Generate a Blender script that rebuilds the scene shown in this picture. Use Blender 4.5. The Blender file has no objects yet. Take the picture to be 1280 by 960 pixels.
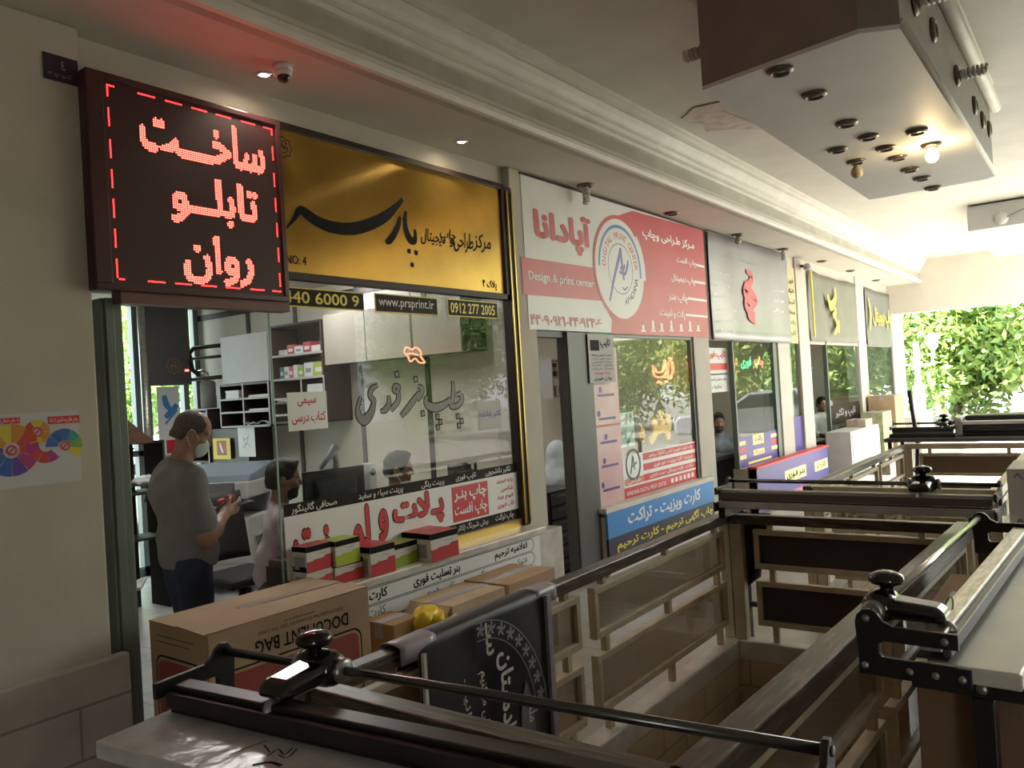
SKY, SUN, EXPO = 2.7, 22.0, 1.55
import bpy, bmesh, math, random
import numpy as np
from mathutils import Vector, Matrix
random.seed(7); rng = np.random.default_rng(11)
SC = bpy.context.scene
COL = SC.collection
# ---------------------------------------------------------------- camera
F = 1015.0; EYE = 1.65
def nv(v):
    v = np.array(v, float); return v / np.linalg.norm(v)
_dx = nv(((1385-640)/F, -(445-480)/F, -1.0))
_up = nv((-.06, 1, (-.06*_dx[0]+_dx[1])/-_dx[2]))
_up = nv(_up-_dx*np.dot(_up, _dx))
RC = np.stack([_dx, np.cross(_up, _dx), _up])      # world = RC @ camera axes
ORG = np.array([0, 0, EYE])
def ray(u, v): return RC @ nv(((u-640)/F, -(v-480)/F, -1.0))
def at_x(u, v, x): r = ray(u, v); return ORG+r*(x/r[0])
def at_y(u, v, y): r = ray(u, v); return ORG+r*(y/r[1])
def at_z(u, v, z): r = ray(u, v); return ORG+r*((z-EYE)/r[2])
cam_d = bpy.data.cameras.new('camera'); cam = bpy.data.objects.new('camera', cam_d); COL.objects.link(cam)
cam_d.sensor_width = 36.0; cam_d.lens = F/1280*36.0; cam_d.clip_start = .02; cam_d.clip_end = 300
M4 = Matrix.Identity(4)
for i in range(3):
    for j in range(3): M4[i][j] = RC[i][j]
M4[2][3] = EYE
cam.matrix_world = M4
SC.camera = cam
# ---------------------------------------------------------------- materials
def mat(name, col, rough=.6, metal=0.0, var=0.0, scale=6.0, bump=0.0, bscale=None, col2=None, emit=None, estr=0.0, spec=None, coat=0.0, transl=0.0, stretch=None, detail=4.0, ramp=(.35, .7)):
    m = bpy.data.materials.new(name); m.use_nodes = True
    nt = m.node_tree; b = nt.nodes['Principled BSDF']
    c = (*col, 1.0)
    b.inputs['Base Color'].default_value = c
    b.inputs['Roughness'].default_value = rough
    b.inputs['Metallic'].default_value = metal
    if spec is not None: b.inputs['Specular IOR Level'].default_value = spec
    if coat: b.inputs['Coat Weight'].default_value = coat
    if emit is not None:
        b.inputs['Emission Color'].default_value = (*emit, 1.0); b.inputs['Emission Strength'].default_value = estr
    if var or col2 or bump:
        tc = nt.nodes.new('ShaderNodeTexCoord'); src = tc.outputs['Object']
        if stretch:
            mp = nt.nodes.new('ShaderNodeMapping'); mp.inputs['Scale'].default_value = stretch
            nt.links.new(src, mp.inputs[0]); src = mp.outputs[0]
        n = nt.nodes.new('ShaderNodeTexNoise'); n.inputs['Scale'].default_value = scale; n.inputs['Detail'].default_value = detail
        nt.links.new(src, n.inputs['Vector'])
        if var or col2:
            r = nt.nodes.new('ShaderNodeValToRGB')
            r.color_ramp.elements[0].position = ramp[0]; r.color_ramp.elements[1].position = ramp[1]
            if col2:
                r.color_ramp.elements[0].color = c; r.color_ramp.elements[1].color = (*col2, 1)
            else:
                r.color_ramp.elements[0].color = tuple(max(0, x*(1-var)) for x in col)+(1,)
                r.color_ramp.elements[1].color = tuple(min(1, x*(1+var)) for x in col)+(1,)
            nt.links.new(n.outputs['Fac'], r.inputs[0]); nt.links.new(r.outputs[0], b.inputs['Base Color'])
        if bump:
            n2 = n
            if bscale:
                n2 = nt.nodes.new('ShaderNodeTexNoise'); n2.inputs['Scale'].default_value = bscale; n2.inputs['Detail'].default_value = 3
                nt.links.new(src, n2.inputs['Vector'])
            bp = nt.nodes.new('ShaderNodeBump'); bp.inputs['Strength'].default_value = bump; bp.inputs['Distance'].default_value = .01
            nt.links.new(n2.outputs['Fac'], bp.inputs['Height']); nt.links.new(bp.outputs[0], b.inputs['Normal'])
    if transl:
        out = nt.nodes['Material Output']; tr = nt.nodes.new('ShaderNodeBsdfTranslucent'); tr.inputs[0].default_value = c
        mx = nt.nodes.new('ShaderNodeMixShader'); mx.inputs[0].default_value = transl
        nt.links.new(b.outputs[0], mx.inputs[1]); nt.links.new(tr.outputs[0], mx.inputs[2]); nt.links.new(mx.outputs[0], out.inputs[0])
    return m
def glass(name, tint=(.93, .96, .95), refl=1.0, rough=0.0, haze=0.0, hazecol=(.8, .8, .8)):
    m = bpy.data.materials.new(name); m.use_nodes = True; nt = m.node_tree; nt.nodes.clear()
    out = nt.nodes.new('ShaderNodeOutputMaterial'); t = nt.nodes.new('ShaderNodeBsdfTransparent'); t.inputs[0].default_value = (*tint, 1)
    g = nt.nodes.new('ShaderNodeBsdfGlossy'); g.inputs['Roughness'].default_value = rough
    fr = nt.nodes.new('ShaderNodeFresnel'); fr.inputs[0].default_value = 1.5
    ge = nt.nodes.new('ShaderNodeNewGeometry')
    inv = nt.nodes.new('ShaderNodeMath'); inv.operation = 'SUBTRACT'; inv.inputs[0].default_value = refl; nt.links.new(ge.outputs['Backfacing'], inv.inputs[1])
    cl = nt.nodes.new('ShaderNodeMath'); cl.operation = 'MULTIPLY'; cl.use_clamp = True
    nt.links.new(fr.outputs[0], cl.inputs[0]); nt.links.new(inv.outputs[0], cl.inputs[1])
    mx = nt.nodes.new('ShaderNodeMixShader'); nt.links.new(cl.outputs[0], mx.inputs[0])
    last = t.outputs[0]
    if haze:
        d = nt.nodes.new('ShaderNodeBsdfDiffuse'); d.inputs[0].default_value = (*hazecol, 1)
        m2 = nt.nodes.new('ShaderNodeMixShader'); m2.inputs[0].default_value = haze
        nt.links.new(last, m2.inputs[1]); nt.links.new(d.outputs[0], m2.inputs[2]); last = m2.outputs[0]
    nt.links.new(last, mx.inputs[1]); nt.links.new(g.outputs[0], mx.inputs[2]); nt.links.new(mx.outputs[0], out.inputs[0])
    return m
def brick_mat(name, c1, c2, mortar, sx, sy, mw=.012, rough=.5, plane='xy', var=True, off=.5):
    m = bpy.data.materials.new(name); m.use_nodes = True; nt = m.node_tree; b = nt.nodes['Principled BSDF']
    tc = nt.nodes.new('ShaderNodeTexCoord'); sp = nt.nodes.new('ShaderNodeSeparateXYZ'); nt.links.new(tc.outputs['Object'], sp.inputs[0])
    cb = nt.nodes.new('ShaderNodeCombineXYZ')
    for k, a in enumerate(plane): nt.links.new(sp.outputs['xyz'.index(a)], cb.inputs[k])
    br = nt.nodes.new('ShaderNodeTexBrick'); nt.links.new(cb.outputs[0], br.inputs['Vector'])
    br.inputs['Color1'].default_value = (*c1, 1); br.inputs['Color2'].default_value = (*c2, 1); br.inputs['Mortar'].default_value = (*mortar, 1)
    br.inputs['Scale'].default_value = 1.0; br.inputs['Brick Width'].default_value = sx; br.inputs['Row Height'].default_value = sy
    br.inputs['Mortar Size'].default_value = mw; br.offset = off
    n = nt.nodes.new('ShaderNodeTexNoise'); n.inputs['Scale'].default_value = 5; n.inputs['Detail'].default_value = 6; nt.links.new(tc.outputs['Object'], n.inputs['Vector'])
    mx = nt.nodes.new('ShaderNodeMixRGB'); mx.blend_type = 'OVERLAY'; mx.inputs[0].default_value = .35
    nt.links.new(br.outputs['Color'], mx.inputs[1]); nt.links.new(n.outputs['Fac'], mx.inputs[2]); nt.links.new(mx.outputs[0], b.inputs['Base Color'])
    b.inputs['Roughness'].default_value = rough
    return m
def attach(o, parent):                              # parts are modelled in place, then hung on their thing
    o.parent = parent; o.matrix_parent_inverse = parent.matrix_basis.inverted()
# ---------------------------------------------------------------- mesh builder
class MB:
    def __init__(s): s.v = []; s.f = []; s.mi = []; s.sm = []
    def add(s, vs, fs, mi=0, smooth=False):
        o = len(s.v); s.v.extend([tuple(map(float, p)) for p in vs])
        for f in fs: s.f.append(tuple(i+o for i in f)); s.mi.append(mi); s.sm.append(smooth)
        return s
    def box(s, a, b, mi=0):
        x0, y0, z0 = [min(p, q) for p, q in zip(a, b)]; x1, y1, z1 = [max(p, q) for p, q in zip(a, b)]
        v = [(x0,y0,z0),(x1,y0,z0),(x1,y1,z0),(x0,y1,z0),(x0,y0,z1),(x1,y0,z1),(x1,y1,z1),(x0,y1,z1)]
        return s.add(v, [(0,3,2,1),(4,5,6,7),(0,1,5,4),(1,2,6,5),(2,3,7,6),(3,0,4,7)], mi)
    def hexa(s, v, mi=0): return s.add(v, [(0,3,2,1),(4,5,6,7),(0,1,5,4),(1,2,6,5),(2,3,7,6),(3,0,4,7)], mi)
    def obox(s, c, ax, half, mi=0):
        c = np.array(c, float); X, Y, Z = [nv(a)*h for a, h in zip(ax, half)]
        v = [c-X-Y-Z, c+X-Y-Z, c+X+Y-Z, c-X+Y-Z, c-X-Y+Z, c+X-Y+Z, c+X+Y+Z, c-X+Y+Z]
        return s.hexa(v, mi)
    def bar(s, p0, p1, w, h, mi=0, up=(0,0,1)):
        p0 = np.array(p0, float); p1 = np.array(p1, float); d = p1-p0; L = np.linalg.norm(d)
        sd = np.cross(up, d); sd = nv(sd) if np.linalg.norm(sd) > 1e-6 else np.array([1.,0,0])
        u = nv(np.cross(d, sd))
        return s.obox((p0+p1)/2, (d, sd, u), (L/2, w/2, h/2), mi)
    def tube(s, pts, r, n=10, mi=0, closed=False, cap=True):
        pts = [np.array(p, float) for p in pts]; rs = r if hasattr(r, '__len__') else [r]*len(pts)
        N = len(pts); prev = None; rings = []
        for i, p in enumerate(pts):
            if closed: t = nv(pts[(i+1) % N]-pts[i-1])
            elif i == 0: t = nv(pts[1]-p)
            elif i == N-1: t = nv(p-pts[i-1])
            else: t = nv(nv(pts[i+1]-p)+nv(p-pts[i-1]))
            if prev is None:
                a = np.cross(t, (0,0,1));  a = np.cross(t, (1,0,0)) if np.linalg.norm(a) < .1 else a
            else: a = prev-t*np.dot(prev, t)
            a = nv(a); prev = a; b = np.cross(t, a)
            rings.append([p+rs[i]*(a*math.cos(2*math.pi*k/n)+b*math.sin(2*math.pi*k/n)) for k in range(n)])
        v = [q for rg in rings for q in rg]; f = []
        for i in range(N if closed else N-1):
            j = (i+1) % N
            for k in range(n): f.append((i*n+k, i*n+(k+1) % n, j*n+(k+1) % n, j*n+k))
        if cap and not closed: f += [tuple(range(n))[::-1], tuple((N-1)*n+k for k in range(n))]
        return s.add(v, f, mi, True)
    def lathe(s, c, prof, ax=(0,0,1), n=20, mi=0):      # prof: (radius, height)
        c = np.array(c, float); ax = nv(ax); a = np.cross(ax, (0,1,0)); a = np.cross(ax, (1,0,0)) if np.linalg.norm(a) < .1 else a
        a = nv(a); b = np.cross(ax, a); v = []; f = []
        for r, h in prof:
            for k in range(n): t = 2*math.pi*k/n; v.append(c+ax*h+max(r, 1e-4)*(a*math.cos(t)+b*math.sin(t)))
        for i in range(len(prof)-1):
            for k in range(n): f.append((i*n+k, i*n+(k+1) % n, (i+1)*n+(k+1) % n, (i+1)*n+k))
        f += [tuple(range(n))[::-1], tuple((len(prof)-1)*n+k for k in range(n))]
        return s.add(v, f, mi, True)
    def prism(s, poly, O, U, V, N, d0, d1, mi=0):       # polygon (u,v) in a frame, extruded along N
        O, U, V, N = [np.array(q, float) for q in (O, U, V, N)]; n = len(poly)
        v = [O+U*p[0]+V*p[1]+N*d0 for p in poly]+[O+U*p[0]+V*p[1]+N*d1 for p in poly]
        f = [tuple(range(n))[::-1], tuple(range(n, 2*n))]+[(i, (i+1) % n, n+(i+1) % n, n+i) for i in range(n)]
        return s.add(v, f, mi)
    def grid(s, P, mi=0, smooth=True, thick=0.0):       # P[i][j] 3D points
        P = np.array(P, float); a, b = P.shape[:2]
        v = P.reshape(-1, 3); f = [(i*b+j, i*b+j+1, (i+1)*b+j+1, (i+1)*b+j) for i in range(a-1) for j in range(b-1)]
        return s.add(v, f, mi, smooth)
    def build(s, name, m, parent=None, bevel=0.0, seg=2, flip=False, sol=0.0):
        me = bpy.data.meshes.new(name); me.from_pydata(s.v, [], s.f)
        for q in (m if isinstance(m, (list, tuple)) else [m]): me.materials.append(q)
        me.polygons.foreach_set('material_index', s.mi); me.polygons.foreach_set('use_smooth', s.sm)
        bm = bmesh.new(); bm.from_mesh(me); bmesh.ops.recalc_face_normals(bm, faces=bm.faces); bm.to_mesh(me); bm.free(); me.update()
        o = bpy.data.objects.new(name, me); COL.objects.link(o)
        if parent is not None: attach(o, parent)
        else:
            c = np.array(s.v); b = (c.min(0)+c.max(0))/2; b[2] = c[:, 2].min(); me.transform(Matrix.Translation(Vector(-b))); o.location = b
        if sol:
            q = o.modifiers.new('solid', 'SOLIDIFY'); q.thickness = sol; q.offset = 0
        if bevel:
            q = o.modifiers.new('bevel', 'BEVEL'); q.width = bevel; q.segments = seg; q.limit_method = 'ANGLE'; q.angle_limit = math.radians(40)
        return o
def thing(name, label, cat, loc=(0,0,0), rz=0.0, group=None):
    o = bpy.data.objects.new(name, None); COL.objects.link(o); o.empty_display_size = .05
    o.location = loc; o.rotation_euler = (0, 0, rz); o['label'] = label; o['category'] = cat
    if group: o['group'] = group
    return o
def tag(o, label, cat, group=None, kind=None):
    if label: o['label'] = label
    if cat: o['category'] = cat
    if group: o['group'] = group
    if kind: o['kind'] = kind
    return o
def struct(o): o['kind'] = 'structure'; return o
def dup(root, loc=None, rot=None, label=None, group=None):
    r = root.copy(); COL.objects.link(r)
    if loc is not None: r.location = loc
    if rot is not None: r.rotation_euler = rot
    if label: r['label'] = label
    if group: r['group'] = group
    for ch in list(root.children):
        c = ch.copy(); COL.objects.link(c); c.parent = r
        for g in list(ch.children):
            d = g.copy(); COL.objects.link(d); d.parent = c
    return r
# ---------------------------------------------------------------- Persian lettering
_FORMS = {'ا':(0xFE8D,2),'آ':(0xFE81,2),'ب':(0xFE8F,4),'پ':(0xFB56,4),'ت':(0xFE95,4),'ث':(0xFE99,4),'ج':(0xFE9D,4),'چ':(0xFB7A,4),'ح':(0xFEA1,4),'خ':(0xFEA5,4),
 'د':(0xFEA9,2),'ذ':(0xFEAB,2),'ر':(0xFEAD,2),'ز':(0xFEAF,2),'ژ':(0xFB8A,2),'س':(0xFEB1,4),'ش':(0xFEB5,4),'ص':(0xFEB9,4),'ض':(0xFEBD,4),'ط':(0xFEC1,4),'ظ':(0xFEC5,4),
 'ع':(0xFEC9,4),'غ':(0xFECD,4),'ف':(0xFED1,4),'ق':(0xFED5,4),'ک':(0xFB8E,4),'گ':(0xFB92,4),'ل':(0xFEDD,4),'م':(0xFEE1,4),'ن':(0xFEE5,4),'ه':(0xFEE9,4),'و':(0xFEED,2),'ی':(0xFBFC,4),'ئ':(0xFE89,4)}
TAT = 'ـ'
def shape(s):
    if not any(c in _FORMS for c in s): return s
    out = []; i = 0; n = len(s)
    def joins_next(c): return c == TAT or (c in _FORMS and _FORMS[c][1] == 4)
    def joinable(c): return c == TAT or c in _FORMS
    while i < n:
        c = s[i]
        pv = i > 0 and joins_next(s[i-1])
        if c == 'ل' and i+1 < n and s[i+1] == 'ا':
            out.append(chr(0xFEFC if pv else 0xFEFB)); i += 2; continue
        if c in _FORMS:
            b, k = _FORMS[c]; nx = i+1 < n and k == 4 and joinable(s[i+1])
            off = (3 if pv and nx else 1 if pv else 2 if nx else 0)
            if k == 2: off = 1 if pv else 0
            out.append(chr(b+off))
        elif c == '(': out.append(')')
        elif c == ')': out.append('(')
        else: out.append(c)
        i += 1
    # reverse, keeping digit and Latin runs left to right
    res = []; run = []
    for c in out:
        if c.isdigit() or (c.isascii() and c.isalpha()): run.append(c)
        else:
            if run: res.append(''.join(run)); run = []
            res.append(c)
    if run: res.append(''.join(run))
    return ''.join(reversed(res))
_tc = {}
def glyphs(s, bold=0.0, shear=0.0, space=1.0):
    key = (s, bold, shear, space)
    if key in _tc: return _tc[key]
    cu = bpy.data.curves.new('text', 'FONT'); cu.body = shape(s); cu.size = 1; cu.shear = shear; cu.space_character = space
    cu.resolution_u = 3 if len(s) < 12 else 2
    ob = bpy.data.objects.new('text', cu); COL.objects.link(ob); bpy.context.view_layer.update()
    me = bpy.data.meshes.new_from_object(ob.evaluated_get(bpy.context.evaluated_depsgraph_get()))
    V = np.array([v.co[:2] for v in me.vertices]).reshape(-1, 2); Fs = [tuple(p.vertices) for p in me.polygons]
    bpy.data.objects.remove(ob); bpy.data.curves.remove(cu); bpy.data.meshes.remove(me)
    lay = np.zeros(len(V))
    if bold >= .008:                                # heavier stroke: the outline stamped round a small circle
        n = 8 if bold > .025 else 5; m = len(V); F0 = Fs; V0 = V
        offs = [(bold*math.cos(2*math.pi*k/n), bold*math.sin(2*math.pi*k/n)) for k in range(n)]
        if bold > .05: offs += [(.5*a, .5*b) for a, b in offs]
        V = np.concatenate([V0]+[V0+np.array(o) for o in offs]); Fs = [tuple(i+m*q for i in f) for q in range(len(offs)+1) for f in F0]; lay = np.repeat(np.arange(len(offs)+1), m)*3e-5
    mn = V.min(0); mx = V.max(0)
    _tc[key] = (np.column_stack([(V-mn)/(mx-mn), lay]), Fs, (mx-mn)); return _tc[key]
class Plane:                                        # a flat surface: origin, right, up, outward
    def __init__(s, O, U, V): s.O = np.array(O, float); s.U = nv(U); s.V = nv(V); s.N = np.cross(s.U, s.V)
    def p(s, u, v, n=0.0): return s.O+s.U*u+s.V*v+s.N*n
    def px(s, u, v):                                # where the view through a pixel meets the surface
        r = ray(u, v); t = np.dot(s.O-ORG, s.N)/np.dot(r, s.N); q = ORG+r*t-s.O
        return float(np.dot(q, s.U)), float(np.dot(q, s.V))
def face_y(y): return Plane((0, y, 0), (1,0,0), (0,0,1))     # faces the walkway (-y)
def text_box(mb, pl, s, box, n=.002, bold=0.0, mi=0, shear=0.0, rot=0.0, keep=False, dep=.0012):
    V, Fs, ext = glyphs(s, bold, shear)
    u0, v0, u1, v1 = box
    w, h = u1-u0, v1-v0
    if keep:
        k = min(w/ext[0], h/ext[1]); cw, ch = ext[0]*k, ext[1]*k
        u0 += (w-cw)/2; v0 += (h-ch)/2; w, h = cw, ch
    Q = V[:, :2]*[w, h]+[u0, v0]
    if rot:
        c = np.array([u0+w/2, v0+h/2]); cr, sr = math.cos(rot), math.sin(rot); Q = (Q-c)@np.array([[cr, sr], [-sr, cr]])+c
    mb.add([pl.p(q[0], q[1], n+dep+e) for q, e in zip(Q, V[:, 2])], Fs, mi)
    return mb
def text_px(mb, pl, s, tl, br, **k):                # box from its top-left and bottom-right seen on the surface
    a = pl.px(*tl); b = pl.px(*br)
    return text_box(mb, pl, s, (a[0], b[1], b[0], a[1]), **k)
def rect_px(mb, pl, tl, br, n0=0.0, n1=.002, mi=0):
    a = pl.px(*tl); b = pl.px(*br)
    return slab(mb, pl, a[0], b[1], b[0], a[1], n0, n1, mi)
def slab(mb, pl, u0, v0, u1, v1, n0=0.0, n1=.002, mi=0):
    return mb.hexa([pl.p(u0,v0,n0), pl.p(u1,v0,n0), pl.p(u1,v1,n0), pl.p(u0,v1,n0), pl.p(u0,v0,n1), pl.p(u1,v0,n1), pl.p(u1,v1,n1), pl.p(u0,v1,n1)], mi)
def poly_px(mb, pl, pts, n0=0.0, n1=.002, mi=0):
    return mb.prism([pl.px(*p) for p in pts], pl.O, pl.U, pl.V, pl.N, n0, n1, mi)
_lay = [0]
def lift():                                         # printed strokes lie one over another, a hair apart
    _lay[0] = (_lay[0]+1) % 24; return _lay[0]*2.5e-5
def smooth_path(pts, k=6):
    P = np.array(pts, float); P = np.vstack([2*P[0]-P[1], P, 2*P[-1]-P[-2]]); out = []
    for i in range(1, len(P)-2):
        for t in np.arange(k)/k:
            a, b, c, d = P[i-1], P[i], P[i+1], P[i+2]
            out.append(.5*((2*b)+(c-a)*t+(2*a-5*b+4*c-d)*t*t+(-a+3*b-3*c+d)*t**3))
    out.append(P[-2]); return np.array(out)
def brush(mb, pl, pts, n=.002, mi=0, px=True, k=6, scale=1.0, dep=.0012):   # calligraphic stroke: (u, v, width)
    dep += lift()
    if px:
        Q = []
        for u, v, w in pts:
            a = pl.px(u, v); b = pl.px(u, v+w); Q.append((a[0], a[1], abs(b[1]-a[1])))
        pts = Q
    S = smooth_path(pts, k); T = np.gradient(S[:, :2], axis=0); T /= np.linalg.norm(T, axis=1)[:, None]+1e-9
    Nn = np.stack([-T[:, 1], T[:, 0]], 1); L = S[:, :2]+Nn*S[:, 2:3]/2; R = S[:, :2]-Nn*S[:, 2:3]/2
    m = len(S); v = [pl.p(q[0], q[1], n+dep) for q in L]+[pl.p(q[0], q[1], n+dep) for q in R]
    mb.add(v, [(i, i+1, m+i+1, m+i) for i in range(m-1)], mi); return mb
def disc(mb, pl, c, r0, r1, n=.002, mi=0, a0=0.0, a1=2*math.pi, seg=48, dep=.0012, ey=1.0):
    v = []; dep += lift()
    for i in range(seg+1):
        t = a0+(a1-a0)*i/seg
        for r in (r0, r1): v.append(pl.p(c[0]+r*math.cos(t), c[1]+ey*r*math.sin(t), n+dep))
    mb.add(v, [(2*i, 2*i+1, 2*i+3, 2*i+2) for i in range(seg)], mi); return mb
def dot(mb, pl, c, r, n=.002, mi=0, rot=0.785, dep=.0012):       # rhombic pen dot
    dep += lift()
    mb.add([pl.p(c[0]+r*math.cos(rot+k*math.pi/2), c[1]+r*math.sin(rot+k*math.pi/2), n+dep) for k in range(4)], [(0,1,2,3)], mi)
def arc_text(mb, pl, s, c, r, a0, a1, h, n=.002, mi=0, bold=.01, inside=False):
    m = len(s)
    for i, ch in enumerate(s):
        if ch == ' ': continue
        V, Fs, ext = glyphs(ch, bold); t = a0+(a1-a0)*(i+.5)/m
        hh = h*(ext[1]/.73); ww = h*ext[0]/.73
        Q = (V[:, :2]-.5)*[ww, hh]; rot = t+math.pi/2 if inside else t-math.pi/2
        cr, sr = math.cos(rot), math.sin(rot); Q = Q@np.array([[cr, sr], [-sr, cr]])+[c[0]+r*math.cos(t), c[1]+r*math.sin(t)]
        mb.add([pl.p(q[0], q[1], n+.0012+e) for q, e in zip(Q, V[:, 2])], Fs, mi)
# ---------------------------------------------------------------- organic bodies: smooth union of tapered limbs, meshed by surface nets
def _rotm(f, u):
    f = nv(f); u = np.array(u, float); l = nv(np.cross(u, f)); u = np.cross(f, l); return np.stack([f, l, u])   # rows
class Body:
    def __init__(s, k=.03): s.p = []; s.k = k
    def cap(s, a, b, ra, rb, k=None, op=1, mats=None): s.p.append(('c', np.array(a, float), np.array(b, float), ra, rb, k if k is not None else s.k, op)); return s
    def ell(s, c, r, R=None, k=None, op=1): s.p.append(('e', np.array(c, float), np.array(r, float), np.eye(3) if R is None else R, None, k if k is not None else s.k, op)); return s
    def cut(s, p, n): s.p.append(('h', np.array(p, float), nv(n), 0, 0, 0, -1)); return s
    def mesh(s, name, m, parent, res=.006, wob=0.0, wobf=40.0, smooth=2):
        lo = np.full(3, 1e9); hi = -lo
        for q in s.p:
            if q[6] < 0: continue
            if q[0] == 'c': R = max(q[3], q[4]); lo = np.minimum(lo, np.minimum(q[1], q[2])-R); hi = np.maximum(hi, np.maximum(q[1], q[2])+R)
            else: R = q[2].max(); lo = np.minimum(lo, q[1]-R); hi = np.maximum(hi, q[1]+R)
        lo -= .03; hi += .03; n = np.ceil((hi-lo)/res).astype(int)+1
        D = np.full(n, 1.0, np.float32)
        ax = [lo[i]+np.arange(n[i])*res for i in range(3)]
        for q in s.p:
            kind, k, op = q[0], max(q[5], 1e-4), q[6]
            if kind == 'h':
                X = (ax[0][:, None, None]-q[1][0])*q[2][0]+(ax[1][None, :, None]-q[1][1])*q[2][1]+(ax[2][None, None, :]-q[1][2])*q[2][2]
                D = np.maximum(D, X.astype(np.float32)); continue
            mg = k+res*3+.012
            if kind == 'c': R = max(q[3], q[4]); a = np.minimum(q[1], q[2])-R-mg; b = np.maximum(q[1], q[2])+R+mg
            else: R = q[2].max(); a = q[1]-R-mg; b = q[1]+R+mg
            i0 = np.maximum(0, np.floor((a-lo)/res).astype(int)); i1 = np.minimum(n, np.ceil((b-lo)/res).astype(int)+1)
            if (i1 <= i0).any(): continue
            X, Y, Z = np.meshgrid(*[ax[i][i0[i]:i1[i]] for i in range(3)], indexing='ij')
            P = np.stack([X, Y, Z], -1)
            if kind == 'c':
                d = q[2]-q[1]; L2 = max(np.dot(d, d), 1e-9); t = np.clip(((P-q[1])@d)/L2, 0, 1)
                d_ = np.linalg.norm(P-q[1]-t[..., None]*d, axis=-1)-(q[3]+(q[4]-q[3])*t)
            else:
                U = (P-q[1])@q[3].T; k0 = np.linalg.norm(U/q[2], axis=-1); k1 = np.linalg.norm(U/(q[2]**2), axis=-1)+1e-9; d_ = k0*(k0-1)/k1
            sl = tuple(slice(i0[i], i1[i]) for i in range(3)); O = D[sl]
            if op > 0:
                h = np.maximum(k-np.abs(O-d_), 0)/k; D[sl] = np.minimum(O, d_)-h*h*k*.25
            else:
                h = np.maximum(k-np.abs(O+d_), 0)/k; D[sl] = np.maximum(O, -d_)+h*h*k*.25
        if wob:
            X, Y, Z = np.meshgrid(*ax, indexing='ij'); w = wobf
            D += (wob*(np.sin(X*w+3*np.sin(Z*w*.31+Y*9))*np.sin(Z*w*.8+2*np.sin(Y*w*.4))+.6*np.sin((X-Y)*w*.6+Z*w*.9))).astype(np.float32)
        D[0], D[-1] = 1, 1; D[:, 0], D[:, -1] = 1, 1; D[:, :, 0], D[:, :, -1] = 1, 1
        V, Q = nets(D, lo, res)
        me = bpy.data.meshes.new(name); me.from_pydata(V.tolist(), [], Q.tolist()); me.materials.append(m)
        me.polygons.foreach_set('use_smooth', [True]*len(me.polygons)); me.update()
        o = bpy.data.objects.new(name, me); COL.objects.link(o); attach(o, parent)
        if smooth: sm = o.modifiers.new('smooth', 'SMOOTH'); sm.factor = .5; sm.iterations = smooth
        return o
def nets(D, lo, res):
    neg = D < 0; n = np.array(D.shape)-1
    cnt = np.zeros(n, int); acc = np.zeros(tuple(n)+(3,))
    cs = [(a, b, c) for a in (0, 1) for b in (0, 1) for c in (0, 1)]
    def sub(A, c): return A[c[0]:n[0]+c[0], c[1]:n[1]+c[1], c[2]:n[2]+c[2]]
    for i, p in enumerate(cs):
        for q in cs[i+1:]:
            if sum(abs(p[k]-q[k]) for k in range(3)) != 1: continue
            x = sub(neg, p) != sub(neg, q)
            dp, dq = sub(D, p)[x], sub(D, q)[x]; t = dp/(dp-dq)
            acc[x] += np.array(p)+t[:, None]*(np.array(q)-np.array(p)); cnt[x] += 1
    act = cnt > 0; idx = -np.ones(n, int); idx[act] = np.arange(act.sum())
    I = np.argwhere(act); V = lo+(I+acc[act]/cnt[act][:, None])*res
    Q = []
    for d in range(3):
        e = [0, 0, 0]; e[d] = 1; u, w = (d+1) % 3, (d+2) % 3
        A = neg[tuple(slice(0, neg.shape[k]-e[k]) for k in range(3))]; B = neg[tuple(slice(e[k], None) for k in range(3))]
        for fl, E in ((0, np.argwhere(A & ~B)), (1, np.argwhere(~A & B))):
            E = E[(E[:, u] > 0) & (E[:, w] > 0)]
            E = E[(E[:, u] < n[u]) & (E[:, w] < n[w]) & (E[:, d] < n[d])]
            if not len(E): continue
            uu = np.zeros(3, int); uu[u] = 1; ww = np.zeros(3, int); ww[w] = 1
            q = [idx[tuple((E-a*uu-b*ww).T)] for a, b in ((1, 1), (0, 1), (0, 0), (1, 0))]
            q = np.stack(q if fl == 0 else q[::-1], 1); Q.append(q[(q >= 0).all(1)])
    return V, np.concatenate(Q)
# ---------------------------------------------------------------- palette
m_plaster = mat('plaster_wall', (.47, .43, .365), .75, var=.06, scale=3, bump=.15, bscale=25)
m_soffit = mat('plaster_ceiling', (.54, .505, .435), .7, var=.05, scale=2, bump=.1, bscale=20)
m_upper = mat('painted_upper_ceiling', (.56, .54, .47), .6, var=.06, scale=2.5, bump=.1, bscale=15)
m_beam = mat('beam_paint', (.40, .375, .31), .7, var=.12, scale=3)
m_mould = mat('moulding_paint', (.62, .59, .52), .5, var=.06, scale=4)
m_stone = brick_mat('stone_cladding', (.40, .38, .34), (.37, .35, .31), (.22, .21, .19), .9, .22, .006, .6, 'xz')
m_marble = mat('marble_ledge', (.62, .60, .55), .3, col2=(.45, .43, .39), scale=7, detail=8)
m_floor = brick_mat('floor_tiles', (.42, .40, .37), (.38, .365, .34), (.27, .26, .24), .6, .6, .006, .28, 'xy', off=0)
m_shopfloor = brick_mat('shop_floor_tiles', (.50, .50, .50), (.46, .46, .46), (.3, .3, .3), .6, .6, .006, .3, 'xy', off=0)
m_tile = brick_mat('stairwell_tiles', (.55, .44, .31), (.48, .39, .275), (.3, .25, .18), .5, .25, .006, .5, 'xz')
m_tile2 = brick_mat('stairwell_tiles_side', (.55, .44, .31), (.48, .39, .275), (.3, .25, .18), .5, .25, .006, .5, 'yz')
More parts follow.
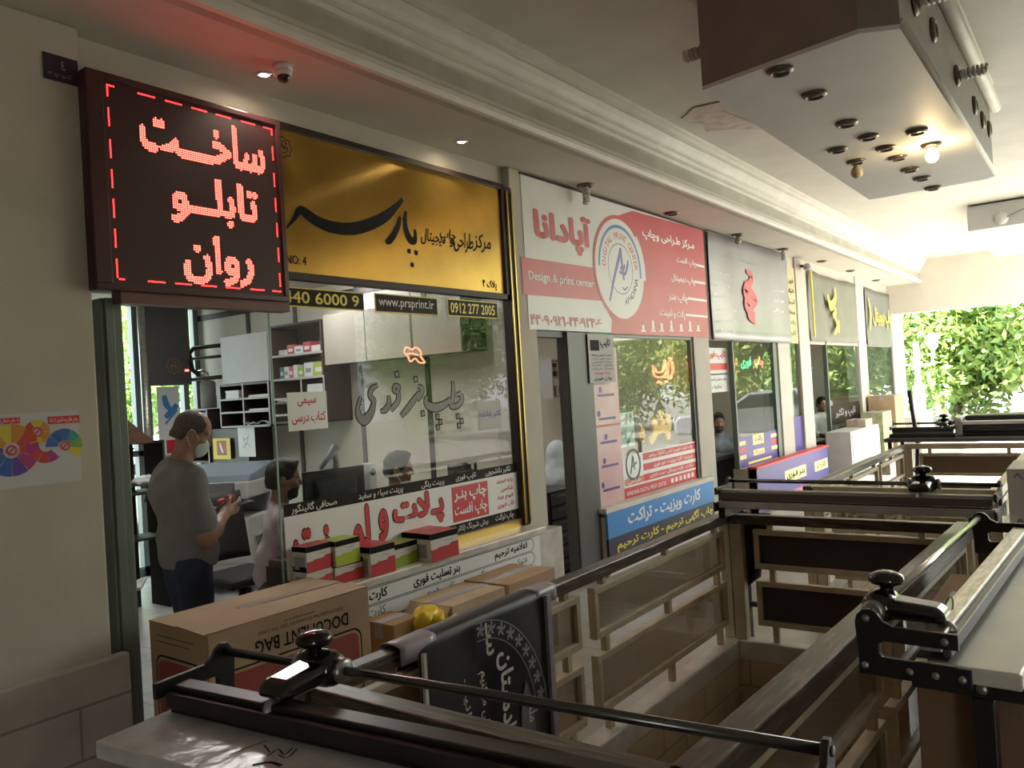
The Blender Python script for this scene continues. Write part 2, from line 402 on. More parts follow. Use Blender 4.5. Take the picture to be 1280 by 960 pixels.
m_greenframe = mat('grey_green_metal', (.13, .155, .135), .45, .3, var=.05)
m_brownframe = mat('dark_brown_frame', (.028, .017, .014), .45, spec=.25)
m_goldtrim = mat('gold_trim', (.45, .29, .07), .3, .8)
m_black = mat('black_paint', (.012, .012, .013), .35)
m_blackmatte = mat('black_matte', (.016, .016, .017), .65)
m_rubber = mat('black_rubber', (.02, .02, .02), .8)
m_chrome = mat('steel_rod', (.62, .62, .62), .18, 1.0)
m_darksteel = mat('dark_steel_rod', (.10, .10, .10), .22, .8)
m_alu = mat('worn_aluminium', (.50, .49, .46), .38, .85, var=.25, scale=14, stretch=(1, 6, 6))
m_bolt = mat('bolt_steel', (.35, .35, .34), .35, .9)
m_wood = mat('worn_dark_wood', (.055, .042, .033), .32, col2=(.24, .205, .17), scale=9, detail=9, stretch=(.6, 6, 6), ramp=(.5, .78), bump=.25)
m_woodx = mat('worn_dark_wood_cross', (.055, .042, .033), .32, col2=(.23, .195, .16), scale=9, detail=9, stretch=(6, .6, 6), ramp=(.5, .8), bump=.25)
m_tan = mat('tan_painted_frame', (.48, .41, .29), .42, var=.15, scale=9)
m_smoke = glass('smoked_pane', (.66, .60, .52), 1.0, .03, haze=.32, hazecol=(.36, .31, .25))
m_board = mat('dark_board', (.04, .037, .034), .55, var=.2, scale=5)
m_brownboard = mat('brown_board', (.16, .115, .08), .55, var=.12, scale=5)
m_glass = glass('window_glass', (.96, .975, .97), .6)
m_glassg = glass('window_glass_green', (.86, .93, .90), 1.0)
m_glassedge = mat('glass_edge', (.35, .5, .45), .15, emit=None)
m_white = mat('white_print', (.78, .78, .77), .45)
m_offwhite = mat('off_white', (.62, .61, .58), .5)
m_red = mat('red_print', (.58, .03, .035), .45)
m_redb = mat('faded_red_print', (.55, .10, .115), .45, var=.08, scale=2)
m_brownprint = mat('brown_print', (.022, .012, .011), .5, spec=.12)
m_ink = mat('black_ink', (.008, .007, .008), .6, spec=.1)
m_blue = mat('blue_print', (.06, .26, .62), .45)
m_navy = mat('navy_print', (.03, .035, .07), .45)
m_yel = mat('yellow_print', (.80, .62, .06), .45)
m_purple = mat('purple_print', (.075, .05, .24), .4)
m_gold = None
m_grey = mat('grey_paint', (.30, .30, .30), .5, var=.05)
m_dgrey = mat('dark_grey', (.07, .07, .075), .5)
m_lgrey = mat('light_grey_plastic', (.48, .48, .47), .45, var=.04)
m_bluegrey = mat('blue_grey_plastic', (.26, .30, .36), .45)
m_card = mat('kraft_cardboard', (.36, .245, .15), .75, var=.10, scale=3, bump=.12, bscale=40)
m_card2 = mat('pale_cardboard', (.46, .36, .24), .75, var=.10, scale=4)
m_cardd = mat('dark_cardboard', (.20, .12, .07), .75, var=.12, scale=3)
m_tape = mat('packing_tape', (.36, .33, .38), .25, var=.08)
m_cream = mat('cream_panel', (.56, .52, .43), .45, var=.06, scale=2)
m_cabdoor = mat('cabinet_door', (.40, .36, .31), .35, var=.05)
m_dbrown = mat('dark_brown_laminate', (.055, .035, .03), .4, var=.12, scale=5)
m_desk = mat('desk_laminate', (.16, .09, .06), .35, var=.12, scale=6)
m_led_on = mat('led_lit', (.1, .01, .01), .5, emit=(1.0, .045, .032), estr=6.0)
m_led_dash = mat('led_lit_border', (.1, .01, .01), .5, emit=(1.0, .015, .015), estr=5.0)
m_neonr = mat('neon_red', (.2, .02, .02), .5, emit=(1.0, .14, .08), estr=1.6)
m_neony = mat('orange_letters', (.75, .40, .06), .4, emit=(1.0, .42, .05), estr=.12)
m_neong = mat('neon_green', (.02, .2, .05), .5, emit=(.1, 1.0, .35), estr=.7)
m_tube = mat('lamp_diffuser', (.8, .8, .8), .5, emit=(1.0, .98, .95), estr=13)
m_bulb_on = mat('lit_bulb', (.9, .8, .6), .4, emit=(1.0, .74, .36), estr=14.0)
m_spot_on = mat('lit_spot', (.9, .8, .6), .4, emit=(1.0, .86, .62), estr=70.0)
m_socket = mat('bronze_socket', (.13, .10, .075), .35, .6)
m_coil = mat('coil_bulb_glass', (.55, .54, .50), .3)
m_leaf = [mat('leaf_green', (.30, .43, .13), .6, transl=.5), mat('leaf_yellow_green', (.46, .52, .16), .6, transl=.5), mat('leaf_deep_green', (.20, .36, .13), .6, transl=.5)]
m_bark = mat('bark', (.13, .10, .07), .8, var=.3, scale=12)
m_skin = mat('skin', (.36, .20, .135), .5, var=.05, scale=20)
m_skin2 = mat('skin_tan', (.30, .165, .11), .5, var=.05, scale=20)
m_beard = mat('dark_beard', (.05, .035, .028), .8, var=.3, scale=150, bump=.6, bscale=260)
m_hair = mat('dark_hair', (.018, .014, .012), .6, bump=.5, bscale=180)
m_hairg = mat('greying_short_hair', (.085, .068, .056), .7, var=.3, scale=90, bump=.5, bscale=200)
m_tee = mat('grey_tee_cloth', (.19, .185, .195), .85, var=.06, scale=120)
m_jean = mat('dark_denim', (.022, .032, .065), .8, var=.25, scale=14)
m_shirtp = mat('pale_pink_shirt', (.50, .43, .44), .8, var=.05)
m_maskw = mat('pale_face_mask', (.62, .72, .70), .75)
m_eye = mat('eye', (.02, .015, .012), .15)
def gold_sheet():
    m = bpy.data.materials.new('brushed_gold_sheet'); m.use_nodes = True; nt = m.node_tree; b = nt.nodes['Principled BSDF']
    b.inputs['Metallic'].default_value = .9; b.inputs['Roughness'].default_value = .36; b.inputs['Anisotropic'].default_value = .95
    gq = face_y(3.62); ga = gq.px(489, 205.7); gb = gq.px(388, 268); gd = nv((ga[0]-gb[0], 0, ga[1]-gb[1]))       # direction of the brushing
    tg = nt.nodes.new('ShaderNodeCombineXYZ'); [setattr(tg.inputs[k], 'default_value', float(gd[k])) for k in range(3)]; nt.links.new(tg.outputs[0], b.inputs['Tangent'])
    tc = nt.nodes.new('ShaderNodeTexCoord'); n = nt.nodes.new('ShaderNodeTexNoise'); n.inputs['Scale'].default_value = 2.2; n.inputs['Detail'].default_value = 5
    nt.links.new(tc.outputs['Object'], n.inputs['Vector'])
    r = nt.nodes.new('ShaderNodeValToRGB'); r.color_ramp.elements[0].color = (.46, .275, .055, 1); r.color_ramp.elements[1].color = (.63, .40, .095, 1)
    r.color_ramp.elements[0].position = .3; r.color_ramp.elements[1].position = .7
    nt.links.new(n.outputs['Fac'], r.inputs[0]); nt.links.new(r.outputs[0], b.inputs['Base Color'])
    mp = nt.nodes.new('ShaderNodeMapping'); mp.inputs['Rotation'].default_value = (0, .28, 0); mp.inputs['Scale'].default_value = (420, 1, 5)
    n2 = nt.nodes.new('ShaderNodeTexNoise'); n2.inputs['Scale'].default_value = 1; n2.inputs['Detail'].default_value = 2
    bp = nt.nodes.new('ShaderNodeBump'); bp.inputs['Strength'].default_value = .08; bp.inputs['Distance'].default_value = .002
    nt.links.new(tc.outputs['Object'], mp.inputs[0]); nt.links.new(mp.outputs[0], n2.inputs['Vector']); nt.links.new(n2.outputs['Fac'], bp.inputs['Height']); nt.links.new(bp.outputs[0], b.inputs['Normal'])
    return m
m_gold = gold_sheet()
def led_face():
    m = bpy.data.materials.new('led_matrix_face'); m.use_nodes = True; nt = m.node_tree; b = nt.nodes['Principled BSDF']
    b.inputs['Roughness'].default_value = .55
    tc = nt.nodes.new('ShaderNodeTexCoord'); v = nt.nodes.new('ShaderNodeTexVoronoi'); v.inputs['Scale'].default_value = 95; v.inputs['Randomness'].default_value = 0
    nt.links.new(tc.outputs['Object'], v.inputs['Vector'])
    r = nt.nodes.new('ShaderNodeValToRGB'); r.color_ramp.elements[0].color = (.10, .012, .016, 1); r.color_ramp.elements[1].color = (.025, .006, .008, 1); r.color_ramp.elements[1].position = .55
    nt.links.new(v.outputs['Distance'], r.inputs[0]); nt.links.new(r.outputs[0], b.inputs['Base Color'])
    return m
m_ledface = led_face()
# ---------------------------------------------------------------- the building
D = 3.64; SOF = 3.36; UP = 3.82; SHC = 2.75; BACK = 8.0
WA = (1.56, 4.60, .72, 1.84); WB = (5.98, 9.2, .66, 1.74)        # the two stairwell openings: x0, x1, y0, y1
mb = MB()
EA, EB = [(q[0]-.06, q[1]+.06, q[2]-.06, q[3]+.06) for q in (WA, WB)]
for x0, x1, y0, y1 in [(-4, EA[0], -6, D), (EA[0], EA[1], -6, EA[2]), (EA[0], EA[1], EA[3], D), (EA[1], EB[0], -6, D), (EB[0], EB[1], -6, EB[2]), (EB[0], EB[1], EB[3], D), (EB[1], 20, -6, D)]:
    mb.box((x0, y0, -.2), (x1, y1, 0))
struct(mb.build('floor', m_floor))
struct(MB().box((1.7, D, -.2), (20, BACK+.1, 0)).build('floor', m_shopfloor))
for (x0, x1, y0, y1), nm in ((WA, 'stairwell'), (WB, 'stairwell')):
    mb = MB()
    mb.box((x0-.06, y0-.06, -2.4), (x1+.06, y0, .0)).box((x0-.06, y1, -2.4), (x1+.06, y1+.06, .0))
    struct(mb.build('wall_inner', m_tile))
    mb = MB(); mb.box((x0-.06, y0, -2.4), (x0, y1, .0)).box((x1, y0, -2.4), (x1+.06, y1, .0))
    struct(mb.build('wall_inner', m_tile2))
    struct(MB().box((x0, y0, -2.5), (x1, y1, -2.4)).build('floor', m_floor))
    mb = MB()
    for k in range(10): mb.box((x0+.2+k*.27, y0, -2.4), (x0+.2+(k+1)*.27, y1, -2.2+k*.19))
    struct(mb.build('stairs', m_tile2))
    mb = MB(); w = .10
    mb.box((x0-w, y1, 0), (x1+w, y1+w, .11)).box((x0-w, y0-w, 0), (x1+w, y0, .11)).box((x0-w, y0, 0), (x0, y1, .11)).box((x1, y0, 0), (x1+w, y1, .11))
    struct(mb.build('trim_kerb', m_marble, bevel=.008))
# left pillar and its cladding
struct(MB().box((-4, 3.56, 0), (1.79, 4.4, SOF)).build('wall_left', m_plaster, bevel=.012))
struct(MB().box((-4, 3.525, 0), (1.85, 3.58, .61)).build('trim_1', m_stone, bevel=.01))
# ceilings
struct(MB().box((-4, 2.99, SOF), (18.6, BACK+.1, SOF+.1)).build('ceiling', m_soffit))
struct(MB().box((-4, -4.2, UP), (9.0, 2.95, UP+.1)).box((9.0, -1.0, UP), (18.6, 2.95, UP+.1)).build('ceiling_upper', m_upper))
prof = [(2.985, SOF-.012), (2.965, SOF+.0), (2.955, SOF+.03), (2.97, SOF+.055), (3.0, SOF+.06), (3.0, UP), (3.06, UP), (3.06, SOF-.012)]
struct(MB().prism(prof, (-4,0,0), (0,1,0), (0,0,1), (1,0,0), 0, 22.6).build('trim_2', [m_beam]))
cor = [(3.0, 3.56), (2.975, 3.565), (2.968, 3.59), (2.978, 3.605), (2.955, 3.615), (2.945, 3.645), (2.955, 3.655), (2.93, 3.67), (2.90, 3.70), (2.885, 3.735), (2.89, 3.75), (2.865, 3.757), (2.86, 3.79), (2.84, 3.797), (2.835, UP), (3.0, UP)]
struct(MB().prism(cor, (-4,0,0), (0,1,0), (0,0,1), (1,0,0), 0, 22.6).build('trim_3', m_mould))
bead = [(2.995, SOF-.015), (2.965, SOF-.012), (2.945, SOF+.012), (2.945, SOF+.04), (2.965, SOF+.06), (2.995, SOF+.06)]
struct(MB().prism(bead, (-4,0,0), (0,1,0), (0,0,1), (1,0,0), 0, 22.6).build('trim_4', m_mould))
# shell around and above
struct(MB().box((-4.2, -3.3, 0), (-4, 4, UP)).box((-4.2, -4.2, 1.8), (-4, -3.3, UP)).build('wall_back', m_plaster))  # unseen wall added behind the camera, its low gap shaped to admit fill light
struct(MB().box((-3.3, -4.2, 0), (10.5, -4.0, UP)).box((-4, -4.2, 1.8), (-3.3, -4.0, UP)).build('wall_right', m_plaster))  # unseen wall added to keep daylight off the near walkway, gap admits some fill
struct(MB().box((-4.2, -4.2, UP+.1), (9.0, BACK+.3, UP+.3)).box((9.0, -1.0, UP+.1), (18.6, BACK+.3, UP+.3)).build('roof', m_beam))
struct(MB().box((18.2, -3.0, 2.78), (18.6, 3.7, UP+.1)).build('trim_5', m_soffit))
# shop partitions, backs and inner ceilings
struct(MB().box((1.8, 3.9, 0), (1.9, BACK, SOF)).build('wall_left', m_cream))
for x in (5.15, 8.45, 11.7, 15.72):
    struct(MB().box((x, D+.03, 0), (x+.1, BACK, SOF)).build('wall_right', m_cream))
struct(MB().box((1.8, BACK, 0), (3.75, BACK+.1, SOF)).box((5.2, BACK, 0), (18.5, BACK+.1, SOF)).box((3.75, BACK, 2.78), (5.2, BACK+.1, SOF)).build('wall_back', m_cream))
struct(MB().box((1.9, D+.06, SHC), (18.4, BACK, SHC+.05)).build('ceiling', m_soffit))
struct(MB().box((18.3, D+.03, 0), (18.6, BACK, SOF)).build('wall_right', m_plaster))
# front: lintel band, columns, dados
struct(MB().box((1.79, D+.01, 2.36), (18.4, D+.06, SOF)).build('wall_front', m_plaster))
for x0, x1, z0 in ((5.0, 5.26, 0), (8.24, 8.66, 0), (11.02, 11.5, .55), (12.0, 12.5, 0), (15.5, 16.05, 0), (18.35, 19.5, 0)):
    struct(MB().box((x0, D-.05, z0), (x1, D+.2, SOF)).build('column', m_plaster, bevel=.012))
struct(MB().box((5.28, D-.02, 2.1), (18.3, D+.02, SOF)).build('wall_front', m_plaster))
struct(MB().box((2.72, 3.47, 0), (5.26, D-.02, .59)).box((4.99, 3.60, .59), (5.26, 3.62, .66)).build('wall_front', m_marble))
struct(MB().box((2.70, 3.425, .59), (4.99, D+.08, .64)).build('trim_6', m_marble, bevel=.008))
struct(MB().box((6.06, D-.09, 0), (8.42, D+.06, .52)).build('wall_front', m_plaster))
struct(MB().box((6.04, D-.12, .555), (8.4, D+.08, .60)).build('trim_6', m_mould, bevel=.006))
struct(MB().box((9.42, D-.115, 0), (12.0, D+.06, .56)).build('wall_front', m_plaster))
struct(MB().box((13.4, D-.05, 0), (18.35, D+.06, .45)).build('wall_front', m_plaster))
# ---------------------------------------------------------------- first shop: LED board
FR = face_y(D); 
def lp(pl, *pts): return [pl.px(*p) for p in pts]
led = thing('led_sign', 'red lit LED message board in a dark case hung over the shop entrance', 'sign', (2.40, 3.56, 2.14))
lpz = Plane((0, 3.50, 0), (1,0,0), (0,0,1))
LX0, LX1, LZ0, LZ1 = 1.775, 2.80, 2.20, 3.165
MB().box((LX0, 3.505, LZ0), (LX1, 3.62, LZ1)).build('case', mat('led_case', (.045, .012, .014), .45), led, bevel=.006)
mb = MB(); e = .028
for a, b in (((LX0, 3.488, LZ0), (LX1, 3.505, LZ0+e)), ((LX0, 3.488, LZ1-e), (LX1, 3.505, LZ1)), ((LX0, 3.488, LZ0+e), (LX0+e*2.6, 3.505, LZ1-e)), ((LX1-e, 3.488, LZ0+e), (LX1, 3.505, LZ1-e))): mb.box(a, b)
mb.build('frame', mat('led_frame', (.06, .018, .02), .35), led, bevel=.003)
FX0, FX1, FZ0, FZ1 = LX0+e*2.6, LX1-e, LZ0+e, LZ1-e
MB().box((FX0, 3.497, FZ0), (FX1, 3.506, FZ1)).build('matrix_face', m_ledface, led)
NC, NR = 96, 96; cw = (FX1-FX0)/NC; chh = (FZ1-FZ0)/NR
def raster(s, box, bold=.035):           # which diodes of the matrix a word lights
    V, Fs, ext = glyphs(s, bold); c0, r0, c1, r1 = box; P = V[:, :2]*[c1-c0, r1-r0]+[c0, r0]; on = set()
    for f in Fs:
        for k in range(1, len(f)-1):
            a, b, c = P[f[0]], P[f[k]], P[f[k+1]]; mn = np.floor(np.minimum(np.minimum(a, b), c)).astype(int); mx = np.ceil(np.maximum(np.maximum(a, b), c)).astype(int)
            dd = (b[1]-c[1])*(a[0]-c[0])+(c[0]-b[0])*(a[1]-c[1])
            if abs(dd) < 1e-12: continue
            for i in range(mn[0], mx[0]+1):
                for j in range(mn[1], mx[1]+1):
                    x, y = i+.5, j+.5
                    l0 = ((b[1]-c[1])*(x-c[0])+(c[0]-b[0])*(y-c[1]))/dd; l1 = ((c[1]-a[1])*(x-c[0])+(a[0]-c[0])*(y-c[1]))/dd
                    if l0 >= -.01 and l1 >= -.01 and l0+l1 <= 1.01: on.add((i, j))
    return on
def diodes(on, name, m):
    mb = MB(); h = .33
    for i, j in on:
        x = FX0+(i+.5)*cw; z = FZ0+(j+.5)*chh; y = 3.4965
        mb.add([(x-h*cw, y, z-h*chh), (x+h*cw, y, z-h*chh), (x+h*cw, y, z+h*chh), (x-h*cw, y, z+h*chh)], [(0, 1, 2, 3)])
    mb.build(name, m, led)
for s, bx in (('ساخـــت', (17, 66, 88, 90)), ('تابلــو', (31, 33, 82, 59)), ('روان', (36, 3, 77, 29))):
    diodes(raster(s, bx), 'lit_word', m_led_on)
on = set(); 
for k in range(7):
    a = 3+int(k*14.2); L = 9 if k else 3
    on |= {(i, 93) for i in range(a, min(a+L, 94))}|{(i, 2) for i in range(a, min(a+L, 94))}
for k in range(7):
    a = 3+int(k*14.2)
    on |= {(2, j) for j in range(a, min(a+9, 94))}|{(93, j) for j in range(a+2, min(a+10, 94))}
diodes(on, 'lit_border', m_led_dash)
MB().box((LX0+.12, 3.52, 2.15), (LX1+.02, 3.6, LZ0)).build('hanger_rail', mat('led_rail', (.16, .07, .055), .5), led)
# gold sign
gs = thing('gold_sign', 'brushed gold sign with a long black calligraphic word above the shop glass', 'sign', (3.9, D, 2.38))
gp = face_y(D-.02)
MB().box((2.60, D-.02, 2.385), (4.90, D+.0, 3.175)).build('gold_panel', m_gold, gs)
mb = MB()
mb.box((2.55, D-.045, 3.175), (4.94, D+.0, 3.215)).box((2.55, D-.045, 2.34), (4.94, D, 2.385)).box((4.90, D-.045, 2.34), (4.94, D, 3.2))
mb.build('sign_frame', m_brownframe, gs, bevel=.004)
mb = MB()
brush(mb, gp, [(358,285,1.5),(367,274,5),(374,263,10),(381,266,13),(395,276,14),(415,284,15),(440,286,15.5),(463,280,15),(482,270,13),(495,258,8),(503,249,5)])
brush(mb, gp, [(500,271,5),(497,283,8),(491,295,9),(486,301,9),(482,303,5)])
brush(mb, gp, [(507,264,4),(506,277,6.5),(508,290,9),(513,300,10),(518,301,8),(519,293,5),(518,287,4)])
for c in ((511,314),(520,316),(515,331)):
    q = gp.px(*c); dot(mb, gp, q, .021, rot=.55)
mb.build('calligraphy', m_ink, gs)
mb = MB()
for q, a, b in (('مرکز', (590,290), (614,318)), ('طراحی', (566,288), (592,318)), ('و', (561,298), (568,310)), ('چاپ', (549,284), (570,306)), ('دیجیتال', (525,284), (557,310))):
    text_px(mb, gp, q, a, b, bold=.012, shear=.25)
mb.build('small_calligraphy', m_ink, gs)
mb = MB(); text_px(mb, gp, 'NO: 4', (357,318), (383,332), bold=.012); mb.build('lettering', m_brownprint, gs)
mb = MB(); text_px(mb, gp, 'پلاک ۴', (603,349), (621,364), bold=.02); mb.build('lettering', m_ink, gs)
def gold_seal(pl, c, R, m, parent, n=.002, name='seal_emblem'):
    mb = MB()
    for k in range(8):
        a = k*math.pi/4; 
        for s in (-1, 1):
            p0 = (c[0]+R*math.cos(a), c[1]+R*math.sin(a)); p1 = (c[0]+R*.78*math.cos(a+s*math.pi/8), c[1]+R*.78*math.sin(a+s*math.pi/8))
            brush(mb, pl, [(p0[0], p0[1], R*.09), ((p0[0]+p1[0])/2, (p0[1]+p1[1])/2, R*.09), (p1[0], p1[1], R*.09)], px=False, k=2, n=n)
    for q in ([(-.5,.25),(-.3,-.3),(-.1,.35),(.1,-.25),(.3,.4)], [(-.45,-.35),(0,-.5),(.45,-.3),(.5,.1)], [(-.3,.5),(.1,.55),(.45,.35)], [(-.55,0),(-.1,.05),(.5,-.1)]):
        brush(mb, pl, [(c[0]+R*x, c[1]+R*y, R*.09) for x, y in q], px=False, k=4, n=n)
    mb.build(name, m, parent)
gold_seal(gp, gp.px(353.5, 184), .062, m_brownprint, gs)
# three plates
for tl, tr_, br, s, ml, lab in (((346,357),(456,364),(455,389),'440 6000 9', m_yel, 'black plate with large yellow digits under the gold sign, nearest the LED board'),
                           ((467,366),(547,372),(547,395),'www.prsprint.ir', m_offwhite, 'black plate with a grey web address under the middle of the gold sign'),
                           ((558,373),(622,378),(622,399),'0912 277 2005', m_yel, 'black plate with small yellow phone digits under the right of the gold sign')):
    pl = face_y(D-.012); a = pl.px(*tl); b = pl.px(*br)
    t = thing('phone_plate', lab, 'plate', ((a[0]+b[0])/2, D-.01, b[1]), group='plates under the gold sign')
    slab(MB(), pl, a[0], b[1], b[0], a[1], 0, .006).build('border', m_yel, t, bevel=.002)
    slab(MB(), pl, a[0]+.008, b[1]+.008, b[0]-.008, a[1]-.008, .006, .008).build('plate_face', m_brownprint, t)
    w = b[0]-a[0]; h = a[1]-b[1]
    x0 = max(a[0]+.05*w, 2.84) if s.startswith('440') else a[0]+.05*w
    mb = MB(); text_box(mb, pl, s, (x0, b[1]+.2*h, b[0]-.07*w, a[1]-.2*h), n=.008, bold=.015); mb.build('lettering', ml, t)
# metal frame posts, gold jamb
t = thing('door_frame_post', 'grey green metal door post beside the left pillar', 'post', (1.88, D, 0))
MB().box((1.845, D-.03, 0), (1.945, D+.06, 2.18)).build('post', m_greenframe, t, bevel=.006)
MB().box((1.86, D-.045, 0), (1.90, D-.03, 2.18)).build('stop_strip', m_greenframe, t, bevel=.003)
t = thing('window_jamb', 'dark brown window jamb with gold strips beside the column', 'jamb', (4.93, D, .68))
MB().box((4.94, D-.05, .64), (5.03, D+.03, 3.2)).build('jamb', m_brownframe, t, bevel=.004)
for x in (4.945, 5.005): MB().box((x, D-.06, .66), (x+.014, D-.05, 3.16)).build('gold_strip', m_goldtrim, t)
# shop glass with its lettering
win = struct(MB().box((2.77, D-.008, .64), (4.95, D, 2.36)).build('window_1', m_glass))
wp = face_y(D-.008)
MB().box((2.765, D-.009, .64), (2.773, D+.001, 2.36)).build('glass_edge', m_glassedge, win)
def calli(strokes, dots, ml, m2, parent, grow=2.6, r=.024):
    a = MB(); b = MB()
    for st in strokes:
        brush(a, wp, [(u, v, w+grow) for u, v, w in st], n=.001); brush(b, wp, st, n=.0025)
    for d in dots:
        q = wp.px(*d); dot(a, wp, q, r*1.25, n=.001, rot=.9); dot(b, wp, q, r*.8, n=.0025, rot=.9)
    a.build('lettering_outline', ml, parent); b.build('lettering', m2, parent)
Z = lambda x, y: (320+x/3.691, 380+y/3.691)
def zs(*p): return [(*Z(x, y), w*1.35/3.691) for x, y, w in p]
m_greyfill = mat('grey_print', (.17, .165, .15), .5)
calli([zs((905,355,8),(908,400,14),(905,440,18),(900,468,20),(925,470,16),(948,445,18),(945,415,14)),          # chap
       zs((925,420,10),(945,412,12)),
       zs((788,425,10),(782,450,18),(795,470,26),(830,478,28),(870,462,22),(895,440,14)),
       zs((745,378,10),(765,390,16),(758,420,18),(740,440,18)), zs((752,405,10),(728,440,18),(700,480,20),(668,518,14)),   # banner
       zs((650,400,10),(658,385,16),(640,378,14),(635,400,12),(655,412,16),(652,450,18),(620,490,16)),                  # fouri
       zs((610,420,10),(612,460,18),(595,488,18),(572,496,10)),
       zs((560,375,10),(535,390,16),(525,420,18),(545,450,18)), zs((545,440,14),(530,500,26),(500,535,34),(475,520,26),(468,480,14),(480,430,8))],
      [Z(648,325), Z(735,347), Z(768,505), Z(930,518), Z(948,540), Z(935,560), Z(836,520), Z(850,545), Z(838,568)], m_ink, m_greyfill, win)
# printed strip on the glass bottom
g1, g2 = (0, 0), (0, 0)
def quad_px(mb, pl, pts, n0, n1, mi=0): poly_px(mb, pl, pts, n0, n1, mi)
zt, zb, zc, zd = 1.106, .985, .80, .70
def ux(x, v=640): return wp.px(330+x/3.459, v)[0]
slab(MB(), wp, 2.79, 1.045, 4.93, 1.112, .0005, .0015).build('brown_strip', m_brownprint, win)
slab(MB(), wp, 2.79, .70, 4.93, 1.045, .0005, .0015).build('white_print_panel', m_white, win)
slab(MB(), wp, ux(640), .70, 4.93, .772, .0016, .0022).build('brown_strip', m_brownprint, win)
mb = MB()
for s, x0, x1, z0, z1, v in (('صحافی گالینگور', 115, 315, 1.05, 1.104, 633), ('پرینت سیاه و سفید', 405, 600, 1.05, 1.104, 615), ('پرینت رنگی', 678, 778, 1.05, 1.104, 605), ('تایپ فوری', 827, 915, 1.053, 1.104, 597), ('تکثیر دانشجویی', 955, 1065, 1.053, 1.104, 590),
                          ('برش شبرنگ (کاترپلاتر)', 797, 970, .706, .765, 663), ('چاپ تراکت', 1000, 1080, .706, .765, 650)):
    text_box(mb, wp, s, (ux(x0, v), z0, ux(x1, v), z1), n=.0026, bold=.02)
mb.build('small_lettering', m_offwhite, win)
a = MB(); b = MB()
for s, x0, x1, z0, z1 in (('لمـــنت', ux(120, 670), ux(458, 650), .765, 1.035), ('و', ux(490, 650), ux(537, 645), .775, .985), ('پـلات', ux(552, 640), ux(778, 630), .81, 1.04)):
    text_box(a, wp, s, (x0, z0, x1, z1), n=.0016, bold=.065); text_box(b, wp, s, (x0+.007, z0+.007, x1-.007, z1-.007), n=.003, bold=.04)
a.build('lettering_outline', m_brownprint, win); b.build('red_lettering', m_red, win)
p0, p1 = ux(812, 625), ux(968, 620)
slab(MB(), wp, p0, .785, p1, 1.025, .0016, .0024).build('red_patch', m_red, win)
mb = MB(); text_box(mb, wp, 'چاپ بنـر', (p0+.02, .91, p1-.02, 1.015), n=.003, bold=.035); text_box(mb, wp, 'چاپ افست', (p0+.02, .80, p1-.02, .905), n=.003, bold=.025); mb.build('lettering', m_white, win)
mb = MB(); q0, q1 = ux(1005, 615), ux(1075, 612)
for k, s in enumerate(('پایه استند', 'شاسی', 'فوم برد', 'قاب فـوری')): text_box(mb, wp, s, (q0 if k != 1 else q0+.05, .975-k*.058, q1, 1.02-k*.058), n=.003, bold=.025)
mb.build('lettering', m_red, win)
MB().box((2.80, D-.03, .64), (4.94, D-.009, .695)).build('gold_bottom_strip', m_goldtrim, win)
# notices taped to the glass
t = thing('paper_notice', 'white paper notice with two red lines of writing taped inside the shop glass', 'notice', (3.05, D, 1.4))
np_ = face_y(D-.010); rect_px(MB(), np_, (358,491), (410,535), 0, .0015).build('sheet', m_white, t)
mb = MB(); text_px(mb, np_, 'سیمی', (371,498), (395,507), n=.002, bold=.02); text_px(mb, np_, 'کتاب درسی', (364,516), (407,528), n=.002, bold=.02); mb.build('lettering', m_red, t)
t = thing('paper_notice', 'grey paper notice with one line of purple writing at the right of the shop glass', 'notice', (4.7, D, 1.4))
rect_px(MB(), np_, (596,502), (627,535), 0, .0015).build('sheet', mat('grey_paper', (.42, .41, .40), .6), t)
mb = MB(); text_px(mb, np_, 'تکثیر پایان‌نامه'.replace('\u200c', ''), (598,514), (626,522), n=.002, bold=.02); mb.build('lettering', m_purple, t)
# sign below the sill
us = thing('sill_sign', 'white sign board with rounded text boxes below the marble window sill', 'sign', (3.9, 3.455, .1))
MB().box((2.75, 3.452, .16), (4.93, 3.468, .582)).build('board', m_white, us, bevel=.002)
sp = face_y(3.452)
def s3(x, y): return (330+x/3.459, 560+y/3.459)
mb = MB()
for z0, z1 in ((.487, .575), (.39, .478), (.29, .381)):
    for z in (z0, z1): slab(mb, sp, 2.8, z-.0022, 4.80, z+.0022, .0005, .0015)
    disc(mb, sp, (4.80, (z0+z1)/2), (z1-z0)/2-.0022, (z1-z0)/2+.0022, a0=-math.pi/2, a1=math.pi/2, n=.0005)
mb.build('text_outline', m_dgrey, us)
mb = MB()
for s, a, b in (('اعلامیه ترحیم', 998, 1140), ('بنر تسلیت فوری', 640, 845), ('کارت ویزیت', 330, 525)):
    text_box(mb, sp, s, (sp.px(*s3(a, 500))[0], .496, sp.px(*s3(b, 480))[0], .566), n=.001, bold=.03)
mb.build('black_lettering', m_ink, us)
mb = MB()
for s, a, b in (('فتوکپی و پرینت رنگی', 920, 1140), ('تایپ فوری', 690, 820), ('کارت دعوت', 330, 517)):
    text_box(mb, sp, s, (sp.px(*s3(a, 560))[0], .40, sp.px(*s3(b, 540))[0], .468), n=.001, bold=.009)
mb.build('blue_lettering', mat('ink_blue', (.07, .14, .2), .5), us)
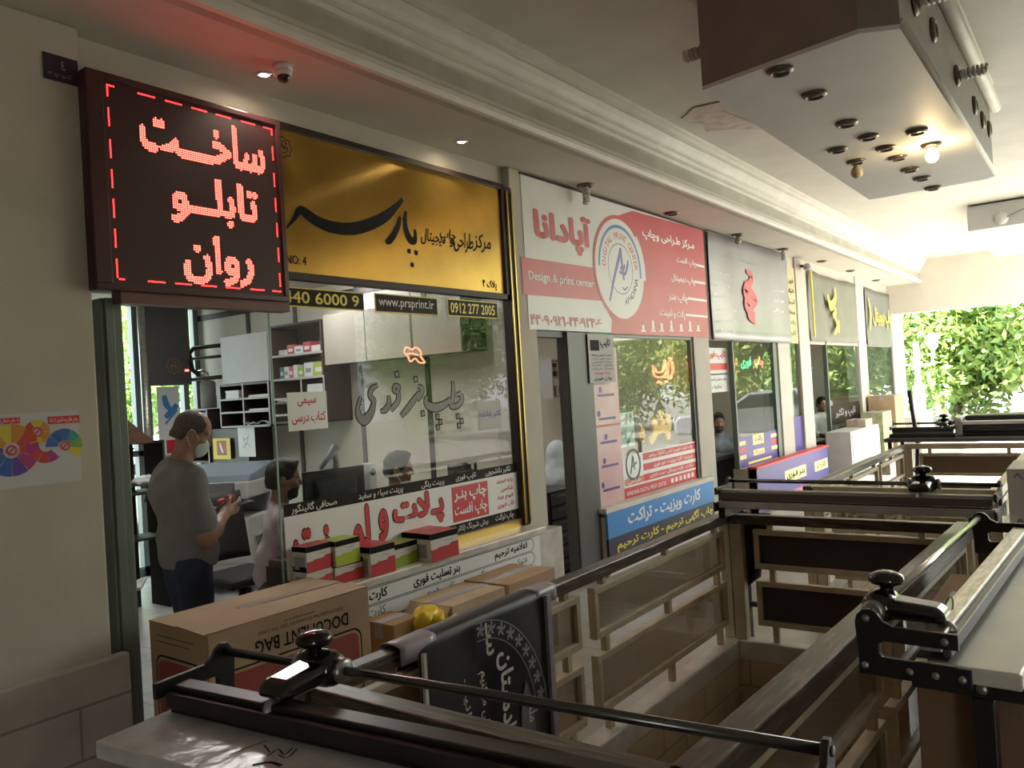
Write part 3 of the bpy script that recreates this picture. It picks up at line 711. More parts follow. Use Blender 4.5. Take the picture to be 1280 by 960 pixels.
# toner cartons along the sill
def toner(w, h, d, col, loc, rz, label, top):
    t = thing('toner_carton', label, 'box', (0,0,0), 0, 'toner cartons on the marble sill')
    MB().box((-w/2, -d/2, 0), (w/2, d/2, h)).build('carton', [m_offwhite], t, bevel=.002)
    c = mat('toner_'+top, col, .4); pl = Plane((0, -d/2-.0006, 0), (1,0,0), (0,0,1)); pe = Plane((-w/2-.0006, 0, 0), (0,-1,0), (0,0,1))
    mb = MB(); slab(mb, pl, -w/2, 0, w/2, h*.42, 0, .001)
    mb.prism([(-w*.32, h*.42), (w*.5, h*.42), (w*.5, h*.55), (w*.24, h*.55), (w*.14, h*.47), (-w*.2, h*.47)], pl.O, pl.U, pl.V, pl.N, 0, .001)
    mb.box((-w/2+.004, -d/2+.004, h), (w/2-.004, d/2-.004, h+.0012)); mb.build('colour_panel', c, t)
    mb = MB(); slab(mb, pl, -w/2, h*.78, w/2, h, 0, .001); slab(mb, pe, -d/2, h*.8, d/2, h, 0, .001)
    mb.build('dark_band', m_ink, t)
    mb = MB(); slab(mb, pe, -d*.38, h*.12, d*.38, h*.62, 0, .001)
    for k in range(3): slab(mb, pl, w*(.0+.1*k), h*.64, w*(.06+.1*k), h*.67, 0, .001)
    mb.build('print_block', m_grey, t)
    t.location = loc; t.rotation_euler = (0, 0, rz); return t
SZ = .64
RD, GN = (.50, .035, .05), (.42, .52, .03)
toner(.185, .14, .11, RD, (2.90, 3.55, SZ+.107), .06, 'red and white toner carton, topmost at the left end of the sill', 'red')
toner(.185, .14, .105, RD, (2.90, 3.55, SZ), .03, 'red and white toner carton under another at the left end of the sill', 'red')
toner(.20, .12, .10, RD, (3.11, 3.545, SZ), -.04, 'dark topped red toner carton carrying the yellow green carton', 'red')
toner(.185, .14, .13, GN, (3.095, 3.55, SZ+.102), .03, 'yellow green toner carton on top of a red carton', 'green')
toner(.195, .17, .20, RD, (3.32, 3.54, SZ), .0, 'square red and white toner carton in the middle of the sill', 'red')
toner(.205, .14, .14, (.26, .36, .03), (3.55, 3.55, SZ), .03, 'dark green topped toner carton between two red cartons', 'green')
toner(.25, .17, .32, RD, (3.80, 3.54, SZ), -.03, 'tallest red and white toner carton at the right end of the row', 'red')
# ---------------------------------------------------------------- inside the first shop
PW = 5.15
wall = Plane((PW, 0, 0), (0,-1,0), (0,0,1))          # partition wall seen from inside (faces -x); u = -y
mb = MB()
for y in (4.66, 5.48, 6.35, 7.1): mb.box((PW-.012, y-.025, 0), (PW, y+.025, SHC))
mb.box((PW-.012, 3.7, 2.62), (PW, 8, 2.68)); struct(mb.build('trim_6', m_brownframe))
# back window onto the street side
wb = struct(MB().box((3.75, BACK+.03, .02), (5.18, BACK+.038, 2.78)).build('window_2', m_glassg))
mb = MB()
for x0, x1 in ((3.75, 3.8), (4.39, 4.47), (4.50, 4.56), (5.08, 5.14), (4.93, 4.99)): mb.box((x0, BACK-.02, 0), (x1, BACK+.06, 2.78))
mb.box((3.75, BACK-.02, 1.22), (4.5, BACK+.06, 1.28)).box((3.75, BACK-.02, 0), (5.18, BACK+.06, .10))
mb.build('window_frame', mat('grey_blue_frame', (.17, .19, .20), .4, .3), wb)
t = thing('hanging_sign_case', 'dark grey hanging sign case with a gold star emblem in the back window', 'sign', (4.67, 7.9, 1.94))
MB().box((4.42, 7.82, 1.93), (4.93, 7.93, 2.74)).build('case', mat('case_grey', (.10, .095, .10), .55), t, bevel=.008)
ep = face_y(7.82); gold_seal(ep, (4.73, 2.13), .085, m_goldtrim, t, n=.001, name='star_emblem')
MB().box((4.855, 7.81, 2.07), (4.895, 7.82, 2.09)).build('red_lamp', m_neonr, t)
t = thing('steel_post', 'slim steel post standing in front of the back window of the first shop', 'post', (4.42, 7.5, 0))
MB().tube([at_y(176, 395, 7.4)*[1,1,0]+[0,0,0.0], at_y(176, 395, 7.4)*[1,1,0]+[0,0,2.75]], .035, 14).build('post', m_alu, t)
t = thing('stamp_poster', 'white poster with a blue rubber stamp picture hung in the back window', 'poster', (4.75, 7.98, 1.2))
pp = face_y(7.99); MB().box((4.62, 7.985, 1.2), (4.87, 7.99, 1.92)).build('sheet', m_white, t)
pq = face_y(7.985); mb = MB()
brush(mb, pq, [(4.70, 1.83, .05), (4.72, 1.74, .07), (4.76, 1.68, .045)], px=False, n=.001); brush(mb, pq, [(4.70, 1.60, .05), (4.78, 1.66, .07), (4.84, 1.73, .05)], px=False, n=.001)
brush(mb, pq, [(4.70, 1.53, .02), (4.84, 1.67, .02)], px=False, n=.001); mb.build('stamp_picture', m_blue, t)
mb = MB(); slab(mb, pq, 4.70, 1.22, 4.87, 1.36, .0005, .001); text_box(mb, pq, 'مهر', (4.72, 1.40, 4.83, 1.46), n=.001, bold=.02); mb.build('red_print', m_red, t)
# cabinets on the partition wall: (name, y range, z range)
CX = PW-.32
def cab_box(mb, y0, y1, z0, z1, x0=CX, x1=PW, th=.018, shelves=(), divs=(), back=True):
    mb.box((x0, y0, z0), (x1, y0+th, z1)).box((x0, y1-th, z0), (x1, y1, z1)).box((x0, y0, z0), (x1, y1, z0+th)).box((x0, y0, z1-th), (x1, y1, z1))
    if back: mb.box((x1-.01, y0, z0), (x1, y1, z1))
    for s in shelves: mb.box((x0+.005, y0, s), (x1, y1, s+th))
    for d in divs: mb.box((x0+.005, d, z0), (x1, d+th, z1))
t = thing('wall_cabinet', 'long beige wall cabinet with three flat doors high behind the shop glass', 'cabinet', (PW-.16, 4.9, 1.98))
MB().box((CX+.02, 4.0, 1.99), (PW-.012, 5.60, 2.42)).build('body', m_dbrown, t)
for k in range(3): MB().box((CX, 4.01+k*.53, 1.985), (CX+.02, 4.01+k*.53+.52, 2.425)).build('door', m_cabdoor, t, bevel=.003)
t = thing('open_shelf_unit', 'dark open shelf unit of small boxes at the left end of the long wall cabinet', 'shelf', (PW-.16, 5.98, 1.5))
mb = MB(); cab_box(mb, 5.62, 6.36, 1.48, 2.40, shelves=(2.10, 1.88, 1.66)); mb.build('carcass', m_dbrown, t)
mb = MB()
for z in (2.10, 1.88, 1.70, 1.55): mb.box((CX-.004, 5.62, z), (CX, 6.36, z+.02))
for y in (5.61, 5.92, 6.35): mb.box((CX-.004, y, 1.48), (CX, y+.018, 2.40 if y > 6 else 1.9))
mb.build('edge_strips', m_lgrey, t)
t = thing('wall_cabinet', 'pale grey wall cupboard with one plain door above the pigeonholes', 'cabinet', (PW-.16, 6.75, 1.9))
MB().box((CX+.02, 6.4, 1.90), (PW-.012, 7.12, 2.36)).build('body', m_dbrown, t)
MB().box((CX-.002, 6.39, 1.895), (CX+.02, 7.13, 2.365)).build('door', m_lgrey, t, bevel=.003)
t = thing('pigeonhole_shelf', 'brown pigeonhole shelf of papers under the pale grey cupboard', 'shelf', (PW-.16, 6.75, 1.45))
mb = MB(); cab_box(mb, 6.40, 7.2, 1.46, 1.89, shelves=(1.73, 1.60), divs=(6.8,)); mb.build('carcass', m_dbrown, t)
mb = MB()
for z in (1.46, 1.60, 1.73): mb.box((CX-.004, 6.40, z), (CX, 7.2, z+.018))
for y in (6.40, 6.80, 7.18): mb.box((CX-.004, y, 1.46), (CX, y+.018, 1.89))
mb.build('edge_strips', m_lgrey, t)
t = thing('hanging_cupboard', 'dark brown side cupboard with an open niche beside the back window', 'cupboard', (PW-.16, 7.3, 1.1))
mb = MB(); mb.box((CX+.02, 6.8, 1.11), (PW-.012, 7.42, 1.45)); cab_box(mb, 7.42, 7.8, 1.11, 1.66); mb.build('carcass', m_dbrown, t)
mb = MB(); mb.box((CX-.004, 7.42, 1.65), (CX, 7.8, 1.668)).box((CX-.004, 7.42, 1.11), (CX, 7.438, 1.66)); mb.build('edge_strips', m_lgrey, t)
t = thing('drawing_sheet', 'white sheet with a pencil sketch taped to the brown cupboard', 'paper', (CX, 7.15, 1.12))
ws = Plane((CX+.018, 0, 0), (0,-1,0), (0,0,1)); rect_px(MB(), ws, (297,533), (320,571), 0, .002).build('sheet', m_white, t)
mb = MB(); a = ws.px(308, 553)
for q in ([(-.05,.06),(.0,-.02),(.05,.08)], [(-.06,-.05),(.02,-.01),(.06,-.05)], [(-.04,.02),(.03,.04),(-.02,-.06)]): brush(mb, ws, [(a[0]+x, a[1]+y, .006) for x, y in q], px=False, n=.0025)
mb.build('sketch', m_grey, t)
t = thing('yellow_flyer', 'yellow flyer with a red picture hanging from the cupboard niche', 'flyer', (CX, 7.6, 1.1))
ws2 = Plane((CX-.006, 0, 0), (0,-1,0), (0,0,1)); rect_px(MB(), ws2, (266,548), (289,574), 0, .002).build('sheet', m_yel, t)
mb = MB(); rect_px(mb, ws2, (271,551), (284,569), .0025, .003); mb.build('red_picture', mat('orange_print', (.45, .13, .06), .5), t)
mb = MB(); a = ws2.px(277, 560); brush(mb, ws2, [(a[0]-.02, a[1]+.05, .02), (a[0], a[1], .03), (a[0]+.03, a[1]-.05, .02)], px=False, n=.0035); mb.build('white_figure', m_white, t)
t = thing('switch_box', 'white narrow electric box inside the cupboard niche', 'box', (CX+.1, 7.58, 1.3))
MB().box((CX+.05, 7.52, 1.30), (CX+.12, 7.68, 1.63)).build('case', m_offwhite, t, bevel=.006); MB().box((CX+.045, 7.57, 1.46), (CX+.05, 7.63, 1.54)).build('display', m_dgrey, t)
t = thing('steel_canister', 'grey canister standing on top of the cupboard niche', 'canister', (CX+.14, 7.6, 1.668))
MB().lathe((CX+.14, 7.6, 1.668), [(.075, 0), (.08, .01), (.08, .13), (.074, .14), (.078, .15), (.078, .27), (.05, .29), (.0, .29)]).build('body', m_grey, t)
MB().tube([(CX+.14, 7.6, 1.955), (CX+.14, 7.6, 2.03), (CX+.14, 7.66, 2.06), (CX+.14, 7.74, 2.06)], .022, 10).build('spout', m_chrome, t)
t = thing('pipe_rack', 'dark bent pipe frame on the wall above the grey canister', 'pipe', (CX+.1, 7.55, 1.9))
mb = MB()
mb.tube([(PW-.02, 7.15, 2.30), (CX+.1, 7.2, 2.30), (CX+.1, 7.75, 2.31), (CX+.1, 7.84, 2.26), (CX+.1, 7.80, 2.08), (CX+.1, 7.70, 2.03)], .022, 10)
mb.tube([(CX+.1, 7.2, 2.19), (CX+.1, 7.80, 2.2)], .016, 8); mb.tube([(CX+.1, 7.2, 1.98), (CX+.1, 7.85, 1.98)], .02, 8); mb.build('pipe', m_brownframe, t)
MB().box((PW-.05, 7.2, 1.85), (PW-.012, 7.5, 2.0)).build('meter_box', m_grey, t, bevel=.005)
t = thing('sprung_lamp', 'curved dark metal lamp arm over the grey copier by the back window', 'lamp', (4.6, 7.3, .98))
c = at_y(287, 606, 6.9); mb = MB(); R = .10
mb.tube([c+[R*.85*math.cos(a), -R*.5*math.cos(a), R*1.15*math.sin(a)] for a in np.linspace(math.pi, 0, 14)], .014, 8)
t.location = c; mb = MB(); mb.tube([c+[-R*.85, R*.5, -.1]]+[c+[R*.85*math.cos(a), -R*.5*math.cos(a), R*1.15*math.sin(a)] for a in np.linspace(math.pi, 0, 14)], .014, 8); mb.build('arm', m_darksteel, t)
MB().lathe(c+[-R*.85, R*.5, -.14], [(.07, 0), (.07, .03), (.02, .045)]).build('base', m_dgrey, t)
# products on the shelf unit: individual cartons
cols = [(.55,.08,.08),(.75,.72,.68),(.45,.05,.08),(.66,.62,.5),(.75,.75,.75),(.3,.42,.06),(.7,.7,.68),(.42,.5,.08),(.1,.25,.3),(.6,.12,.2)]
pm = [mat('carton_print', c_, .5) for c_ in cols]
words = ['red', 'cream', 'crimson', 'straw coloured', 'white', 'green', 'pale grey', 'lime', 'teal', 'pink']
def product(y, z, w, h, k, row, pos):
    t = thing('supply_carton', f'{words[k]} supply carton, {pos} on the {row} of shelf unit', 'carton', (CX+.12, y, z), 0, 'supply cartons on the dark shelf unit')
    MB().box((CX+.05, y-w/2, z), (CX+.22, y+w/2, z+h)).build('carton', pm[k], t, bevel=.002)
    MB().box((CX+.049, y-w*.3, z+h*.3), (CX+.05, y+w*.3, z+h*.6)).build('label_patch', m_white if k != 4 else m_grey, t)
ord_ = ['first from the left', 'second from the left', 'third from the left', 'fourth from the left', 'fifth from the left', 'sixth from the left', 'seventh from the left']
y = 6.29
for i, (w, h, k) in enumerate(((.12,.05,1),(.10,.09,0),(.12,.07,4),(.11,.10,2),(.12,.06,6),(.10,.10,3))):
    product(y-w/2, 2.119, w, h, k, 'upper shelf', ord_[i]); y -= w+.004
y = 6.29
for i, (w, h, k) in enumerate(((.06,.11,8),(.06,.11,4),(.06,.11,9),(.06,.12,6),(.08,.10,5),(.12,.13,4),(.15,.13,7))):
    product(y-w/2, 1.899, w, h, k, 'second shelf', ord_[i]); y -= w+.006
def ream(y, z, w, h, lab):
    t = thing('paper_stack', lab, 'paper', (CX+.14, y, z), 0, 'paper stacks in the pigeonholes'); mb = MB(); n = max(2, int(h/.02))
    for q in range(n): mb.box((CX+.03, y-w/2+(q % 2)*.006, z+h*q/n), (CX+.26, y+w/2-(q % 3)*.004, z+h*(q+1)/n-.001))
    mb.build('sheets', m_white, t)
ream(5.77, 1.70, .24, .13, 'tall white paper stack at the right of the dark shelf unit')
ream(6.15, 1.68, .34, .04, 'thin white paper stack at the left of the dark shelf unit')
ream(7.03, 1.75, .22, .08, 'white paper stack in the top left pigeonhole')
ream(6.6, 1.748, .34, .025, 'thin paper stack in the top right pigeonhole')
ream(6.62, 1.618, .30, .02, 'thin paper stack in the middle right pigeonhole')
t = thing('crumpled_plastic', 'bluish crumpled plastic sheet lying in the lowest pigeonhole', 'plastic sheet', (CX+.1, 6.6, 1.48))
G = [[(CX-.02+.03*i, 6.42+.05*j, 1.482+.03*abs(math.sin(i*1.7+j*2.1))+.012*math.sin(j*.9)) for j in range(9)] for i in range(7)]
MB().grid(G).build('sheet', mat('plastic_sheet', (.40, .45, .55), .2), t, sol=.003)
# copier near the entrance, printers, desk, chair, screens
def copier(loc, rz, label, w=.62, d=.62, h=1.0):
    t = thing('photocopier', label, 'photocopier', (0,0,0), 0, 'photocopiers in the first shop'); 
    MB().box((-w/2, -d/2, .06), (w/2, d/2, h*.62)).build('cabinet', m_lgrey, t, bevel=.012)
    for k in range(3): 
        dr = MB().box((-w/2+.02, -d/2-.015, .10+k*h*.165), (w/2-.02, -d/2, .10+k*h*.165+h*.15)).build('paper_drawer', m_lgrey, t, bevel=.006)
        MB().box((-.09, -d/2-.022, .10+k*h*.165+h*.10), (.09, -d/2-.015, .10+k*h*.165+h*.125)).build('drawer_handle', m_dgrey, dr)
    MB().box((-w/2, -d/2+.03, h*.62), (-w/2+.12, d/2, h*.78)).box((-w/2+.12, d/2-.1, h*.62), (w/2, d/2, h*.78)).build('output_bay', m_grey, t, bevel=.005)
    MB().box((-w/2-.01, -d/2, h*.78), (w/2+.01, d/2, h*.92)).build('scanner_bed', m_lgrey, t, bevel=.012)
    MB().hexa([(-w/2, -d/2+.08, h*.92), (w/2, -d/2+.08, h*.92), (w/2, d/2, h*.92), (-w/2, d/2, h*.92), (-w/2, -d/2+.1, h*.97), (w/2, -d/2+.1, h*.97), (w/2, d/2, h*1.05), (-w/2, d/2, h*1.05)]).build('lid', m_bluegrey, t, bevel=.008)
    MB().hexa([(-w/2, -d/2-.1, h*.80), (w/2-.1, -d/2-.1, h*.80), (w/2-.1, -d/2, h*.86), (-w/2, -d/2, h*.86), (-w/2, -d/2-.1, h*.83), (w/2-.1, -d/2-.1, h*.83), (w/2-.1, -d/2, h*.92), (-w/2, -d/2, h*.92)]).build('control_panel', m_dgrey, t, bevel=.004)
    tr = MB().hexa([(w/2, -d*.3, h*.45), (w/2+.25, -d*.3, h*.52), (w/2+.25, d*.3, h*.52), (w/2, d*.3, h*.45), (w/2, -d*.3, h*.47), (w/2+.25, -d*.3, h*.54), (w/2+.25, d*.3, h*.54), (w/2, d*.3, h*.47)]).build('side_tray', m_lgrey, t, bevel=.003)
    for sx in (-1, 1):
        for sy in (-1, 1): MB().lathe((sx*(w/2-.07), sy*(d/2-.07), 0), [(.03, 0), (.035, .03), (.02, .06)], n=10).build('castor', m_rubber, t)
    t.location = loc; t.rotation_euler = (0, 0, rz); return t
copier((2.42, 5.55, 0), math.radians(-35), 'grey photocopier left of the standing man near the shop entrance', .6, .6, 1.0)
c = at_z(310, 612, 1.0)
copier((4.42, 6.75, 0), math.radians(-60), 'large pale photocopier with blue grey lids under the yellow flyer', .9, .62, 1.08)
t = thing('plastic_bag', 'clear crumpled plastic bag lying on the copier left of the man', 'bag', (2.4, 5.55, 1.05))
b = Body(.03); random.seed(3)
for k in range(9): b.ell((2.4+random.uniform(-.15, .15), 5.55+random.uniform(-.12, .12), 1.09+random.uniform(-.01, .03)), (.08, .06, .035))
b.mesh('bag', mat('plastic_bag_film', (.42, .45, .52), .15), t, .012, wob=.008, wobf=60)
t = thing('small_shelf', 'dark small shelf unit with crumpled white paper left of the man', 'shelf', (3.45, 7.2, 0))
c = at_y(152, 560, 6.6); x0 = c[0]
mb = MB(); mb.box((x0-.02, 6.5, 0), (x0, 6.8, 1.42)).box((x0+.30, 6.5, 0), (x0+.32, 6.8, 1.42)).box((x0, 6.5, 1.40), (x0+.3, 6.8, 1.42)).box((x0, 6.5, .98), (x0+.3, 6.8, 1.0)).box((x0, 6.5, .6), (x0+.3, 6.8, .62)).box((x0, 6.79, 0), (x0+.2, 6.8, 1.42)); mb.build('carcass', m_blackmatte, t)
t = thing('crumpled_paper', 'crumpled white paper on the dark small shelf left of the man', 'paper', (x0+.18, 6.6, 1.0)); b = Body(.02)
for k in range(8): b.ell((x0+.18+random.uniform(-.1, .1), 6.62+random.uniform(-.05, .05), 1.045+random.uniform(-.005, .06)), (.05, .05, .03))
b.mesh('paper', m_white, t, .01, wob=.008, wobf=70)
t = thing('wooden_panel', 'slanted reddish wooden board above the copier at the left door post', 'board', (2.4, 4.6, 1.3))
pl = face_y(4.5); a = [pl.px(*p) for p in ((140,512), (140,557), (188,553), (187,548))]
MB().prism(a, pl.O, pl.U, pl.V, pl.N, -.02, .02).build('board', mat('red_wood', (.26, .13, .08), .5, var=.2, scale=12, stretch=(1, 1, 8)), t)
MB().bar((a[0][0]+.03, 4.5, 0), (a[0][0]+.03, 4.5, 1.36), .04, .04).build('stand_post', m_grey, t)
# desk behind the glass and the long work counter
t = thing('reception_desk', 'dark brown reception desk behind the printed shop glass', 'desk', (3.9, 4.1, 0))
MB().box((3.02, 3.72, .70), (4.9, 4.10, .735)).build('desk_top', m_desk, t, bevel=.004)
MB().box((3.0, 3.72, 0), (3.03, 4.1, .70)).box((3.03, 3.72, .15), (4.9, 3.74, .7)).box((4.87, 3.72, 0), (4.9, 4.1, .7)).build('side_panels', m_dbrown, t)
t2 = thing('desk_riser', 'brown block panel standing on the left end of the reception desk', 'panel', (3.06, 3.84, .735))
MB().box((3.04, 3.73, .735), (3.17, 3.77, 1.0)).build('panel', m_dbrown, t2, bevel=.003)
def monitor(name_label, c, rz, w, h, z0, tilt=0):
    t = thing('monitor', name_label, 'monitor', (0,0,0))
    MB().box((-w/2, -.012, z0+.0), (w/2, .012, z0+h)).build('screen_shell', m_black, t, bevel=.006)
    MB().hexa([(-w*.3, -.04, z0+h*.2), (w*.3, -.04, z0+h*.2), (w*.36, -.012, z0+h*.1), (-w*.36, -.012, z0+h*.1), (-w*.3, -.04, z0+h*.7), (w*.3, -.04, z0+h*.7), (w*.36, -.012, z0+h*.85), (-w*.36, -.012, z0+h*.85)]).build('back_hump', m_blackmatte, t, bevel=.006)
    MB().box((-.03, -.06, 0), (.03, -.035, z0+h*.5)).build('neck', m_black, t, bevel=.004)
    MB().box((-.12, -.11, 0), (.12, .07, .015)).build('foot', m_black, t, bevel=.006)
    MB().box((w*.08, -.0415, z0+h*.33), (w*.2, -.04, z0+h*.45)).build('sticker', m_grey, t)
    t.location = c; t.rotation_euler = (0, 0, rz); return t
monitor('wide black monitor seen from behind, beside the bearded seated man', (3.44, 3.96, .735), math.radians(-10), .44, .34, .16)
monitor('smaller black monitor seen from behind at the right of the shop glass', (4.66, 3.93, .735), math.radians(-4), .30, .24, .165)
t = thing('desk_phone', 'grey telephone handset raised on a stand behind the wide monitor', 'phone', (3.9, 4.5, .735)); pl = face_y(4.25)
def pt(u, v, y=4.02): return at_y(u, v, y)
mb = MB(); mb.tube([pt(401,586), pt(409,573), pt(415,565), pt(419,558)], [.012, .02, .023, .027], 12); mb.build('handset', m_bluegrey, t)
mb = MB(); mb.tube([pt(421,600), pt(421,575), pt(416,566)], [.03, .025, .02], 10); mb.build('cradle', m_lgrey, t)
MB().box(pt(421,600)*[1,1,0]+[-.05,-.05,.735], pt(421,600)*[1,1,0]+[.05,.05,1.17]).build('stand', m_grey, t, bevel=.01)
t = thing('desk_speaker', 'small pale speaker box beside the right edge of the wide monitor', 'speaker', (4.1, 4.03, .735)); c = pt(461, 590, 4.03)
MB().box((c[0]-.035, 3.99, .735), (c[0]+.035, 4.07, c[2]+.06)).build('case', m_lgrey, t, bevel=.008); MB().lathe((c[0], 3.99, c[2]), [(.025, 0), (.018, .004)], ax=(0,-1,0)).build('cone', m_dgrey, t)
t = thing('work_counter', 'grey work counter along the partition wall behind the seated men', 'counter', (4.85, 5.2, 0))
MB().box((4.6, 4.5, .72), (PW-.02, 6.0, .76)).build('counter_top', m_lgrey, t, bevel=.004); MB().box((4.65, 4.55, 0), (PW-.03, 5.95, .72)).build('cabinet', m_grey, t)
# office chair
t = thing('office_chair', 'black office chair with armrest behind the document carton', 'chair', (3.42, 4.95, 0)); o = np.array([3.42, 4.95, 0])
MB().box(o+[-.24, -.22, .44], o+[.24, .24, .51]).build('seat', m_blackmatte, t, bevel=.03, seg=3)
G = [[o+[-.23+.46*i/8, .22+.05*(1-((i-4)/4)**2)+.09*(j/8), .56+.48*j/8] for j in range(9)] for i in range(9)]; MB().grid(G).build('backrest', m_blackmatte, t, sol=.05)
for s in (-1, 1): 
    a = MB().tube([o+[s*.27, .1, .46], o+[s*.29, .1, .68], o+[s*.29, -.12, .70]], .018, 8).build('armrest', m_black, t); MB().box(o+[s*.29-.035, -.15, .695], o+[s*.29+.035, .12, .725]).build('arm_pad', m_rubber, a, bevel=.01)
MB().tube([o+[0, 0, .10], o+[0, 0, .45]], .03, 12).build('gas_column', m_black, t)
for k in range(5):
    a = k*2*math.pi/5; l = MB().bar(o+[0, 0, .10], o+[.29*math.cos(a), .29*math.sin(a), .07], .05, .035).build('base_leg', m_black, t); MB().lathe(o+[.29*math.cos(a), .29*math.sin(a), .0], [(.02, 0), (.028, .02), (.028, .04), (.015, .055)], n=10).build('castor', m_rubber, l)
# ceiling lamps in the shops and the small neon sign
def strip_light(c, L, label, rz=0.0, w=.14):
    t = thing('strip_light', label, 'lamp', (0,0,0), 0, 'strip lights in the shops')
    MB().box((-L/2, -w/2, .0), (L/2, w/2, .05)).build('housing', m_offwhite, t, bevel=.004); MB().box((-L/2+.01, -w/2+.01, -.012), (L/2-.01, w/2-.01, 0)).build('diffuser', m_tube, t)
    t.location = c; t.rotation_euler = (0, 0, rz)
c = at_z(396, 352, 2.68); strip_light((c[0], c[1], 2.70), 1.3, 'glowing strip light under the ceiling of the first shop', 0)
strip_light((3.4, 4.75, 2.70), 1.2, 'added unseen strip light brightening the entrance of the first shop', 0)  # extra lamp, unseen, added to brighten the front of the shop
t = thing('neon_sign', 'small red neon outline sign glowing high behind the shop glass', 'neon sign', (4.3, 4.3, 1.95)); npl = face_y(4.3)
mb = MB()
def neon(mb, pl, pts, r=.006, n=0.0, closed=False):
    S = smooth_path([(*pl.px(*p), 0) for p in pts]+([(*pl.px(*pts[0]), 0)] if closed else []), 4); mb.tube([pl.p(q[0], q[1], n) for q in S], r, 6)
neon(mb, npl, [(505,440),(508,434),(515,437),(520,434),(526,440),(526,446),(531,453),(524,453),(519,448),(513,452),(510,446)], closed=True); neon(mb, npl, [(509,442),(517,442),(523,444)])
mb.build('neon_tube', m_neonr, t)
MB().tube([npl.p(*npl.px(516, 434)), (npl.p(*npl.px(516, 434))*[1,1,0]+[0,0,SHC])], .003, 6).build('hanging_wire', m_dgrey, t)
# ---------------------------------------------------------------- people
def head_prims(b, c, f, up, s=1.0, k=.02):
    """skull, jaw, brow, nose, lips, ears round c (middle of the head), facing f"""
    R = _rotm(f, up); F, L, U = R; c = np.array(c, float)
    P = lambda a, l, u: c+(F*a+L*l+U*u)*s
    b.ell(P(-.012, 0, .035), np.array([.098, .076, .088])*s, R, k)
    b.ell(P(.030, 0, -.045), np.array([.062, .056, .072])*s, R, k*1.2)
    b.ell(P(.066, 0, -.096), np.array([.024, .026, .020])*s, R, k)
    b.ell(P(-.005, 0, -.03), np.array([.075, .068, .06])*s, R, k)
    for q in (-1, 1):
        b.ell(P(.072, q*.032, .014), np.array([.020, .016, .014])*s, R, .006, -1)
        b.ell(P(.070, q*.030, .010), np.array([.014, .015, .012])*s, R, .006)
        b.cap(P(.083, q*.012, .030), P(.068, q*.045, .030), .009*s, .008*s, .012)
        b.ell(P(.058, q*.042, -.022), np.array([.022, .018, .018])*s, R, .02)
        b.ell(P(-.010, q*.077, -.008), np.array([.020, .008, .032])*s, R, .008)
        b.ell(P(.090, q*.011, -.032), np.array([.010, .009, .008])*s, R, .008)
    b.cap(P(.086, 0, .018), P(.108, 0, -.026), .008*s, .011*s, .010)
    b.cap(P(.086, -.016, -.060), P(.086, .016, -.060), .007*s, .007*s, .006); b.cap(P(.083, -.014, -.073), P(.083, .014, -.073), .008*s, .008*s, .006)
    return P, R
def hand_prims(b, w, d, palm, s=1.0, curl=.6, thumb=1, k=.010, spread=.0):
    """wrist w, pointing d, palm normal; five separate curled fingers"""
    d = nv(d); pn = nv(np.array(palm)-d*np.dot(palm, d)); sd = np.cross(d, pn); w = np.array(w, float)
    Q = lambda a, l, n: w+(d*a+sd*l+pn*n)*s
    b.cap(Q(.0, 0, 0), Q(.035, 0, 0), .026*s, .026*s, k*2)
    for q in (-.027, -.009, .009, .027): b.cap(Q(.02, q*.6, 0), Q(.088, q, 0), .014*s, .0115*s, k)
    for q, L in ((-.029, .062), (-.010, .075), (.010, .080), (.029, .072)):
        p = Q(.088, q, .0); an = .25*curl
        for j, (fr, r0, r1) in enumerate(((.45, .0095, .0088), (.32, .0088, .008), (.23, .008, .0068))):
            an += curl*(.45 if j else .15); e = p+(d*math.cos(an)+pn*math.sin(an)+sd*q*spread*10)*L*fr*s*1.15; b.cap(p, e, r0*s, r1*s, .004); p = e
    t = thumb; p = Q(.018, t*.026, .008); e = Q(.052, t*.054, .022); b.cap(p, e, .014*s, .0115*s, k); e2 = Q(.082, t*.052, .040); b.cap(e, e2, .0105*s, .009*s, .005); e3 = Q(.104, t*.042, .050); b.cap(e2, e3, .009*s, .0075*s, .004)
    return Q
def eyes(parent, P, R, s, look=0.0):
    for q in (-1, 1):
        b = Body(.002); b.ell(P(.0745, q*.0305, .0135), np.array([.0095, .0125, .0060])*s, R); b.mesh('eye', m_eye, parent, .0022, smooth=1)
# --- the standing man, right profile, reading his phone
man = thing('person', 'standing man in grey tee shirt, jeans and face mask reading his phone', 'person', (2.60, 4.15, 0))
h = nv((.985, -.17, 0)); l = np.array([-h[1], h[0], 0]); up = np.array([0, 0, 1.])   # forward, left, up
B0 = np.array([2.535, 4.15, 0])
def W(f, s, z): return B0+h*f+l*s+up*z
b = Body(.05)
hd_ = nv((.86, -.50, 0)); hf = nv(hd_+up*-.50); hu = nv(up+hd_*.50); hc = W(.062, 0, 1.525)
P, R = head_prims(b, hc, hf, hu, 1.0)
b.cap(W(-.035, 0, 1.33), W(.025, 0, 1.46), .062, .056, .03)                  # neck
b.ell(W(-.03, 0, 1.21), (.115, .165, .15), _rotm(h, up)); b.ell(W(-.005, 0, 1.02), (.118, .15, .16), _rotm(h, up)); b.ell(W(-.01, 0, .86), (.118, .16, .12), _rotm(h, up))
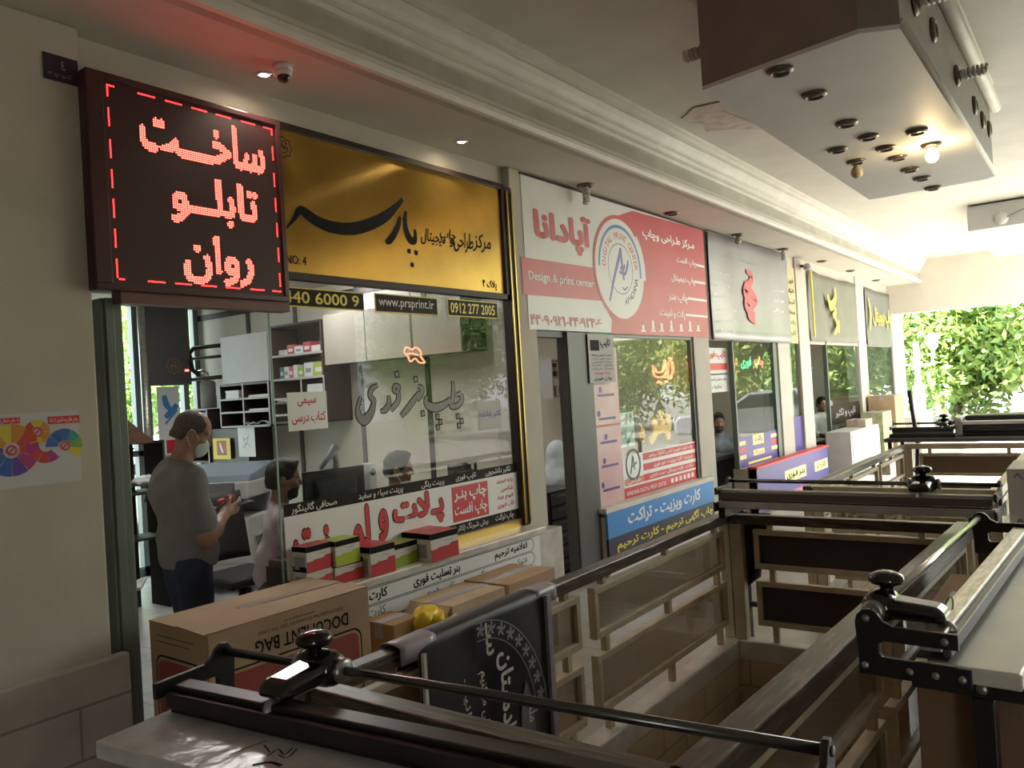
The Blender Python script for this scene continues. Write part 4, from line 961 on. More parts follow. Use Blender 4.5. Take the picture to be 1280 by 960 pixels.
for q in (-1, 1):
    b.cap(W(-.045, q*.05, 1.34), W(-.035, q*.17, 1.285), .05, .058)
    sh = W(-.035, q*.185, 1.27); el = W(.01, q*.235, .965) if q < 0 else W(.05, q*.24, .98); wr = W(.185, q*.075-.02, 1.07) if q < 0 else W(.175, q*.10, 1.055)
    b.cap(sh, el, .056, .043, .03); b.cap(el, el+(wr-el)*.35, .044, .046, .03); b.cap(el+(wr-el)*.35, wr, .045, .027, .03)
    d = nv(W(.31, q*.02-.01, 1.095)-wr)
    hand_prims(b, wr, d, (up*.35+l*(-q)*1.0) if q < 0 else (up*1.0-l*.3), 1.0, .55 if q < 0 else .8, thumb=1 if q < 0 else 1)
    hp = W(-.015, q*.085, .84); kn = W(.02+.02*q, q*.10, .46); an = W(-.02+.03*q, q*.105, .09)
    b.cap(hp, kn, .092, .06, .04); b.cap(kn, kn+(an-kn)*.35, .058, .058, .03); b.cap(kn+(an-kn)*.35, an, .058, .04, .03); b.cap(an, an+h*.14-up*.05, .04, .03, .03)
b.mesh('body', m_skin2, man, .0065)
b = Body(.06)
RT = _rotm(h, up)
b.ell(W(-.040, 0, 1.215), (.142, .19, .16), RT); b.ell(W(-.004, 0, 1.03), (.145, .183, .17), RT); b.ell(W(.002, 0, .93), (.145, .184, .13), RT); b.ell(W(.0, 0, .84), (.146, .184, .12), RT)
for q in (-1, 1):
    b.cap(W(-.045, q*.04, 1.345), W(-.038, q*.175, 1.288), .053, .066); sh = W(-.035, q*.185, 1.275); el = W(.01, q*.235, .965)
    b.cap(sh, sh+(el-sh)*.74, .072, .070, .05)
b.cap(W(-.035, 0, 1.33), W(-.02, 0, 1.375), .07, .066, .03)
b.cut(W(0, 0, .80), -up); b.cut(W(-.005, 0, 1.382), nv(up+h*.25))
b.mesh('tee_shirt', m_tee, man, .007, wob=.0055, wobf=30)
b = Body(.04)
b.ell(W(-.01, 0, .86), (.124, .163, .12), RT)
for q in (-1, 1):
    hp = W(-.015, q*.085, .84); kn = W(.02+.02*q, q*.10, .46); an = W(-.02+.03*q, q*.105, .09)
    b.cap(hp, kn, .105, .078, .03); b.cap(kn, an, .076, .062, .03)
b.cut(W(0, 0, .865), up)
b.mesh('jeans', m_jean, man, .008, wob=.004, wobf=30)
for q in (-1, 1):
    an = W(-.02+.03*q, q*.105, .045); b = Body(.03); b.cap(an-h*.04, an+h*.14-up*.005, .045, .04).cut((0, 0, 0), (0, 0, -1)); b.mesh('shoe', m_black, man, .008)
b = Body(.015); F_, L_, U_ = R
b.ell(P(-.016, 0, .034), (.100, .080, .090), R); b.ell(P(-.055, 0, -.03), (.060, .070, .06), R)
b.cut(P(.052, 0, .06), nv(F_*1.0-U_*.15)); b.cut(P(0, 0, -.058), -U_); b.cut(P(.012, 0, -.02), nv(F_*.8-U_*.6)); b.cut(P(.012, 0, .10), nv(F_*.6+U_*.9))
b.mesh('hair', m_hairg, man, .005)
b = Body(.012)
b.ell(P(.062, 0, -.058), (.052, .062, .060), R); b.cut(P(.0, 0, -.004), nv(U_-F_*.10)); b.cut(P(.03, 0, -.05), -nv(F_*1.0+U_*.25)); mk = b.mesh('face_mask', m_maskw, man, .004)
mb = MB()
for q in (-1, 1):
    mb.tube([P(.045, q*.061, -.025), P(.0, q*.079, .018), P(-.022, q*.088, .016)], .0022, 6); mb.tube([P(.03, q*.058, -.09), P(-.005, q*.08, -.05), P(-.022, q*.086, -.03)], .0022, 6)
mb.build('ear_loop', m_maskw, man)
# phone and the small red case in his hands
t = thing('smartphone', 'dark smartphone held flat in the standing man\'s right hand', 'phone', tuple(W(.35, -.01, 1.10)))
pc = W(.305, -.03, 1.10); MB().obox(pc, (nv(h*1.0+up*.12), l, nv(up-h*.12)), (.072, .036, .0045)).build('body', m_black, t, bevel=.004)
MB().obox(pc+nv(up-h*.12)*.0052, (nv(h*1.0+up*.12), l, nv(up-h*.12)), (.066, .032, .0008)).build('screen', mat('phone_glass', (.02, .02, .025), .1), t)
t = thing('red_wallet', 'small red wallet held in the standing man\'s left hand', 'wallet', tuple(W(.33, .06, 1.13)))
MB().obox(W(.262, .075, 1.128), (nv(h+up*.3), l, up), (.045, .03, .008)).build('cover', m_red, t, bevel=.004); MB().obox(W(.262, .075, 1.139), (nv(h+up*.3), l, up), (.012, .032, .002)).build('strap', m_brownprint, t)
# --- generic seated figure
def seated(name_label, seat, face, top, hair, shirtm, trm, s=1.0, beard=False, look=None, res=.009, arms='desk', scarf=None, maskdown=False, phone=False, skin=None, hd=None, lean=.06, fine=None):
    """seat: point on the floor below the hips, top: height of the crown"""
    skin = skin or m_skin2
    t = thing('person', name_label, 'person', tuple(seat)); f = nv((*face, 0)); L = np.array([-f[1], f[0], 0]); o = np.array(seat, float)
    hz = top-.115; shz = top-.34; hipz = shz-.40; Wp = lambda a, q, z: o+f*a+L*q+up*z
    hf = nv((*(look or face), 0)); hf = nv(hf-up*.12) if hd is None else nv(np.array(hd))
    b = Body(.05); c = Wp(lean+.02, 0, hz); P, R = head_prims(b, c, hf, nv(up+hf*.1), s)
    b.cap(Wp(lean-.025, 0, shz+.03), c-up*.06-hf*.02, .058, .054, .03)
    RT = _rotm(f, up)
    b.ell(Wp(lean*.7, 0, shz-.12), (.10, .16, .16), RT); b.ell(Wp(.0, 0, hipz+.1), (.11, .15, .16), RT); b.ell(Wp(0, 0, hipz), (.12, .17, .11), RT)
    pts = []
    for q in (-1, 1):
        sh = Wp(lean-.02, q*.175, shz-.02)
        if arms == 'desk': el = Wp(lean+.06, q*.235, shz-.29); wr = Wp(lean+.29, q*.14, shz-.33)
        elif arms == 'phone' and q == -1: el = Wp(lean+.12, q*.22, shz-.26); wr = c+(-L*.10*1.0+hf*.05-up*.10)
        else: el = Wp(lean+.06, q*.23, shz-.28); wr = Wp(lean+.28, q*.12, shz-.33)
        b.cap(Wp(lean-.03, q*.05, shz+.03), sh, .046, .055, .04); b.cap(sh, el, .054, .043, .03); b.cap(el, wr, .043, .027, .03)
        dd = nv(wr-el) if not (arms == 'phone' and q == -1) else nv(up*.8-f*.1); hand_prims(b, wr, dd, -up if arms == 'desk' else L*.8, 1.0, .5, thumb=-q)
        kn = Wp(.42, q*.13, hipz-.02); an = Wp(.40, q*.13, .08); b.cap(Wp(0, q*.09, hipz-.01), kn, .085, .062, .04); b.cap(kn, an, .06, .042, .03); b.cap(an, an+f*.13-up*.04, .038, .03, .03)
        pts.append((sh, el, wr))
    b.mesh('body', skin, t, fine or res)
    b = Body(.05); b.ell(Wp(lean*.7, 0, shz-.12), (.115, .175, .17), RT); b.ell(Wp(.0, 0, hipz+.1), (.128, .168, .18), RT); b.ell(Wp(0, 0, hipz+.02), (.132, .18, .10), RT)
    for q, (sh, el, wr) in zip((-1, 1), pts): b.cap(Wp(lean-.03, q*.04, shz+.03), sh, .052, .064, .04); b.cap(sh, el, .064, .056, .03); b.cap(el, el+(wr-el)*.35, .056, .05, .03)
    b.cap(Wp(lean-.025, 0, shz+.02), Wp(lean-.01, 0, shz+.075), .068, .062, .02); b.cut(Wp(lean, 0, shz+.085), nv(up+f*.3)); b.mesh('shirt', shirtm, t, res, wob=.003, wobf=36)
    b = Body(.04); b.ell(Wp(0, 0, hipz), (.13, .18, .115), RT)
    for q in (-1, 1): kn = Wp(.42, q*.13, hipz-.02); an = Wp(.40, q*.13, .08); b.cap(Wp(0, q*.09, hipz-.01), kn, .098, .074, .03); b.cap(kn, an, .074, .058, .03)
    b.mesh('trousers', trm, t, max(res, .010))
    F_, L_, U_ = R
    if scarf is None:
        b = Body(.015); b.ell(P(-.016, 0, .040), np.array((.104, .083, .094))*s, R); b.ell(P(-.055, 0, -.02), np.array((.062, .074, .07))*s, R); b.ell(P(.03, 0, .10), np.array((.06, .06, .035))*s, R, .03)
        b.cut(P(.068, 0, .06), nv(F_*1.0-U_*.35)); b.cut(P(0, 0, -.065), -U_); b.cut(P(.018, 0, -.02), nv(F_*.75-U_*.66)); b.mesh('hair', hair, t, .006, wob=.002, wobf=90)
        if beard:
            b = Body(.012); b.ell(P(.034, 0, -.062), np.array((.0615, .0575, .070))*s, R); b.ell(P(.064, 0, -.094), np.array((.027, .030, .025))*s, R, .01); b.ell(P(.085, 0, -.048), np.array((.014, .026, .006))*s, R, .006); b.ell(P(.09, 0, -.067), np.array((.02, .018, .010))*s, R, .006, -1); b.cut(P(0, 0, -.040), nv(U_-F_*.22)); b.cut(P(-.008, 0, 0), -F_); b.mesh('beard', m_beard, t, .006, wob=.0015, wobf=110)
    else:
        b = Body(.04); b.ell(P(-.018, 0, .03), (.118, .095, .108), R); b.cap(P(-.03, 0, -.05), Wp(lean-.04, 0, shz+.02), .095, .12, .05); b.ell(Wp(lean*.7-.02, 0, shz-.05), (.15, .21, .14), RT); b.ell(P(.085, 0, -.02), (.05, .055, .09), R, .01, -1)
        b.mesh('headscarf', scarf, t, .010, wob=.004, wobf=30)
    if maskdown:
        b = Body(.01); b.ell(P(.052, 0, -.105), (.052, .058, .030), R); mk = b.mesh('face_mask', m_white, t, .005); mb = MB()
        for q in (-1, 1): mb.tube([P(.03, q*.058, -.09), P(.0, q*.072, -.05), P(-.020, q*.086, -.01)], .003, 6)
        mb.build('ear_loop', m_white, t)
    eyes(t, P, R, s)
    return t, P, R, pts
c1 = at_y(357, 575, 4.28)
seated('seated bearded man in pale pink shirt behind the shop glass edge', (c1[0]-.12, 4.28, 0), (.85, -.53), c1[2], m_hair, m_shirtp, m_dgrey, beard=True, look=(.80, -.60), res=.008, fine=.007)
c2 = at_y(486, 567, 4.35)
seated('seated dark haired man with mask at his chin above the printed strip', (c2[0], 4.35, 0), (.2, -.98), c2[2], m_hair, m_blackmatte, m_dgrey, look=(.62, -.78), maskdown=True, res=.008, fine=.0065)
# ---------------------------------------------------------------- second shop
bp = face_y(D-.055); BT, BB = 3.335, 2.125
t = thing('banner_sign', 'red and white vinyl banner sign with a round emblem above the second shop', 'sign', (6.9, D-.05, BB))
X0, X1 = 5.15, 8.68
m_van = mat('vinyl_white', (.66, .66, .64), .4, var=.04, scale=2, bump=.25, bscale=4)
m_vred = mat('vinyl_red', (.50, .075, .09), .4, var=.06, scale=2, bump=.25, bscale=4)
MB().box((X0, D-.055, BB), (X1, D-.03, BT)).build('vinyl_sheet', m_van, t)
def XZ(x, y): return bp.px(620+x/4, 200+y/4)      # reads the close view of this banner
mb = MB()
mb.prism([XZ(123,484), XZ(497,540), XZ(505,600), XZ(535,705), XZ(138,672)], bp.O, bp.U, bp.V, bp.N, .0005, .0015)
mb.prism([XZ(680,255), (X1, BT), (X1, BB), XZ(578,868), XZ(580,800), XZ(530,700), XZ(500,560), XZ(520,380), XZ(600,280)], bp.O, bp.U, bp.V, bp.N, .0005, .0015)
mb.build('red_field', m_vred, t)
cc = XZ(622, 545); ry = (XZ(622,275)[1]-XZ(622,822)[1])/2; rx = (XZ(752,560)[0]-XZ(493,545)[0])/2
R_ = (rx+ry)/2*.98
mb = MB(); disc(mb, bp, cc, 0, R_, n=.0016); mb.build('emblem_disc', m_van, t)
mb = MB(); disc(mb, bp, cc, R_*.93, R_, n=.0022, a0=.25*math.pi, a1=1.95*math.pi); mb.build('emblem_red_ring', m_vred, t)
m_bl = mat('emblem_blue', (.10, .20, .50), .45); m_pu = mat('emblem_violet', (.16, .15, .42), .45)
mb = MB(); disc(mb, bp, cc, R_*.76, R_*.82, n=.0022, a0=-.05*math.pi, a1=1.0*math.pi); mb.build('emblem_blue_arc', m_bl, t)
mb = MB(); disc(mb, bp, cc, R_*.46, R_*.475, n=.0022); mb.build('emblem_thin_ring', m_navy, t)
mb = MB(); arc_text(mb, bp, 'DIGITAL PRINT CENTER', cc, R_*.62, math.pi*.99, math.pi*.01, R_*.125, n=.0022, bold=.015); mb.build('emblem_lettering', m_vred, t)
mb = MB(); arc_text(mb, bp, 'APADANA', cc, R_*.62, math.pi*1.55, math.pi*1.93, R_*.125, n=.0022, bold=.012, inside=True); mb.build('emblem_lettering', m_navy, t)
mb = MB(); 
for sx in (-.63, .63): slab(mb, bp, cc[0]+R_*(sx-.1), cc[1]-R_*.16, cc[0]+R_*(sx+.1), cc[1]-R_*.03, .0016, .003)
mb.build('emblem_red_block', m_vred, t)
mb = MB()
for q in ([(-.48,-.62,.06),(-.28,-.2,.08),(-.05,.2,.09),(.04,.38,.08)], [(.04,.40,.05),(.06,.1,.08),(.10,-.2,.07)], [(-.06,-.05,.06),(.15,-.08,.07),(.28,.1,.07),(.30,.2,.04)], [(-.02,.02,.05),(.10,.0,.06),(.17,.1,.05)], [(.02,-.34,.03),(.12,-.38,.04),(.24,-.32,.03)]):
    brush(mb, bp, [(cc[0]+R_*x, cc[1]+R_*y, R_*w) for x, y, w in q], px=False, n=.0022)
mb.build('emblem_monogram', m_pu, t)
def btxt(mb, s, x0, y0, x1, y1, **k):
    a = XZ(x0, y0); c = XZ(x1, y1); text_box(mb, bp, s, (a[0], c[1], c[0], a[1]), n=.002, **k)
mb = MB(); btxt(mb, 'آپادانا', 180, 216, 482, 492, bold=.05); mb.build('shop_name', m_vred, t)
mb = MB(); btxt(mb, '۴۴۰۹۰۹۲۱-۴۴۰۹۲۴۰۶', 170, 770, 528, 842, bold=.02); mb.build('phone_number', m_vred, t)
mb = MB(); btxt(mb, 'Design & print center', 160, 552, 490, 652, bold=.015); mb.build('white_lettering', m_white, t)
mb = MB(); btxt(mb, 'مـرکز طـراحی وچاپ', 728, 336, 992, 462, bold=.035)
for s, x0, x1, y in (('چاپ افست', 900, 1000, 505), ('چاپ دیجیتال', 875, 998, 595), ('چاپ بنـر', 860, 960, 685), ('پلات و لمینت', 818, 945, 765)): btxt(mb, s, x0, y-28, x1, y+38, bold=.02)
for y, x in ((525, 1000), (608, 990), (692, 960), (774, 948)): a = XZ(x, y); slab(mb, bp, a[0], a[1]-.012, X1-.04, a[1]+.012, .002, .003)
mb.build('white_lettering', m_white, t)
mb = MB()
for k, x in enumerate((735, 785, 828, 876, 925, 970, 1010)):
    a = XZ(x, 838); w = .05
    slab(mb, bp, a[0]-w, a[1]-w*.8, a[0]+w, a[1]-w*.5, .002, .003); slab(mb, bp, a[0]-w*.5, a[1]-w*.4, a[0]+w*.5, a[1]+w*(.5+.2*(k % 3)), .002, .003)
    if k % 2: disc(mb, bp, (a[0], a[1]+w), .0, w*.5, n=.002, seg=12)
mb.build('small_symbols', m_white, t)
MB().box((X0-.015, D-.058, BT-.006), (X1, D-.03, BT+.012)).build('top_batten', m_black, t); MB().box((X1-.015, D-.058, BB), (X1+.03, D-.03, BT)).build('side_batten', m_brownframe, t)
# door leaf / grey panel and frame
t = thing('door_panel', 'tall dark grey metal door panel between the second shop\'s doorway and its window', 'door', (6.05, D-.02, 0))
MB().box((5.68, D-.05, .02), (6.08, D+.05, 2.12)).build('panel', mat('door_grey', (.09, .09, .085), .45, var=.05), t, bevel=.006)
MB().box((5.68, D-.06, .02), (5.70, D-.05, 2.12)).build('edge_strip', m_black, t)
t = thing('door_header', 'dark door header over the second shop\'s doorway', 'door frame', (5.4, D, 2.07)); MB().box((5.26, D-.03, 2.07), (5.68, D+.05, 2.125)).build('header', m_dgrey, t, bevel=.004)
MB().box((5.262, D-.02, 0), (5.30, D+.04, 2.07)).build('jamb', m_greenframe, t, bevel=.003)
w2 = struct(MB().box((6.08, D-.008, .60), (8.24, D, 2.13)).build('window_3', m_glassg)); w2p = face_y(D-.008)
mb = MB(); mb.box((6.08, D-.03, 2.09), (8.24, D+.03, 2.13)).box((8.2, D-.03, .6), (8.24, D+.03, 2.1)); mb.build('window_frame', m_greenframe, w2)
def Z2(x, y): return (640+x/3, 400+y/3)
def r2(mb, x0, y0, x1, y1, n0=.0005, n1=.0015): rect_px(mb, w2p, Z2(x0, y0), Z2(x1, y1), n0, n1)
a0 = w2p.px(*Z2(318, 440)); 
mb = MB(); slab(mb, w2p, 6.10, .60, 6.58, 2.0, .0005, .0015); mb.build('pink_strip', mat('pink_print', (.62, .36, .38), .35, col2=(.68, .52, .52), scale=4, stretch=(1, 1, .6)), w2)
mb = MB()
for k in range(6):
    z = .72+k*.21; slab(mb, w2p, 6.2, z, 6.5, z+.022, .0016, .0024); disc(mb, w2p, (6.2+.05*(k % 3), z+.06), 0, .028, n=.0016, seg=14)
mb.build('strip_marks', m_purple, w2)
mb = MB(); slab(mb, w2p, 6.10, 1.29, 6.58, 1.31, .0016, .0024); mb.build('strip_line', m_vred, w2)
rows = [(.835, .895), (.765, .83), (.70, .76)]
mb = MB(); slab(mb, w2p, 6.58, .605, 8.2, 1.0, .0005, .0012); mb.build('white_print_panel', m_white, w2)
mb = MB(); 
for z0, z1 in ((.92, .985), (.82, .885), (.72, .785), (.605, .70)): slab(mb, w2p, 6.98 if z0 > .7 else 6.58, z0, 8.2, z1, .0013, .002)
mb.build('red_stripe', m_red, w2)
mb = MB(); 
for s, z0, x0 in (('پلات کیفیت فوم‌برد شاسی کاتالوگ بروشور'.replace('\u200c', ''), .93, 7.1), ('سررسید - کارت ویزیت - مهر فوری', .83, 7.2), ('تراکت - کارت پستال - ست اداری', .73, 7.1)): text_box(mb, w2p, s, (x0, z0, 8.12, z0+.048), n=.0022, bold=.02)
text_box(mb, w2p, 'APADANA DIGITAL PRINT CENTER', (6.62, .625, 7.45, .665), n=.0022, bold=.01)
for k in range(6): slab(mb, w2p, 7.56+k*.1, .63, 7.62+k*.1, .675, .002, .003)
mb.build('white_lettering', m_white, w2)
c = (6.78, .90); mb = MB(); disc(mb, w2p, c, 0.125, .15, n=.002); mb.build('round_mark', m_dgrey, w2)
mb = MB(); 
for q in ([(-.06,-.08,.02),(.0,.08,.02)], [(.0,.08,.02),(.02,-.05,.02)], [(-.02,-.02,.015),(.07,.02,.02)]): brush(mb, w2p, [(c[0]+x, c[1]+y, w) for x, y, w in q], px=False, n=.002)
mb.build('monogram', mat('dark_green_print', (.02, .2, .09), .5), w2)
mb = MB(); slab(mb, w2p, 6.60, .72, 6.98, .78, .0016, .0022); mb.build('orange_patch', mat('salmon_print', (.6, .2, .12), .5), w2)
mb = MB(); text_box(mb, w2p, 'طراحی', (6.66, .725, 6.92, .775), n=.0026, bold=.02); mb.build('white_lettering', m_white, w2)
# things hung in the second window
t = thing('neon_sign', 'orange red neon word sign lit in the upper part of the second shop window', 'neon sign', (7.9, D+.12, 1.7)); npl = face_y(D+.12)
mb = MB()
def zn(*p): return [Z2(x, y) for x, y in p]
for q in (zn((590,150),(600,165),(598,215),(585,212),(588,160)), zn((528,170),(532,205),(552,215),(575,205),(578,185),(572,150),(566,190),(545,196),(536,180)), ): neon(mb, npl, q, .011)
for q in (zn((545,235),(550,230)), zn((555,238),(560,233)), zn((575,230),(582,232)), zn((588,142),(600,146))): neon(mb, npl, q, .012)
neon(mb, npl, zn((600,155),(606,185),(594,212),(560,214)), .011)
mb.build('neon_tube', m_neonr, t); MB().tube([npl.p(*npl.px(*Z2(570, 150))), npl.p(npl.px(*Z2(570, 150))[0], SHC)], .003, 6).build('hanging_wire', m_dgrey, t)
t = thing('letter_sign', 'yellow orange plastic letters fixed in the lower part of the second shop window', 'sign', (7.7, D+.08, 1.1)); npl = face_y(D+.08)
mb = MB(); 
a = npl.px(*Z2(505, 345)); c = npl.px(*Z2(598, 452)); text_box(mb, npl, 'بنر', (a[0], c[1], c[0], a[1]), bold=.06); MBx = mb.build('large_letters', m_neony, t, sol=.02)
mb = MB(); a = npl.px(*Z2(470, 390)); c = npl.px(*Z2(497, 455)); text_box(mb, npl, 'فوری', (a[0], c[1], c[0], a[1]), bold=.02, rot=.9); mb.build('small_letters', m_neony, t, sol=.01)
t = thing('paper_poster', 'small grey printed poster taped beside the second shop\'s door panel', 'poster', (6.4, D-.06, 1.6)); ppl = face_y(D-.062)
a = ppl.px(*Z2(281, 52)); c = ppl.px(*Z2(388, 232)); slab(MB(), ppl, a[0], c[1], c[0], a[1], 0, .003).build('sheet', mat('grey_poster', (.40, .39, .37), .6), t)
mb = MB(); w = c[0]-a[0]; hh = a[1]-c[1]
slab(mb, ppl, a[0]+w*.08, a[1]-hh*.34, a[0]+w*.42, a[1]-hh*.12, .0035, .004); text_box(mb, ppl, 'تایپ', (a[0]+w*.45, a[1]-hh*.30, a[0]+w*.85, a[1]-hh*.08), n=.0035, bold=.04)
for k in range(5): text_box(mb, ppl, ('تحقیق دانشجویی و مقاله', 'صفحه آرایی کتاب', 'ترجمه تخصصی', 'پایان نامه', 'ارسال با پیک')[k], (a[0]+w*.12, a[1]-hh*(.46+.07*k), a[0]+w*.9, a[1]-hh*(.41+.07*k)), n=.0035, bold=.01)
text_box(mb, ppl, 'چاپ فوری', (a[0]+w*.15, a[1]-hh*.97, a[0]+w*.85, a[1]-hh*.88), n=.0035, bold=.03); mb.build('print', m_ink, t)
mb = MB(); text_box(mb, ppl, 'Pioneer Print', (a[0]+w*.2, a[1]-hh*.84, a[0]+w*.8, a[1]-hh*.77), n=.0035, bold=.02); mb.build('red_print', m_red, t)
t = thing('window_poster', 'white poster with grey pen drawing and red words inside the second window', 'poster', (6.9, D+.03, 1.2)); ppl = face_y(D+.03)
a = ppl.px(*Z2(378, 352)); c = ppl.px(*Z2(462, 470)); slab(MB(), ppl, a[0], c[1], c[0], a[1], 0, .002).build('sheet', m_white, t); mb = MB(); w = c[0]-a[0]; hh = a[1]-c[1]
text_box(mb, ppl, 'سیمی', (a[0]+w*.5, a[1]-hh*.3, a[0]+w*.9, a[1]-hh*.1), n=.0025, bold=.03, rot=.4); text_box(mb, ppl, 'درسی', (a[0]+w*.05, a[1]-hh*.75, a[0]+w*.4, a[1]-hh*.55), n=.0025, bold=.03); mb.build('red_lettering', m_red, t)
mb = MB(); brush(mb, ppl, [(a[0]+w*.95, c[1]+hh*.45, .02), (a[0]+w*.7, c[1]+hh*.2, .05), (a[0]+w*.6, c[1]+hh*.02, .03)], px=False, n=.0025); brush(mb, ppl, [(a[0]+w*.1, a[1]-hh*.05, .02), (a[0]+w*.25, a[1]-hh*.3, .06), (a[0]+w*.2, a[1]-hh*.5, .02)], px=False, n=.0025); mb.build('drawing', m_grey, t)
# signs below the second window
t = thing('sill_sign', 'bright blue sign board with white Persian words below the second shop window', 'sign', (7.2, D-.1, .33)); slp = face_y(D-.10)
MB().box((6.06, D-.115, .335), (8.38, D-.09, .555)).build('board', m_blue, t, bevel=.002); slp = face_y(D-.115)
mb = MB(); text_box(mb, slp, 'کارت ویزیت - تراکت', (6.42, .375, 8.02, .525), n=.0, bold=.03); mb.build('lettering', m_white, t)
t = thing('sill_sign', 'dark navy sign board with yellow Persian words below the blue board', 'sign', (7.2, D-.1, .19))
MB().box((6.06, D-.115, .165), (8.38, D-.09, .332)).build('board', m_navy, t, bevel=.002)
mb = MB(); text_box(mb, slp, 'چاپ آگهی ترحیم - کارت ترحیم', (6.2, .19, 8.33, .31), n=0, bold=.03); mb.build('lettering', m_yel, t)
t = thing('sill_sign', 'white sign board with red spots lowest under the second shop window', 'sign', (7.2, D-.1, .02))
MB().box((6.06, D-.115, .02), (8.38, D-.09, .163)).build('board', m_white, t, bevel=.002)
mb = MB(); text_box(mb, slp, 'لمینت - فتوکپی', (6.5, .04, 7.8, .12), n=0, bold=.02); mb.build('lettering', m_ink, t); mb = MB(); [disc(mb, slp, (6.9+.35*k, .135), 0, .02, n=0, seg=14) for k in range(4)]; mb.build('red_spots', m_red, t)
# inside the second shop
t = thing('drawer_unit', 'dark drawer unit with grey fronts standing in the second shop\'s doorway', 'drawer unit', (6.1, 4.1, 0))
a = at_y(686, 618, 3.95); c = at_y(716, 620, 3.95)
MB().box((a[0], 3.95, .02), (c[0]+.05, 4.4, .76)).build('carcass', m_black, t, bevel=.004)
for k in range(6): d = MB().box((a[0]+.025, 3.935, .05+k*.118), (c[0]+.03, 3.95, .05+k*.118+.10)).build('drawer', mat('drawer_grey', (.16, .16, .165), .4), t, bevel=.003); MB().box((a[0]+.10, 3.925, .12+k*.118), (c[0]-.05, 3.935, .13+k*.118)).build('drawer_handle', m_bolt, d)
t = thing('wall_shelf', 'dark wall shelf with files inside the second shop', 'shelf', (6.6, 5.4, 1.7)); a = at_y(676, 462, 5.4); c = at_y(702, 512, 5.4)
mb = MB()
for z in (1.98, 1.78, 1.55): mb.box((a[0]-.05, 5.2, z), (c[0]+.35, 5.5, z+.02))
mb.box((a[0]-.07, 5.2, 1.55), (a[0]-.05, 5.5, 2.0)); mb.build('carcass', m_lgrey, t)
for k in range(6):
    f_ = thing('box_file', ('black', 'dark grey', 'olive', 'black', 'grey', 'cream')[k]+' box file '+('first', 'second', 'third', 'fourth', 'fifth', 'sixth')[k]+' along the top of the second shop\'s wall shelf', 'file', (a[0]+.06*k, 5.35, 2.0), 0, 'box files on the second shop\'s shelf')
    MB().box((a[0]-.04+.06*k, 5.22, 1.80), (a[0]+.012+.06*k, 5.48, 1.80+.155)).build('cover', (m_black, m_dgrey, pm[3], m_black, m_grey, pm[1])[k], f_, bevel=.003); MB().box((a[0]-.03+.06*k, 5.218, 1.86), (a[0]+.002+.06*k, 5.22, 1.91)).build('spine_label', m_white, f_)
t = thing('card_reader', 'pale small machine with a lit green panel on the second shop\'s shelf', 'machine', (a[0]+.15, 5.3, 1.57)); MB().box((a[0]+.02, 5.2, 1.571), (a[0]+.30, 5.4, 1.69)).build('case', m_lgrey, t, bevel=.008); MB().box((a[0]+.05, 5.195, 1.60), (a[0]+.14, 5.2, 1.66)).build('panel', mat('teal_panel', (.05, .3, .28), .4), t)
c = at_z(690, 440, 2.68); strip_light((6.05, 5.0, 2.70), .9, 'strip light glowing just inside the second shop\'s doorway', .0); strip_light((6.3, 6.4, 2.70), .9, 'strip light farther back inside the second shop', 0)
t = thing('desk', 'white desk in the second shop in front of the person in a headscarf', 'desk', (7.86, 4.7, 0)); MB().box((7.42, 4.35, .70), (8.30, 5.0, .735)).build('desk_top', m_offwhite, t); MB().box((7.45, 4.9, 0), (8.28, 4.93, .7)).box((7.45, 4.4, 0), (7.48, 4.9, .7)).box((8.25, 4.4, 0), (8.28, 4.9, .7)).build('frame', m_grey, t)
c3 = at_y(690, 556, 4.75)
seated('seated person in pale headscarf and coat glimpsed through the second shop\'s doorway', (c3[0], 4.75, 0), (.95, -.2), c3[2]+.02, m_hair, mat('pale_coat', (.50, .55, .60), .8), m_dgrey, look=(.9, -.3), res=.012, scarf=mat('pale_scarf', (.55, .60, .64), .8), fine=.009)
# ---------------------------------------------------------------- third shop
def sheet_banner(mb, x0, x1, z0, z1, y, folds=6, sag=.02, nx=60, nz=10, amp=.012):
    G = []
    for i in range(nx+1):
        s_ = i/nx; col = []
        for j in range(nz+1):
            r_ = j/nz; zz = z0+(z1-z0)*r_-sag*math.sin(math.pi*s_)*r_
            col.append((x0+(x1-x0)*s_, y+amp*math.sin(s_*folds*math.pi*2+r_*3)*(.3+.7*abs(2*s_-1))*(1-.4*r_)-.01, zz))
        G.append(col)
    return mb.grid(G)
bp3 = face_y(D-.085)
t = thing('banner_sign', 'silver grey sheet banner with a red calligraphic emblem above the third shop', 'sign', (10.2, D-.07, 2.11))
m_silver = mat('silver_sheet', (.30, .30, .305), .35, .35, var=.08, scale=1.5)
sheet_banner(MB(), 8.74, 11.55, 2.10, 3.34, D-.065, 3, 0, amp=.010).build('sheet', m_silver, t, sol=.002)
Z3 = lambda x, y: bp3.px(860+x/2.825, 280+y/2.825)
mb = MB()
def b3(q): brush(mb, bp3, [(*Z3(x, y), w) for x, y, w in q], px=False, n=.002)
b3([(205,165,.05),(225,185,.10),(215,215,.12),(200,235,.12),(215,265,.14),(235,275,.10)]); b3([(200,205,.06),(225,240,.1),(240,270,.1),(228,290,.1),(215,320,.1),(238,350,.05)]); b3([(225,235,.06),(205,270,.1),(210,300,.1),(236,325,.08)])
mb.build('calligraphic_emblem', m_redb, t)
mb = MB()
def t3(s, x0, y0, x1, y1, b_=.01):
    a = Z3(x0, y0); c = Z3(x1, y1); text_box(mb, bp3, s, (min(a[0], c[0]), c[1], max(a[0], c[0]), a[1]), n=.002, bold=b_)
t3('چـاپ دیجیـتـال ماهان', 125, 105, 285, 160); mb.build('grey_lettering', m_grey, t)
